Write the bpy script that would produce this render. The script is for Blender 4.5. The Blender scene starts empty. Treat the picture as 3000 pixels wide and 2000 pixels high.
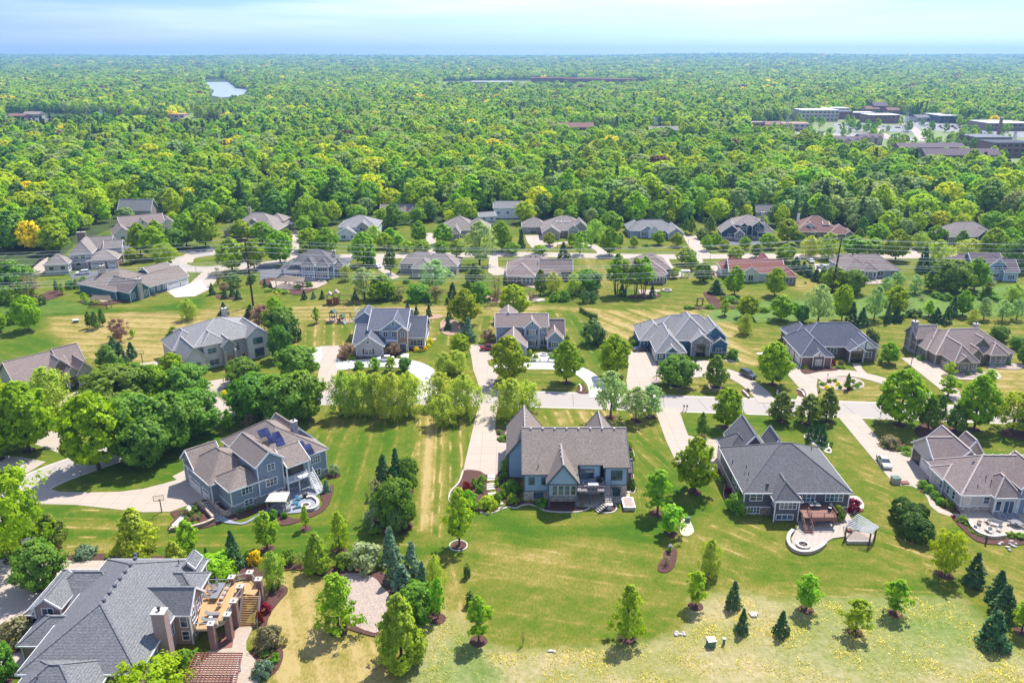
import bpy, math, random
import numpy as np
from mathutils import Vector, Matrix, noise as mnoise
random.seed(7); RNG=np.random.default_rng(7)
scn=bpy.context.scene
COL=scn.collection
# ------------------------------------------------------------------ camera
FPX=2333.0; TH=math.atan(843/FPX); HC=78.0
cam_d=bpy.data.cameras.new('camera'); cam=bpy.data.objects.new('camera',cam_d); COL.objects.link(cam)
cam_d.sensor_width=36; cam_d.lens=36*FPX/3000; cam_d.clip_start=1; cam_d.clip_end=120000
cam.location=(0,0,HC); cam.rotation_euler=(math.pi/2-TH,0,0); scn.camera=cam
# ------------------------------------------------------------------ world, sun, exposure
SUN_EL=math.radians(57); SUN_AZ=math.radians(58)      # direction towards the sun, measured from +X
w=bpy.data.worlds.new('World'); scn.world=w; w.use_nodes=True
nt=w.node_tree; bg=nt.nodes['Background']
sky=nt.nodes.new('ShaderNodeTexSky'); sky.sky_type='NISHITA'; sky.sun_disc=False
sky.sun_elevation=SUN_EL; sky.sun_rotation=math.pi/2-SUN_AZ
sky.altitude=100; sky.air_density=1.0; sky.dust_density=0.3; sky.ozone_density=2.5
tc=nt.nodes.new('ShaderNodeTexCoord'); mp=nt.nodes.new('ShaderNodeMapping'); mp.inputs['Scale'].default_value=(1,1,14)
ns=nt.nodes.new('ShaderNodeTexNoise'); ns.inputs['Scale'].default_value=2.2; ns.inputs['Detail'].default_value=5
rp=nt.nodes.new('ShaderNodeValToRGB'); rp.color_ramp.elements[0].position=.42; rp.color_ramp.elements[1].position=.72
sep=nt.nodes.new('ShaderNodeSeparateXYZ')
mz=nt.nodes.new('ShaderNodeMapRange'); mz.inputs[1].default_value=.012; mz.inputs[2].default_value=.065; mz.inputs[3].default_value=.15; mz.inputs[4].default_value=1
mx=nt.nodes.new('ShaderNodeMapRange'); mx.inputs[1].default_value=-.55; mx.inputs[2].default_value=.25; mx.inputs[3].default_value=.25; mx.inputs[4].default_value=1
mul=nt.nodes.new('ShaderNodeMath'); mul.operation='MULTIPLY'
mul2=nt.nodes.new('ShaderNodeMath'); mul2.operation='MULTIPLY'
tint=nt.nodes.new('ShaderNodeMix'); tint.data_type='RGBA'; tint.blend_type='MULTIPLY'; tint.inputs[0].default_value=1
side=nt.nodes.new('ShaderNodeMix'); side.data_type='RGBA'
side.inputs[6].default_value=(.36,.46,1.05,1); side.inputs[7].default_value=(.54,.72,1.08,1)
cl=nt.nodes.new('ShaderNodeMix'); cl.data_type='RGBA'; cl.inputs[7].default_value=(7.2,7.6,8.0,1)
L=nt.links.new
L(tc.outputs['Generated'],mp.inputs[0]); L(mp.outputs[0],ns.inputs['Vector']); L(ns.outputs[0],rp.inputs[0])
L(tc.outputs['Generated'],sep.inputs[0]); L(sep.outputs[2],mz.inputs[0]); L(sep.outputs[0],mx.inputs[0])
L(rp.outputs[0],mul.inputs[0]); L(mz.outputs[0],mul.inputs[1]); L(mul.outputs[0],mul2.inputs[0]); mul2.inputs[1].default_value=.85
L(mx.outputs[0],side.inputs[0]); L(sky.outputs[0],tint.inputs[6]); L(side.outputs[2],tint.inputs[7])
L(tint.outputs[2],cl.inputs[6]); L(mul2.outputs[0],cl.inputs[0]); L(cl.outputs[2],bg.inputs[0])
bg.inputs[1].default_value=.13
sd=bpy.data.lights.new('sun','SUN'); so=bpy.data.objects.new('sun',sd); COL.objects.link(so)
sd.energy=4.9; sd.angle=math.radians(.53); sd.color=(1,.96,.88)
_sv=Vector((math.cos(SUN_EL)*math.cos(SUN_AZ),math.cos(SUN_EL)*math.sin(SUN_AZ),math.sin(SUN_EL)))
so.rotation_euler=_sv.to_track_quat('Z','Y').to_euler(); so.location=(0,0,200)
scn.view_settings.view_transform='Standard'; scn.view_settings.look='None'
scn.view_settings.gamma=1; scn.view_settings.exposure=.64
scn.cycles.use_denoising=True; scn.cycles.max_bounces=6; scn.cycles.transparent_max_bounces=6
scn.cycles.volume_bounces=0
# ------------------------------------------------------------------ projection helpers
_c,_s=math.cos(TH),math.sin(TH)
def ray(px,py):
    u=(px-1500)/FPX; v=(py-1000)/FPX
    return (u,_c-v*_s,-_s-v*_c)
def P(px,py,z=0.):                 # photo pixel (3000 x 2000) -> point of the plane at height z
    d=ray(px,py); t=(HC-z)/-d[2]
    return (d[0]*t,d[1]*t)
def top_z(Y,py):                   # height of photo row py above ground distance Y
    d=ray(1500,py); return HC+d[2]/d[1]*Y
def pxm(py): return (( (py-1000)*_c+FPX*_s)/HC)   # photo pixels per metre at ground row py
def proj(x,y,z):
    dx,dy,dz=x,y,z-HC
    f=dy*_c-dz*_s; r=dy*_s+dz*_c
    return 1500+FPX*dx/f, 1000-FPX*r/f
# ------------------------------------------------------------------ tagging
def tag(o,label=None,cat=None,group=None,kind=None):
    if label: o['label']=label
    if cat: o['category']=cat
    if group: o['group']=group
    if kind: o['kind']=kind
    return o
def empty(name,loc=(0,0,0),rz=0,label=None,cat=None,group=None):
    o=bpy.data.objects.new(name,None); COL.objects.link(o); o.location=loc; o.rotation_euler=(0,0,rz)
    o.empty_display_size=.5
    return tag(o,label,cat,group)
# ------------------------------------------------------------------ mesh builder
class MB:
    def __init__(s): s.v=[]; s.f=[]; s.m=[]; s.cur=0
    def poly(s,pts,faces):
        b=len(s.v); s.v+= [tuple(p) for p in pts]
        for f in faces: s.f.append(tuple(b+i for i in f)); s.m.append(s.cur)
    def box(s,x0,x1,y0,y1,z0,z1):
        s.poly([(x0,y0,z0),(x1,y0,z0),(x1,y1,z0),(x0,y1,z0),(x0,y0,z1),(x1,y0,z1),(x1,y1,z1),(x0,y1,z1)],
               [(0,3,2,1),(4,5,6,7),(0,1,5,4),(1,2,6,5),(2,3,7,6),(3,0,4,7)])
    def obox(s,c,u,n,w,d,h):       # centre, horizontal axis u, normal n, width along u, depth along n, height
        c=Vector(c);u=Vector(u);n=Vector(n);k=Vector((0,0,1))
        pts=[c+u*(a*w/2)+n*(b*d/2)+k*(e*h/2) for e in(-1,1) for a,b in((-1,-1),(1,-1),(1,1),(-1,1))]
        s.poly(pts,[(0,3,2,1),(4,5,6,7),(0,1,5,4),(1,2,6,5),(2,3,7,6),(3,0,4,7)])
    def prism(s,poly,z0,z1):
        n=len(poly); a=sum(poly[i][0]*poly[(i+1)%n][1]-poly[(i+1)%n][0]*poly[i][1] for i in range(n))
        if a<0: poly=poly[::-1]
        s.poly([(x,y,z0) for x,y in poly]+[(x,y,z1) for x,y in poly],
               [tuple(range(n-1,-1,-1)),tuple(range(n,2*n))]+[(i,(i+1)%n,n+(i+1)%n,n+i) for i in range(n)])
    def beam(s,a,b,w,h=None):      # square bar from a to b
        a=Vector(a);b=Vector(b);h=h or w;d=(b-a)
        if d.length<1e-6: return
        d.normalize(); u=d.cross(Vector((0,0,1)))
        u=u.normalized() if u.length>.01 else Vector((1,0,0)); k=u.cross(d)
        pts=[q+u*(i*w/2)+k*(j*h/2) for q in(a,b) for i,j in((-1,-1),(1,-1),(1,1),(-1,1))]
        s.poly(pts,[(0,3,2,1),(4,5,6,7),(0,1,5,4),(1,2,6,5),(2,3,7,6),(3,0,4,7)])
    def cyl(s,x,y,z0,z1,r0,r1=None,n=10):
        r1=r0 if r1 is None else r1
        A=[(x+r0*math.cos(6.2832*i/n),y+r0*math.sin(6.2832*i/n),z0) for i in range(n)]
        B=[(x+r1*math.cos(6.2832*i/n),y+r1*math.sin(6.2832*i/n),z1) for i in range(n)]
        s.poly(A+B,[tuple(range(n-1,-1,-1)),tuple(range(n,2*n))]+[(i,(i+1)%n,n+(i+1)%n,n+i) for i in range(n)])
    def tube(s,pts,rs,n=6):
        b=len(s.v); pts=[Vector(p) for p in pts]
        if not hasattr(rs,'__len__'): rs=[rs]*len(pts)
        for i,p in enumerate(pts):
            d=(pts[min(i+1,len(pts)-1)]-pts[max(i-1,0)]).normalized()
            u=d.cross(Vector((0,0,1))); u=u.normalized() if u.length>.05 else Vector((1,0,0)); k=u.cross(d)
            for j in range(n):
                a=6.2832*j/n; s.v.append(tuple(p+u*(math.cos(a)*rs[i])+k*(math.sin(a)*rs[i])))
        for i in range(len(pts)-1):
            for j in range(n):
                s.f.append((b+i*n+j,b+i*n+(j+1)%n,b+(i+1)*n+(j+1)%n,b+(i+1)*n+j)); s.m.append(s.cur)
        s.f.append(tuple(b+(len(pts)-1)*n+j for j in range(n))); s.m.append(s.cur)
    def blob(s,c,r,seed=0,n=10,m=6,rough=.12):
        b=len(s.v)
        for i in range(m+1):
            for j in range(n):
                a=6.2832*j/n; t=math.pi*i/m
                q=Vector((math.sin(t)*math.cos(a),math.sin(t)*math.sin(a),math.cos(t)))
                k=1+rough*mnoise.noise(q*2+Vector((seed*7.1,seed*3.3,0)))*2
                s.v.append((c[0]+q.x*r[0]*k,c[1]+q.y*r[1]*k,c[2]+q.z*r[2]*k))
        for i in range(m):
            for j in range(n):
                s.f.append((b+i*n+j,b+(i+1)*n+j,b+(i+1)*n+(j+1)%n,b+i*n+(j+1)%n)); s.m.append(s.cur)
    def mesh(s,name,mats):
        me=bpy.data.meshes.new(name); me.from_pydata(s.v,[],s.f)
        for m in (mats if isinstance(mats,(list,tuple)) else [mats]): me.materials.append(m)
        if any(s.m): me.polygons.foreach_set('material_index',s.m)
        me.update(); return me
    def build(s,name,mats,parent=None,smooth=False,**t):
        me=s.mesh(name,mats); 
        if smooth: me.polygons.foreach_set('use_smooth',[True]*len(me.polygons))
        o=bpy.data.objects.new(name,me); COL.objects.link(o)
        if parent: o.parent=parent
        return tag(o,**t)
# ------------------------------------------------------------------ materials
def newmat(name):
    m=bpy.data.materials.new(name); m.use_nodes=True; n=m.node_tree; n.nodes.clear()
    return m,n
def mixc(n,fac,a,b,mode='MIX'):
    x=n.nodes.new('ShaderNodeMix'); x.data_type='RGBA'; x.blend_type=mode
    for sk,v in((x.inputs[0],fac),(x.inputs[6],a),(x.inputs[7],b)):
        if isinstance(v,(int,float)): sk.default_value=v
        elif isinstance(v,tuple): sk.default_value=(*v[:3],1)
        else: n.links.new(v,sk)
    return x.outputs[2]
def math_(n,op,a,b=None,c=None):
    x=n.nodes.new('ShaderNodeMath'); x.operation=op
    for i,v in enumerate((a,b,c)):
        if v is None: continue
        if isinstance(v,(int,float)): x.inputs[i].default_value=v
        else: n.links.new(v,x.inputs[i])
    return x.outputs[0]
def coord(n,which='Object',scale=(1,1,1)):
    t=n.nodes.new('ShaderNodeTexCoord'); m=n.nodes.new('ShaderNodeMapping'); m.inputs['Scale'].default_value=scale
    n.links.new(t.outputs[which],m.inputs[0]); return m.outputs[0]
def geo_pos(n,scale=(1,1,1)):
    t=n.nodes.new('ShaderNodeNewGeometry'); m=n.nodes.new('ShaderNodeMapping'); m.inputs['Scale'].default_value=scale
    n.links.new(t.outputs['Position'],m.inputs[0]); return m.outputs[0]
def noise_(n,vec,scale,detail=3,rough=.55):
    x=n.nodes.new('ShaderNodeTexNoise'); x.inputs['Scale'].default_value=scale; x.inputs['Detail'].default_value=detail
    x.inputs['Roughness'].default_value=rough; n.links.new(vec,x.inputs['Vector']); return x.outputs[0]
def ramp(n,fac,stops):
    x=n.nodes.new('ShaderNodeValToRGB'); e=x.color_ramp.elements
    while len(e)<len(stops): e.new(.5)
    for i,(p,c) in enumerate(stops): e[i].position=p; e[i].color=(*c,1)
    n.links.new(fac,x.inputs[0]); return x.outputs[0]
def contrast(n,v,lo,hi):
    x=n.nodes.new('ShaderNodeMapRange'); x.inputs[1].default_value=lo; x.inputs[2].default_value=hi; n.links.new(v,x.inputs[0]); return x.outputs[0]
def finish(m,n,colr,rough=.8,spec=.3,bump=None,bstr=.3,metal=0):
    b=n.nodes.new('ShaderNodeBsdfPrincipled'); o=n.nodes.new('ShaderNodeOutputMaterial')
    if isinstance(colr,tuple): b.inputs['Base Color'].default_value=(*colr,1)
    else: n.links.new(colr,b.inputs['Base Color'])
    b.inputs['Roughness'].default_value=rough; b.inputs['Specular IOR Level'].default_value=spec; b.inputs['Metallic'].default_value=metal
    if bump is not None:
        x=n.nodes.new('ShaderNodeBump'); x.inputs['Strength'].default_value=bstr; x.inputs['Distance'].default_value=.05
        n.links.new(bump,x.inputs['Height']); n.links.new(x.outputs[0],b.inputs['Normal'])
    n.links.new(b.outputs[0],o.inputs[0]); return m
_mc={}
def flat(name,c,rough=.7,spec=.3,var=.12,scale=1.5,metal=0):
    if name in _mc: return _mc[name]
    m,n=newmat(name); v=noise_(n,coord(n),scale,4)
    f=contrast(n,v,.3,.7)
    col=mixc(n,f,tuple(x*(1-var) for x in c),tuple(min(1,x*(1+var)) for x in c))
    _mc[name]=finish(m,n,col,rough,spec,metal=metal); return m
def roofmat(name,c,c2=None,accent=None):
    m,n=newmat(name); co=coord(n)
    c2=c2 or tuple(x*.72 for x in c)
    big=contrast(n,noise_(n,co,.35,4),.35,.65)
    tab=contrast(n,noise_(n,coord(n,'Object',(2.4,2.4,7)),1.4,1,.4),.38,.62)
    col=mixc(n,tab,tuple(x*.9 for x in c2),tuple(min(1,x*1.06) for x in c))
    col=mixc(n,math_(n,'MULTIPLY',big,.35),col,accent or c2)
    sx=n.nodes.new('ShaderNodeSeparateXYZ'); n.links.new(co,sx.inputs[0])
    fr=math_(n,'FRACT',math_(n,'MULTIPLY',sx.outputs[2],5.0))      # shingle courses
    ln=math_(n,'LESS_THAN',fr,.22)
    col=mixc(n,math_(n,'MULTIPLY',ln,.45),col,tuple(x*.45 for x in c2))
    return finish(m,n,col,.9,.15,bump=fr,bstr=.25)
def sidingmat(name,c,freq=5.5):
    m,n=newmat(name); co=coord(n); sx=n.nodes.new('ShaderNodeSeparateXYZ'); n.links.new(co,sx.inputs[0])
    fr=math_(n,'FRACT',math_(n,'MULTIPLY',sx.outputs[2],freq))
    ln=math_(n,'LESS_THAN',fr,.16)
    v=contrast(n,noise_(n,co,.8,4),.3,.7)
    col=mixc(n,v,tuple(x*.93 for x in c),tuple(min(1,x*1.05) for x in c))
    col=mixc(n,math_(n,'MULTIPLY',ln,.28),col,tuple(x*.5 for x in c))
    return finish(m,n,col,.65,.3,bump=fr,bstr=.2)
def stonemat(name,c,c2,scale=2.6):
    m,n=newmat(name); v=n.nodes.new('ShaderNodeTexVoronoi'); v.inputs['Scale'].default_value=scale
    n.links.new(coord(n,'Object',(1,1,1.9)),v.inputs['Vector'])
    sp=n.nodes.new('ShaderNodeSeparateColor'); n.links.new(v.outputs['Color'],sp.inputs[0])
    col=ramp(n,sp.outputs[0],[(0,c2),(.45,c),(.8,tuple(min(1,x*1.35) for x in c)),(1,(c[0]*1.3,c[1]*1.05,c[2]*.8))])
    ed=math_(n,'GREATER_THAN',v.outputs['Distance'],.62)
    col=mixc(n,math_(n,'MULTIPLY',ed,.5),col,tuple(x*.5 for x in c2))
    return finish(m,n,col,.85,.2,bump=v.outputs['Distance'],bstr=.5)
def brickmat(name,c,c2):
    m,n=newmat(name); sx=n.nodes.new('ShaderNodeSeparateXYZ'); n.links.new(coord(n),sx.inputs[0])
    cx=n.nodes.new('ShaderNodeCombineXYZ'); n.links.new(math_(n,'ADD',sx.outputs[0],sx.outputs[1]),cx.inputs[0]); n.links.new(sx.outputs[2],cx.inputs[1])
    b=n.nodes.new('ShaderNodeTexBrick'); b.inputs['Scale'].default_value=1; b.inputs['Brick Width'].default_value=.26; b.inputs['Row Height'].default_value=.09; b.inputs['Mortar Size'].default_value=.011
    b.inputs['Color1'].default_value=(*c,1); b.inputs['Color2'].default_value=(*c2,1); b.inputs['Mortar'].default_value=(.42,.37,.33,1); n.links.new(cx.outputs[0],b.inputs['Vector'])
    v=contrast(n,noise_(n,coord(n),.9,4),.35,.7)
    col=mixc(n,math_(n,'MULTIPLY',v,.35),b.outputs[0],c2)
    return finish(m,n,col,.85,.2)
def glassmat(name='window_glass',c=(.045,.07,.10)):
    m,n=newmat(name); co=coord(n)
    v=contrast(n,noise_(n,co,.55,2),.4,.6)
    col=mixc(n,v,tuple(x*.5 for x in c),tuple(x*1.9 for x in c))
    return finish(m,n,col,.06,.9)
def concretemat(name,c,cell=3.0,stain=.12,line=.35,rot=0):
    m,n=newmat(name); g=geo_pos(n); mpn=n.nodes.new('ShaderNodeMapping'); mpn.inputs['Rotation'].default_value=(0,0,rot); n.links.new(g,mpn.inputs[0])
    b=n.nodes.new('ShaderNodeTexBrick'); b.offset=0; b.inputs['Scale'].default_value=1; b.inputs['Brick Width'].default_value=cell; b.inputs['Row Height'].default_value=cell
    b.inputs['Mortar Size'].default_value=.05; b.inputs['Mortar Smooth'].default_value=.5
    c1=tuple(x*(1-stain*.35) for x in c); b.inputs['Color1'].default_value=(*c,1); b.inputs['Color2'].default_value=(*c1,1)
    b.inputs['Mortar'].default_value=(*tuple(x*(1-line) for x in c),1); n.links.new(mpn.outputs[0],b.inputs['Vector'])
    v=contrast(n,noise_(n,g,.22,6,.6),.35,.75); v2=contrast(n,noise_(n,g,3,4,.7),.3,.8)
    col=mixc(n,math_(n,'MULTIPLY',v,stain*1.6),b.outputs[0],tuple(x*.72 for x in c))
    col=mixc(n,math_(n,'MULTIPLY',v2,stain),col,tuple(x*.8 for x in c))
    return finish(m,n,col,.85,.25,bump=noise_(n,g,20,2),bstr=.1)
def mulchmat(name,c,scale=6):
    m,n=newmat(name); g=geo_pos(n); v=contrast(n,noise_(n,g,scale,5,.7),.32,.68); v2=contrast(n,noise_(n,g,.7,3),.3,.7)
    col=mixc(n,v,tuple(x*.55 for x in c),tuple(min(1,x*1.45) for x in c)); col=mixc(n,math_(n,'MULTIPLY',v2,.35),col,tuple(x*.7 for x in c))
    return finish(m,n,col,.95,.1,bump=v,bstr=.6)
def leafmat(name,c,tip,trans=.45,hue=.025,var=.35,nscale=.9):
    m,n=newmat(name)
    oi=n.nodes.new('ShaderNodeObjectInfo'); at=n.nodes.new('ShaderNodeAttribute'); at.attribute_name='lv'
    f=contrast(n,noise_(n,coord(n),nscale,3),.36,.66)
    f=math_(n,'MULTIPLY_ADD',at.outputs['Fac'],.55,math_(n,'MULTIPLY',f,.45))
    col=mixc(n,f,c,tip)
    hs=n.nodes.new('ShaderNodeHueSaturation'); n.links.new(col,hs.inputs['Color']); hs.inputs['Saturation'].default_value=1.12
    n.links.new(math_(n,'MULTIPLY_ADD',oi.outputs['Random'],hue*2,.5-hue),hs.inputs['Hue'])
    r2=math_(n,'FRACT',math_(n,'MULTIPLY',oi.outputs['Random'],13.7))
    n.links.new(math_(n,'MULTIPLY_ADD',r2,var,1.55-var/2),hs.inputs['Value'])
    d=n.nodes.new('ShaderNodeBsdfPrincipled'); d.inputs['Roughness'].default_value=.55; d.inputs['Specular IOR Level'].default_value=.25
    t=n.nodes.new('ShaderNodeBsdfTranslucent'); mi=n.nodes.new('ShaderNodeMixShader'); o=n.nodes.new('ShaderNodeOutputMaterial')
    n.links.new(hs.outputs[0],d.inputs['Base Color']); n.links.new(mixc(n,1.,hs.outputs[0],(1.25,1.2,.6),'MULTIPLY'),t.inputs[0])
    mi.inputs[0].default_value=trans; n.links.new(d.outputs[0],mi.inputs[1]); n.links.new(t.outputs[0],mi.inputs[2]); n.links.new(mi.outputs[0],o.inputs[0])
    return m
M=dict(
 concrete=concretemat('pale_concrete',(.45,.375,.305),3.2), bright=concretemat('new_concrete',(.62,.59,.54),3.2,.05),
 road=concretemat('road_concrete',(.39,.345,.305),60,.10,.1), asphalt=concretemat('asphalt_drive',(.15,.15,.16),50,.2,0), curb=flat('edging_concrete',(.50,.45,.39)),
 dark_asphalt=flat('dark_asphalt',(.09,.09,.1)),
 paver=concretemat('paver_patio',(.46,.39,.33),.9,.2,.3,.5), slate=concretemat('slate_patio',(.30,.32,.36),.9,.2,.3), tan=concretemat('tan_paver',(.46,.37,.29),.8,.25,.25,.3),
 mulch=mulchmat('mulch',(.115,.058,.048)), ltmulch=mulchmat('wood_chip',(.40,.27,.18),4), gravel=mulchmat('gravel_bed',(.42,.33,.28),5), rock=mulchmat('river_rock',(.55,.5,.45),7),
 sand=mulchmat('sand',(.62,.5,.38),3),
 white=flat('white_trim',(.78,.77,.74),.5), black=flat('black_metal',(.02,.02,.022),.4,.5), dgrey=flat('dark_grey_trim',(.10,.11,.13),.6),
 glass=glassmat(), glass_teal=glassmat('teal_glass',(.03,.09,.10)), glass_dark=glassmat('dark_glass',(.02,.022,.025)),
 garage=flat('garage_door_white',(.72,.69,.64),.5), tan_garage=flat('garage_door_tan',(.62,.52,.43),.5),
 wood=flat('pole_wood',(.075,.042,.03),.85), steel=flat('galvanised_steel',(.45,.47,.5),.4,metal=.6), 
 redwood=flat('redwood',(.21,.075,.05),.7), deck=flat('cedar_deck',(.50,.29,.13),.7,.2,.1,6), reddeck=flat('red_deck',(.24,.12,.09),.7,.2,.12,6), greydeck=flat('grey_deck',(.27,.235,.235),.7,.2,.1,6),
 bark=flat('bark',(.10,.075,.055),.9,.1,.3,4), palebark=flat('pale_bark',(.28,.22,.17),.9,.1,.3,4),
 blockwall=stonemat('block_wall',(.48,.39,.29),(.33,.26,.2),4), stonewall=stonemat('retaining_stone',(.28,.24,.22),(.16,.13,.12),3),
 tyre=flat('tyre',(.02,.02,.02),.8), rim=flat('rim',(.4,.4,.42),.3,.5,metal=.7), carwin=glassmat('car_window',(.03,.04,.05)),
 green_box=flat('utility_green',(.09,.16,.11),.6), blue_furn=flat('blue_chair',(.05,.18,.28),.5), mesh=flat('grey_sling',(.20,.19,.20),.7), wicker=flat('pale_metal',(.45,.42,.38),.6),
 red_car=flat('red_paint',(.28,.012,.03),.25,.6), white_car=flat('white_paint',(.75,.76,.78),.25,.6), dark_car=flat('dark_paint',(.05,.055,.07),.25,.6), silver_car=flat('silver_paint',(.50,.47,.43),.3,.6),
 water=finish(*newmat('water'),(.33,.37,.44),.3,.5), solar=glassmat('solar_cell',(.016,.02,.06)),
 redbrick=brickmat('red_brick',(.24,.09,.07),(.17,.07,.06)), pinkbrick=brickmat('pink_brick',(.42,.26,.22),(.34,.20,.17)), darkbrick=brickmat('dark_brick',(.13,.06,.055),(.09,.045,.045)),
 bluestone=stonemat('grey_stone',(.30,.30,.33),(.17,.18,.21)), brownstone=stonemat('brown_stone',(.30,.23,.18),(.17,.12,.1)), tanstone=stonemat('tan_stone',(.46,.40,.34),(.3,.25,.21)),
 flame=flat('pink_flower',(.5,.1,.2)))
R_=dict(grey=roofmat('shingle_blue_grey',(.225,.225,.228)), brown=roofmat('shingle_brown',(.30,.245,.21)), weath=roofmat('shingle_weathered',(.31,.255,.215)), char=roofmat('shingle_charcoal',(.185,.18,.18)),
 slate=roofmat('shingle_slate',(.13,.14,.18),None,(.16,.15,.15)), taupe=roofmat('shingle_taupe',(.33,.285,.255)), red=roofmat('shingle_red',(.33,.14,.115)), rbrown=roofmat('shingle_red_brown',(.28,.155,.13)),
 pink=roofmat('shingle_rose',(.32,.25,.225)), lgrey=roofmat('shingle_light_grey',(.33,.32,.31)), purple=roofmat('shingle_plum',(.215,.165,.18)))
W_=dict(blue=sidingmat('siding_light_blue',(.33,.45,.56)), solarb=sidingmat('siding_grey_blue',(.235,.28,.335)), dark=sidingmat('siding_dark_grey',(.115,.105,.115)), greyv=sidingmat('siding_grey',(.36,.35,.37)),
 stucco=flat('stucco_white',(.58,.55,.53),.85), tstucco=flat('stucco_taupe',(.36,.325,.30),.85), beige=sidingmat('siding_sage_beige',(.40,.38,.29)), navy=sidingmat('siding_blue',(.065,.15,.24)), teal=sidingmat('siding_teal',(.06,.16,.17)),
 brownw=sidingmat('siding_brown',(.20,.165,.13)), white=sidingmat('siding_white',(.7,.72,.74)), lav=sidingmat('siding_lavender_grey',(.42,.40,.43)), cream=flat('stucco_cream',(.62,.57,.48),.85), dnavy=sidingmat('siding_navy',(.05,.085,.12)),
 slateb=sidingmat('siding_slate_blue',(.27,.33,.42)), olive=sidingmat('siding_pale_sage',(.50,.54,.46)), lbeige=sidingmat('siding_light_beige',(.52,.48,.43)),greyst=flat('greystone',(.30,.29,.30),.85))
# ------------------------------------------------------------------ ground
def smooth(pts,closed=True,k=4):
    out=[];n=len(pts)
    for i in range(n if closed else n-1):
        if closed: p0,p1,p2,p3=pts[i-1],pts[i],pts[(i+1)%n],pts[(i+2)%n]
        else: p0,p1,p2,p3=pts[max(i-1,0)],pts[i],pts[i+1],pts[min(i+2,n-1)]
        for j in range(k):
            t=j/k; out.append(tuple(.5*(2*p1[a]+(p2[a]-p0[a])*t+(2*p0[a]-5*p1[a]+4*p2[a]-p3[a])*t*t+(3*p1[a]-p0[a]-3*p2[a]+p3[a])*t**3) for a in(0,1)))
    if not closed: out.append(pts[-1])
    return out
def px_poly(pts): return [P(x,y) for x,y in pts]
def terr(d): 
    t=np.clip((d-2500)/5500,0,1); return 36*t*t*(3-2*t)
def far_ground():
    m,n=newmat('woodland_floor'); g=geo_pos(n)
    a=contrast(n,noise_(n,g,.012,5),.35,.65); b=contrast(n,noise_(n,g,.15,4),.3,.7)
    col=mixc(n,a,(.05,.09,.02),(.08,.13,.03)); col=mixc(n,b,col,(.045,.05,.02)); finish(m,n,col,.95,.1)
    rs=[0,60,110,180,260,350,450,600,800,1050,1400,1900,2500,3000,3500,4000,4600,5200,5900,6600,7400,8200,9000,10000,12000]
    na=64; V=[];F=[]
    for r in rs:
        for i in range(na+1):
            a=math.radians(10+160*i/na); V.append((r*math.cos(a)*1.0,r*math.sin(a)-40,float(terr(r))-.06))
    for i in range(len(rs)-1):
        for j in range(na): F.append((i*(na+1)+j,(i+1)*(na+1)+j,(i+1)*(na+1)+j+1,i*(na+1)+j+1))
    me=bpy.data.meshes.new('ground'); me.from_pydata(V,[],F); me.materials.append(m); o=bpy.data.objects.new('ground',me); COL.objects.link(o); tag(o,kind='structure')
    lk=flat('lake_water',(.20,.34,.52),.25,.4,.03,.0002); q=MB(); q.poly([(-60000,9000,18),(60000,9000,18),(60000,95000,18),(-60000,95000,18)],[(0,1,2,3)]); q.build('lake',lk,kind='structure')
far_ground()
X0,X1,Y0,Y1,GS=-190,215,74,425,1.0
gx=np.arange(X0,X1+.1,GS); gy=np.arange(Y0,Y1+.1,GS); GX,GY=np.meshgrid(gx,gy); PT=np.stack([GX.ravel(),GY.ravel()],1)
def sdf(poly):
    p=np.array(poly);n=len(p);d=np.full(len(PT),1e9);ins=np.zeros(len(PT),bool)
    for i in range(n):
        a=p[i];b=p[(i+1)%n];e=b-a;w_=PT-a;t=np.clip((w_@e)/max(e@e,1e-9),0,1)
        q=w_-t[:,None]*e; d=np.minimum(d,(q*q).sum(1))
        c=(a[1]>PT[:,1])!=(b[1]>PT[:,1])
        with np.errstate(divide='ignore',invalid='ignore'): xx=a[0]+(PT[:,1]-a[1])*(b[0]-a[0])/(b[1]-a[1] if abs(b[1]-a[1])>1e-9 else 1e-9)
        ins^=c&(PT[:,0]<xx)
    return np.where(ins,1,-1)*np.sqrt(d)
DRY=np.full(len(PT),.36); WILD=np.zeros(len(PT)); ST=np.zeros((len(PT),3)); ST[:]=(0,.28,.3)
def paint(pts,dry=None,wild=None,stripe=None,feather=2.):
    f=np.clip(sdf(px_poly(smooth(pts,True,3)))/feather*.5+.5,0,1)
    if dry is not None: DRY[:]=DRY*(1-f)+dry*f
    if wild is not None: WILD[:]=WILD*(1-f)+wild*f
    if stripe:
        a,wd,am=stripe; ST[f>.5]=(math.cos(math.radians(a))/wd,math.sin(math.radians(a))/wd,am)
# (polygon, dryness, wildness, (stripe normal direction, width m, strength))
paint([(0,940),(130,925),(290,1080),(270,1140),(-50,1080)],.16,0,(60,3.2,.25))
paint([(130,925),(560,912),(700,905),(760,960),(500,1070),(400,1090),(280,1075)],.74,0,(85,2.6,.5),3)
paint([(110,885),(260,905),(500,892),(620,862),(640,900),(300,917),(120,926)],.06,0,(85,2.4,.35),1)
paint([(640,850),(1040,880),(1040,900),(700,905),(620,905)],.38,0,(95,2.8,.35))
paint([(700,905),(1040,895),(1100,900),(1500,890),(1760,905),(1760,922),(1300,930),(1000,945),(760,945)],.72,0,(90,2.,.7),1.5)
paint([(760,945),(1020,950),(1030,1010),(900,1015),(820,1010),(760,990)],.46,0,(12,2.6,.7))
paint([(1250,940),(1420,925),(1480,930),(1490,990),(1330,1010),(1250,1000)],.38,0,(0,3,.6))
paint([(1470,900),(1760,905),(1760,925),(1460,922)],.75,0,(88,2.2,.7),1)
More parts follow.
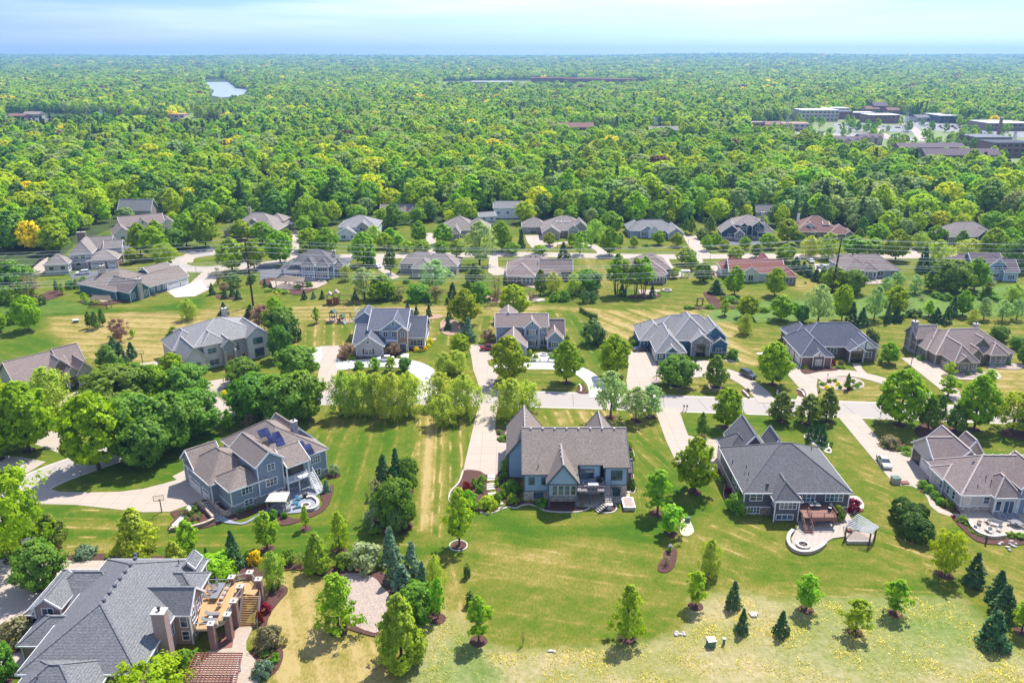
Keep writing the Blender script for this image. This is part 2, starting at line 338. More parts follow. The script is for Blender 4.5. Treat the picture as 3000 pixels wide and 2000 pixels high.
paint([(1560,915),(1740,915),(1790,960),(1790,1080),(1700,1075),(1650,1000)],.30,0,(8,3,.6))
paint([(1745,912),(2100,906),(2200,950),(2310,1060),(2120,1060),(2060,960),(1880,965),(1850,1010),(1800,1010)],.72,0,(35,3.2,.9),1.5)
paint([(1300,880),(1760,885),(1760,905),(2080,905),(2080,860),(1500,850)],.25,0,None)
paint([(1700,760),(1790,760),(1780,860),(1720,850)],.55,0,(0,3,.3))
paint([(1980,810),(2080,815),(2085,890),(1900,900),(1700,895),(1760,880),(1960,870)],.42,0,(80,2.6,.4))
paint([(2070,905),(2180,880),(2500,870),(3060,830),(3060,915),(2600,935),(2200,945),(2080,940)],.20,.75,None,3)
paint([(2330,820),(2420,830),(2400,860),(2330,850)],.7,0,(80,2,.4))
paint([(2200,950),(3060,940),(3060,1080),(2600,1100),(2560,1020),(2350,1010),(2250,1060)],.44,0,(80,2.8,.45))
paint([(2900,1090),(3060,1070),(3060,1190),(2840,1185)],.72,0,(88,2.6,.5))
paint([(2430,1130),(2580,1130),(2570,1178),(2420,1172)],.58,0,(85,2.2,.5))
paint([(1550,1090),(1690,1095),(1700,1145),(1540,1150)],.34,0,(88,2.6,.6))
paint([(1910,1105),(2150,1105),(2180,1165),(1920,1160)],.40,0,(88,2.6,.6))
paint([(1560,1205),(1930,1215),(1990,1360),(1900,1290),(1860,1250),(1560,1245)],.50,0,(8,2.8,.8))
paint([(1860,1260),(1920,1260),(1985,1420),(1960,1500),(1870,1480),(1860,1350)],.36,0,(20,2.,.6))
paint([(1930,1300),(1975,1380),(2020,1480),(2080,1400),(2040,1550),(1960,1500)],.08,0,None)
paint([(2000,1225),(2400,1225),(2480,1300),(2240,1290),(2020,1270)],.22,0,(88,2.6,.3))
paint([(2410,1230),(2450,1235),(2620,1430),(2700,1480),(2820,1640),(2720,1700),(2600,1560),(2520,1400)],.48,0,(40,2.2,.45))
paint([(860,1195),(1340,1205),(1350,1260),(1300,1300),(960,1330),(860,1300)],.36,0,(4,2.4,.5))
paint([(960,1290),(1230,1250),(1230,1560),(1180,1640),(960,1560)],.24,0,(3,2.8,.5))
paint([(1222,1235),(1300,1240),(1290,1400),(1275,1620),(1222,1640)],.78,0,(4,1.8,1.),1.5)
paint([(1300,1240),(1390,1225),(1350,1400),(1320,1560),(1290,1560)],.40,0,(4,2.2,.9))
paint([(160,1480),(1250,1560),(1230,1680),(1000,1650),(500,1650),(160,1600)],.20,0,(90,3.2,.45),3)
paint([(190,1500),(400,1510),(420,1640),(200,1620)],.40,0,(88,2.8,.9))
paint([(180,1610),(420,1625),(420,1642),(180,1642)],.75,0,None)
paint([(130,1440),(200,1370),(560,1240),(700,1210),(620,1330),(540,1400),(350,1435),(200,1440)],.20,0,(70,3,.3))
paint([(1220,1660),(1340,1640),(1380,1860),(1320,1950),(1290,1850),(1260,1700)],.72,.15,(10,2.4,.4))
paint([(1340,1590),(1500,1545),(1560,1560),(1980,1560),(2040,1640),(2000,1800),(1860,1870),(1500,1860),(1380,1760)],.52,0,(75,3.,.30),3)
paint([(1370,1680),(1480,1740),(1900,1800),(1860,1868),(1500,1862),(1400,1800)],.30,0,(80,3,.3),6)
paint([(1450,1500),(1560,1530),(1700,1545),(1930,1500),(1980,1560),(1880,1590),(1700,1570),(1560,1600),(1480,1560)],.05,0,None,2)
paint([(2060,1540),(2260,1530),(2290,1640),(2300,1740),(2100,1700),(2050,1620)],.50,0,(50,2.4,.5),4)
paint([(2200,1640),(2600,1650),(2700,1740),(2500,1755),(2260,1740),(2170,1680)],.18,0,(80,3,.35),4)
paint([(2300,1705),(2700,1710),(2740,1760),(2330,1755)],.48,0,(85,2.2,.6),3)
paint([(2560,1500),(2640,1560),(2760,1640),(2640,1680),(2560,1620)],.42,0,(50,2.4,.6),4)
paint([(2820,1620),(3060,1560),(3060,1900),(2960,1840),(2860,1730)],.5,0,(50,3,.35),3)
paint([(2030,1750),(2200,1738),(2330,1760),(2760,1758),(2830,1780),(2930,1880),(3060,1960),(3060,2200),(1150,2200),(1230,1960),(1300,1880),(1500,1905),(1700,1895),(1880,1885),(2010,1835)],.66,1,(75,3,.1),2)
paint([(2400,1765),(2780,1765),(2900,1880),(2990,1950),(2700,1900),(2400,1830)],.28,.8,None,6)
paint([(2300,1900),(2600,1880),(2700,1960),(2400,1990)],.36,1,None,8)
paint([(1240,1820),(1330,1800),(1400,1900),(1290,1960),(1230,1930)],.6,1,None,3)
paint([(1330,1900),(1390,1890),(1470,2000),(1380,2010)],.12,.4,None,3)
paint([(780,1700),(860,1660),(960,1720),(930,1830),(1110,1865),(1180,1960),(1250,2200),(740,2200),(790,2000),(760,1850)],.86,.1,(20,2.6,.4),2)
paint([(1200,2000),(1300,1930),(1400,1990),(1300,2200)],.30,.9,None,4)
paint([(-40,1130),(160,1240),(220,1240),(210,1300),(-40,1300)],.15,0,None)
paint([(180,650),(330,640),(330,700),(240,720),(180,700)],.2,0,(60,3,.3))
paint([(280,900),(130,870),(0,860),(0,930),(130,925)],.15,.4,None)
def lawn():
    m,n=newmat('lawn_grass'); g=geo_pos(n)
    a=n.nodes.new('ShaderNodeAttribute'); a.attribute_name='soil'; sp=n.nodes.new('ShaderNodeSeparateColor'); n.links.new(a.outputs['Color'],sp.inputs[0])
    s=n.nodes.new('ShaderNodeAttribute'); s.attribute_name='mow'; ss=n.nodes.new('ShaderNodeSeparateXYZ'); n.links.new(s.outputs['Vector'],ss.inputs[0])
    gp=n.nodes.new('ShaderNodeSeparateXYZ'); n.links.new(g,gp.inputs[0])
    ph=math_(n,'ADD',math_(n,'MULTIPLY',gp.outputs[0],ss.outputs[0]),math_(n,'MULTIPLY',gp.outputs[1],ss.outputs[1]))
    wob=math_(n,'MULTIPLY',noise_(n,g,.03,2),.7)
    ph=math_(n,'ADD',ph,wob)
    sn=math_(n,'SINE',math_(n,'MULTIPLY',ph,6.2832))
    pk=math_(n,'POWER',contrast(n,sn,.0,1.),3.0)
    brk=contrast(n,noise_(n,g,.25,4,.6),.42,.62)
    big=math_(n,'SUBTRACT',noise_(n,g,.07,4,.6),.5); mid=math_(n,'SUBTRACT',noise_(n,g,.45,5,.65),.5); fine=math_(n,'SUBTRACT',noise_(n,geo_pos(n,(1,.45,1)),3.2,4,.7),.5)
    d=math_(n,'MULTIPLY_ADD',big,.95,sp.outputs[0]); d=math_(n,'MULTIPLY_ADD',mid,.75,d); d=math_(n,'MULTIPLY_ADD',fine,1.15,d)
    d=math_(n,'MULTIPLY_ADD',math_(n,'MULTIPLY',math_(n,'MULTIPLY',pk,brk),ss.outputs[2]),.85,d)
    # mowing: the mower lays the blades over, each pass greener or paler
    d=math_(n,'MULTIPLY_ADD',math_(n,'SINE',math_(n,'MULTIPLY',ph,3.1416)),math_(n,'MULTIPLY',ss.outputs[2],.20),d)
    col=ramp(n,d,[(0,(.048,.112,.006)),(.25,(.088,.136,.010)),(.5,(.155,.158,.022)),(.75,(.26,.208,.055)),(1,(.38,.285,.115))])
    wn=contrast(n,noise_(n,g,1.1,6,.75),.35,.65); wn2=contrast(n,noise_(n,g,5,4,.8),.3,.7); wn3=contrast(n,noise_(n,g,.1,4),.40,.58)
    wt=mixc(n,wn,(.26,.22,.09),(.50,.40,.24)); wt=mixc(n,math_(n,'MULTIPLY',wn3,.65),wt,(.19,.215,.045)); wt=mixc(n,math_(n,'MULTIPLY',wn2,.35),wt,(.22,.22,.07))
    wg=mixc(n,wn,(.07,.15,.02),(.19,.26,.07))
    wl=mixc(n,contrast(n,sp.outputs[0],.2,.6),wg,wt)
    col=mixc(n,contrast(n,math_(n,'MULTIPLY_ADD',mid,.8,sp.outputs[1]),.25,.8),col,wl)
    h=math_(n,'ADD',noise_(n,g,7,3,.7),math_(n,'MULTIPLY',noise_(n,g,1.6,4,.7),math_(n,'MULTIPLY',sp.outputs[1],4)))
    finish(m,n,col,.95,.08,bump=h,bstr=.55)
    ny,nx=GX.shape; V=np.column_stack([PT,np.zeros(len(PT))])
    i=np.arange(ny*nx).reshape(ny,nx); F=np.stack([i[:-1,:-1],i[:-1,1:],i[1:,1:],i[1:,:-1]],-1).reshape(-1,4)
    # keep lawn only where there is no wood
    cx,cy=PT[F].mean(1).T; keep=np.array([not in_wood(x,y,6) for x,y in zip(cx,cy)]); F=F[keep]
    me=bpy.data.meshes.new('lawn'); me.from_pydata(V.tolist(),[],F.tolist()); me.materials.append(m)
    ca=me.color_attributes.new('soil','FLOAT_COLOR','POINT'); ca.data.foreach_set('color',np.column_stack([DRY,WILD,DRY*0,DRY*0+1]).ravel().astype('f'))
    va=me.attributes.new('mow','FLOAT_VECTOR','POINT'); va.data.foreach_set('vector',ST.ravel().astype('f'))
    o=bpy.data.objects.new('lawn',me); COL.objects.link(o); tag(o,kind='structure')
# the edge of the wood: photo row of the nearest tree base for each photo column
EDGE=[(-600,1000),(-60,905),(60,850),(120,770),(185,735),(215,688),(260,664),(330,650),(420,652),(520,664),(640,640),(690,650),(800,655),(900,668),(1000,652),(1060,640),(1130,665),(1190,650),(1290,640),(1400,662),(1500,655),(1560,640),(1700,640),(1790,655),(1850,660),(1990,650),(2060,640),(2130,655),(2330,668),(2440,672),(2620,690),(2760,690),(2860,665),(3000,705),(3500,760)]
_ex=np.array([e[0] for e in EDGE]);_ey=np.array([e[1]+(14 if 560<e[0]<2600 else 6) for e in EDGE])
def in_wood(x,y,margin=0):
    px,py=proj(x,y-margin,0); return py<np.interp(px,_ex,_ey)
lawn()
# ------------------------------------------------------------------ roads, drives, beds
ZL=[.03]
def sheet(name,pts,m,z=None,sm=False,kind='structure',k=4,**t):
    if sm: pts=smooth(pts,True,k)
    if z is None: ZL[0]+=.0015; z=ZL[0]
    b=MB(); b.prism(px_poly(pts),-.02,z); return b.build(name,m,kind=kind,**t)
def ribbon_pts(pts,wd,sm=True,world=False):
    c=px_poly(pts) if not world else pts
    if sm: c=smooth(c,False,6)
    L_=[];R=[]
    for i,p in enumerate(c):
        a=Vector(c[max(i-1,0)]);b=Vector(c[min(i+1,len(c)-1)]); d=(b-a).normalized(); n_=Vector((-d.y,d.x))*wd/2; q=Vector(p)
        L_.append(tuple(q+n_)); R.append(tuple(q-n_))
    return L_,R
def ribbon(name,pts,wd,m,z=None,h=None,kind='structure',world=False,**t):
    if z is None: ZL[0]+=.0015; z=ZL[0]
    L_,R=ribbon_pts(pts,wd,world=world); b=MB(); n=len(L_)
    b.poly([(x,y,z) for x,y in L_]+[(x,y,z) for x,y in R]+[(x,y,-.02) for x,y in L_]+[(x,y,-.02) for x,y in R],
      [(i,n+i,n+i+1,i+1) for i in range(n-1)]+[(i,i+1,2*n+i+1,2*n+i) for i in range(n-1)]+[(n+i,3*n+i,3*n+i+1,n+i+1) for i in range(n-1)])
    return b.build(name,m,kind=kind,**t)
def edging(pts,wd=.22,h=.12,m=None): return ribbon('bed_edging',pts,wd,m or M['curb'],z=h)
ROAD=[(3300,1226),(2900,1214),(2550,1201),(2200,1189),(1900,1179),(1650,1171),(1300,1163),(1000,1161),(800,1168),(690,1190),(600,1222),(480,1272),(360,1318),(250,1356),(150,1392),(60,1440),(-80,1540),(-200,1640)]
cm=M['concrete'];bm_=M['bright']
ribbon('road',ROAD,9.6,M['curb'],z=.012).name='road_kerb'
ribbon('road',ROAD,8.4,M['road'],z=.03)
for y0,x0,x1 in((0,0,0),):
    b=MB()
    for p,q in (((1678,1156),(1680,1191)),((2045,1170),(2072,1200)),((2228,1172),(2252,1208)),((2468,1183),(2508,1214)),((1943,1161),(1946,1196)),((2552,1184),(2585,1216)),((2752,1192),(2772,1222)),((2905,1196),(2935,1228)),((1560,1152),(1556,1186)),((1250,1150),(1246,1182))):
        a=P(*p)+(.0365,); c=P(*q)+(.0365,); b.beam(a,c,.12,.004)
    b.build('road_joint',M['dgrey'],kind='structure')
ribbon('street',[(3300,735),(2900,748),(2700,750),(2500,750),(2300,750),(2080,751),(1900,752),(1700,748),(1500,745),(1300,748),(1150,750),(1000,752),(880,758),(780,775),(700,788)],8.2,cm)
L0=P(622,764); ring=[(L0[0]+13.5*math.cos(a/24*6.2832),L0[1]+13.5*math.sin(a/24*6.2832)) for a in range(25)]
ribbon('cul_de_sac',ring,8.,M['road'],world=True)
ribbon('street',[(545,770),(560,745),(600,738),(640,738)],5,cm)
def D(name,pts,m=cm,sm=False): return sheet(name,pts,m,sm=sm)
for a in (
 [(125,1425),(175,1440),(260,1442),(350,1440),(420,1431),(480,1416),(518,1405),(505,1395),(540,1377),(558,1388),(615,1455),(590,1465),(500,1498),(420,1500),(330,1490),(220,1478),(130,1476),(60,1470),(60,1430)],
 [(110,1268),(150,1262),(218,1276),(216,1322),(180,1329),(100,1300),(60,1290)],[(-60,1330),(60,1338),(135,1352),(80,1385),(-60,1375)],
 [(-90,1640),(80,1638),(190,1637),(345,1637),(335,1700),(200,1770),(110,1830),(0,1875),(-90,1890)],[(-50,1905),(100,1902),(95,1950),(-50,1950)],
 [(1403,1180),(1457,1180),(1451,1252),(1454,1287),(1462,1296),(1486,1298),(1487,1345),(1468,1378),(1452,1391),(1430,1391),(1415,1387),(1400,1378),(1357,1378)],
 [(1451,1256),(1486,1262),(1486,1270),(1470,1270),(1466,1284),(1453,1287)],
 [(1917,1195),(1987,1195),(2016,1275),(2050,1283),(2100,1288),(2112,1345),(2120,1377),(2060,1376),(1988,1370),(1950,1287)],
 [(2448,1212),(2513,1212),(2560,1268),(2600,1318),(2630,1325),(2674,1318),(2674,1345),(2734,1395),(2710,1405),(2702,1420),(2715,1435),(2730,1456),(2740,1475),(2755,1488),(2792,1505),(2830,1497),(2960,1500),(3060,1500),(3060,1565),(2960,1563),(2930,1573),(2880,1576),(2852,1562),(2835,1532),(2800,1517),(2750,1502),(2725,1482),(2716,1457),(2700,1437),(2672,1424),(2620,1418)],
 [(940,1014),(1005,1012),(1000,1055),(990,1075),(985,1100),(980,1155),(926,1155),(930,1110),(936,1070),(942,1040)],
 [(1372,1010),(1470,1010),(1480,1040),(1452,1052),(1427,1056),(1432,1070),(1450,1080),(1460,1100),(1446,1125),(1442,1158),(1410,1158),(1400,1120),(1387,1085),(1380,1040)],
 [(1860,1028),(1900,1028),(1924,1067),(1938,1076),(1934,1095),(1911,1105),(1907,1128),(1912,1165),(1842,1165),(1835,1115),(1841,1072),(1832,1030)],
 [(2302,1036),(2345,1076),(2362,1094),(2405,1087),(2395,1110),(2392,1130),(2398,1178),(2330,1175),(2345,1140),(2310,1100),(2285,1050)],
 [(2640,1049),(2705,1045),(2768,1073),(2775,1092),(2755,1100),(2800,1136),(2855,1192),(2805,1190),(2747,1134)],
 [(2688,1140),(2730,1150),(2735,1165),(2720,1200),(2690,1195),(2680,1165)],
 [(205,1152),(250,1143),(245,1160),(215,1175),(180,1203),(150,1215),(145,1205),(175,1180)],
 [(410,1064),(462,1058),(484,1070),(440,1085),(415,1084)],[(603,1118),(670,1106),(690,1120),(655,1140),(650,1162),(700,1175),(690,1217),(635,1226),(612,1195),(600,1150)],[(478,1150),(512,1138),(560,1150),(540,1162),(480,1162)],
 [(484,850),(554,833),(562,825),(590,800),(600,790),(660,786),(635,820),(610,850),(572,868),(512,871)],
 [(850,675),(880,675),(875,735),(873,765),(845,775),(856,720)],
 [(1098,752),(1130,752),(1135,790),(1172,812),(1150,818),(1108,790)],[(1246,683),(1277,683),(1277,750),(1258,750),(1252,720)],
 [(1435,752),(1458,752),(1460,782),(1487,790),(1486,803),(1450,808),(1430,798),(1432,770)],[(1538,690),(1588,690),(1602,712),(1640,712),(1630,722),(1600,732),(1566,735),(1545,710)],
 [(1925,757),(1957,757),(1970,780),(2006,806),(1990,812),(1958,810),(1945,780)],[(2000,690),(2038,690),(2062,722),(2084,748),(2035,748),(2012,712)],
 [(2038,755),(2055,755),(2066,780),(2100,778),(2112,802),(2090,812),(2062,797),(2050,775)],[(2385,772),(2432,776),(2434,796),(2390,797)],[(2650,720),(2682,735),(2700,752),(2680,752)],[(2772,752),(2800,738),(2790,765)]): D('driveway',a)
D('driveway',[(905,1020),(942,1016),(943,1040),(936,1066),(920,1062),(909,1044)],bm_)
D('driveway',[(498,850),(554,833),(590,822),(606,845),(570,868),(514,871)],bm_)
for p,wd,m_ in (([(985,1072),(1050,1066),(1130,1062),(1195,1068),(1240,1088),(1262,1115),(1258,1142),(1240,1168)],6.2,bm_),([(1178,1068),(1180,1050),(1182,1036)],3,bm_),
  ([(1450,1077),(1500,1074),(1560,1072),(1630,1074),(1690,1084),(1728,1106),(1748,1130),(1756,1165)],4.6,bm_),
  ([(1920,1088),(1980,1099),(2040,1095),(2110,1088),(2150,1100),(2190,1122),(2225,1150),(2250,1180)],4.6,cm),([(2045,1096),(2055,1078),(2060,1056)],3.2,cm),
  ([(2390,1108),(2430,1095),(2480,1093),(2540,1103),(2600,1120),(2650,1142),(2700,1170),(2720,1200)],4.4,cm),([(2510,1066),(2515,1080),(2535,1100)],2,cm),
  ([(2772,1106),(2850,1110),(2915,1108),(2921,1097),(2895,1075)],1.5,cm),([(1594,722),(1640,713),(1700,711),(1738,722),(1762,738),(1762,750)],4.2,cm),
  ([(2110,1288),(2080,1292),(2060,1284)],1.5,cm),([(2640,1324),(2665,1330)],1.5,cm),([(200,1178),(170,1200),(130,1240),(110,1262)],1.4,cm)): ribbon('driveway',p,wd,m_)
for a in ([(205,805),(345,783),(350,795),(320,815),(215,827)],[(345,714),(385,718),(382,732),(345,728)],[(515,735),(625,724),(625,738),(560,746)],[(765,778),(822,784),(824,818),(760,828),(762,800),(735,786)],[(985,755),(1042,755),(1012,777)],[(2102,700),(2222,703),(2232,720),(2160,716),(2108,716)]): D('driveway',a,M['asphalt'])
# woodland road glimpses
D('driveway',[(745,562),(748,545),(765,526),(785,524),(785,560),(770,568)]); D('driveway',[(1150,585),(1210,580),(1225,592),(1160,592)]); 
# beds: (polygon, material)
bed=lambda pts,m='mulch',e=False: (sheet('planting_bed',pts,M[m],sm=True,k=3), edging(pts+[pts[0]]) if e else None)
bed([(1357,1379),(1400,1379),(1418,1388),(1432,1400),(1433,1440),(1445,1468),(1462,1490),(1440,1502),(1412,1503),(1400,1497),(1330,1485),(1316,1462),(1322,1440),(1348,1410)])
edging([(1357,1378),(1345,1412),(1320,1440),(1316,1462),(1320,1472)],.3); edging([(1405,1500),(1430,1504),(1455,1498),(1480,1484),(1510,1488),(1530,1480),(1550,1477),(1575,1485),(1600,1496),(1650,1500),(1700,1498),(1728,1488)],.28)
bed([(1465,1380),(1500,1340),(1525,1360),(1527,1465),(1600,1465),(1690,1462),(1726,1482),(1700,1495),(1640,1498),(1600,1493),(1560,1477),(1520,1482),(1490,1482),(1462,1450),(1450,1420),(1452,1395)])
bed([(1752,1490),(1770,1478),(1800,1478),(1806,1490),(1795,1500),(1768,1502)],'mulch',True)
bed([(1842,1330),(1852,1318),(1858,1340),(1852,1365),(1856,1400),(1862,1430),(1850,1445),(1842,1400)],'mulch',True)
bed([(1452,1252),(1478,1256),(1480,1268),(1458,1276)]); bed([(1455,1285),(1484,1272),(1486,1294),(1465,1294)])
bed([(1948,1612),(1978,1606),(1984,1625),(1975,1660),(1955,1676),(1930,1674),(1928,1655),(1942,1635)])
bed([(2000,1520),(2014,1515),(2030,1545),(2032,1560),(2015,1571),(1995,1565),(1992,1540)],'sand')
bed([(2096,1375),(2122,1380),(2150,1435),(2160,1470),(2155,1482),(2135,1475),(2120,1450),(2125,1420),(2105,1400)],'mulch',True)
bed([(2355,1278),(2372,1268),(2400,1275),(2420,1290),(2435,1322),(2422,1326),(2400,1310),(2370,1295)],'rock',True)
bed([(2475,1498),(2485,1460),(2510,1455),(2528,1475),(2525,1492),(2500,1502),(2484,1510)],'rock',True)
bed([(2695,1440),(2715,1405),(2735,1400),(2810,1498),(2800,1502),(2760,1485),(2745,1450)]); bed([(2785,1508),(2825,1535),(2850,1565),(2900,1582),(2960,1578),(3060,1575),(3060,1592),(2960,1596),(2880,1592),(2840,1570),(2800,1530)])
bed([(2575,1290),(2590,1280),(2640,1290),(2650,1310),(2630,1322),(2612,1322),(2590,1302)]); bed([(2652,1325),(2672,1322),(2676,1334),(2660,1337)])
bed([(2680,1270),(2700,1240),(2760,1245),(2810,1262),(2810,1275),(2760,1290),(2720,1285)]); bed([(2940,1260),(3060,1268),(3060,1290),(2950,1282)])
bed([(500,1500),(560,1490),(612,1460),(640,1480),(650,1520),(625,1540),(560,1553),(500,1556),(492,1545),(512,1520)])
bed([(640,1470),(690,1500),(760,1470),(800,1480),(860,1520),(905,1505),(945,1480),(940,1450),(975,1420),(975,1445),(955,1490),(900,1520),(830,1540),(800,1520),(760,1500),(690,1525),(650,1522)])
bed([(957,1388),(985,1385),(998,1395),(980,1400),(958,1402)]); bed([(200,1628),(280,1622),(340,1625),(420,1628),(560,1632),(570,1638),(330,1640),(200,1640)])
bed([(540,1628),(620,1640),(700,1640),(760,1665),(830,1650),(920,1655),(1000,1660),(1100,1670),(1150,1700),(1180,1730),(1160,1780),(1130,1720),(1060,1690),(950,1690),(860,1668),(780,1690),(700,1700),(600,1690)])
bed([(790,1730),(815,1712),(840,1720),(842,1735),(820,1760),(790,1800),(778,1840),(765,1830)]); bed([(0,1900),(60,1860),(100,1845),(118,1880),(90,1900),(20,1915)])
bed([(760,1870),(800,1880),(830,1910),(815,1960),(780,1985),(740,1970),(740,1900)])
bed([(1015,1680),(1090,1690),(1120,1720),(1140,1745),(1130,1800),(1110,1850),(1080,1850),(1030,1828),(1010,1780),(1005,1720)],'gravel')
bed([(1010,1820),(1080,1852),(1110,1855),(1105,1866),(1060,1856),(1005,1836)])
bed([(1240,1740),(1280,1730),(1290,1810),(1250,1820)]); bed([(1105,1500),(1190,1500),(1200,1550),(1150,1570),(1095,1540)])
bed([(955,935),(990,930),(1028,938),(1032,945),(1000,949),(960,944)],'ltmulch'); bed([(1240,922),(1290,922),(1298,928),(1280,935),(1250,935)],'ltmulch'); bed([(1290,945),(1310,935),(1345,945),(1350,975),(1320,983),(1295,975)],'ltmulch'); bed([(1255,995),(1275,990),(1277,998),(1255,1003)],'ltmulch')
bed([(995,1035),(1040,1038),(1165,1030),(1165,1045),(1100,1052),(1040,1050),(990,1052)]); bed([(1205,1020),(1255,1010),(1262,1000),(1260,1018),(1230,1032),(1205,1028)])
bed([(2002,1055),(2030,1050),(2030,1068),(2010,1072)],'gravel',True); bed([(2130,1050),(2160,1050),(2170,1055),(2150,1060),(2125,1058)],'gravel',True)
bed([(1912,1108),(1930,1105),(1935,1118),(1912,1122)],'gravel',True); bed([(2400,1120),(2430,1106),(2500,1107),(2528,1120),(2525,1135),(2490,1141),(2440,1142),(2405,1138)],'gravel',True)
bed([(2345,1080),(2380,1076),(2450,1078),(2450,1086),(2400,1089),(2358,1096)]); bed([(2765,1096),(2800,1092),(2900,1090),(2900,1104),(2790,1106)],'gravel'); bed([(2900,1070),(2990,1066),(2990,1082),(2920,1080)],'gravel')
bed([(1688,1145),(1705,1125),(1722,1150),(1722,1153),(1700,1153)]); bed([(2172,1148),(2190,1140),(2197,1163),(2190,1166)]); bed([(2336,1155),(2350,1138),(2362,1158),(2352,1163)]); bed([(2272,1140),(2285,1140),(2280,1160)])
bed([(110,870),(160,850),(185,862),(140,880)]); bed([(200,838),(330,828),(325,838),(200,845)]); bed([(235,882),(270,888),(330,884),(470,848),(490,852),(440,868),(330,892),(290,895),(240,890)])
bed([(640,865),(700,872),(695,877),(640,875)]); bed([(760,830),(800,845),(850,862),(890,862),(950,835),(960,825),(900,825),(790,815)]); bed([(1410,870),(1460,865),(1560,868),(1590,878),(1560,886),(1420,886)],'ltmulch'); bed([(1530,878),(1590,876),(1590,882),(1540,886)],'rock')
bed([(2060,860),(2080,858),(2120,890),(2160,900),(2200,905),(2080,905),(2010,906),(2015,900),(2080,898)]); bed([(1850,865),(1930,862),(1925,872),(1850,875)]); bed([(1640,882),(1680,878),(1650,884)])
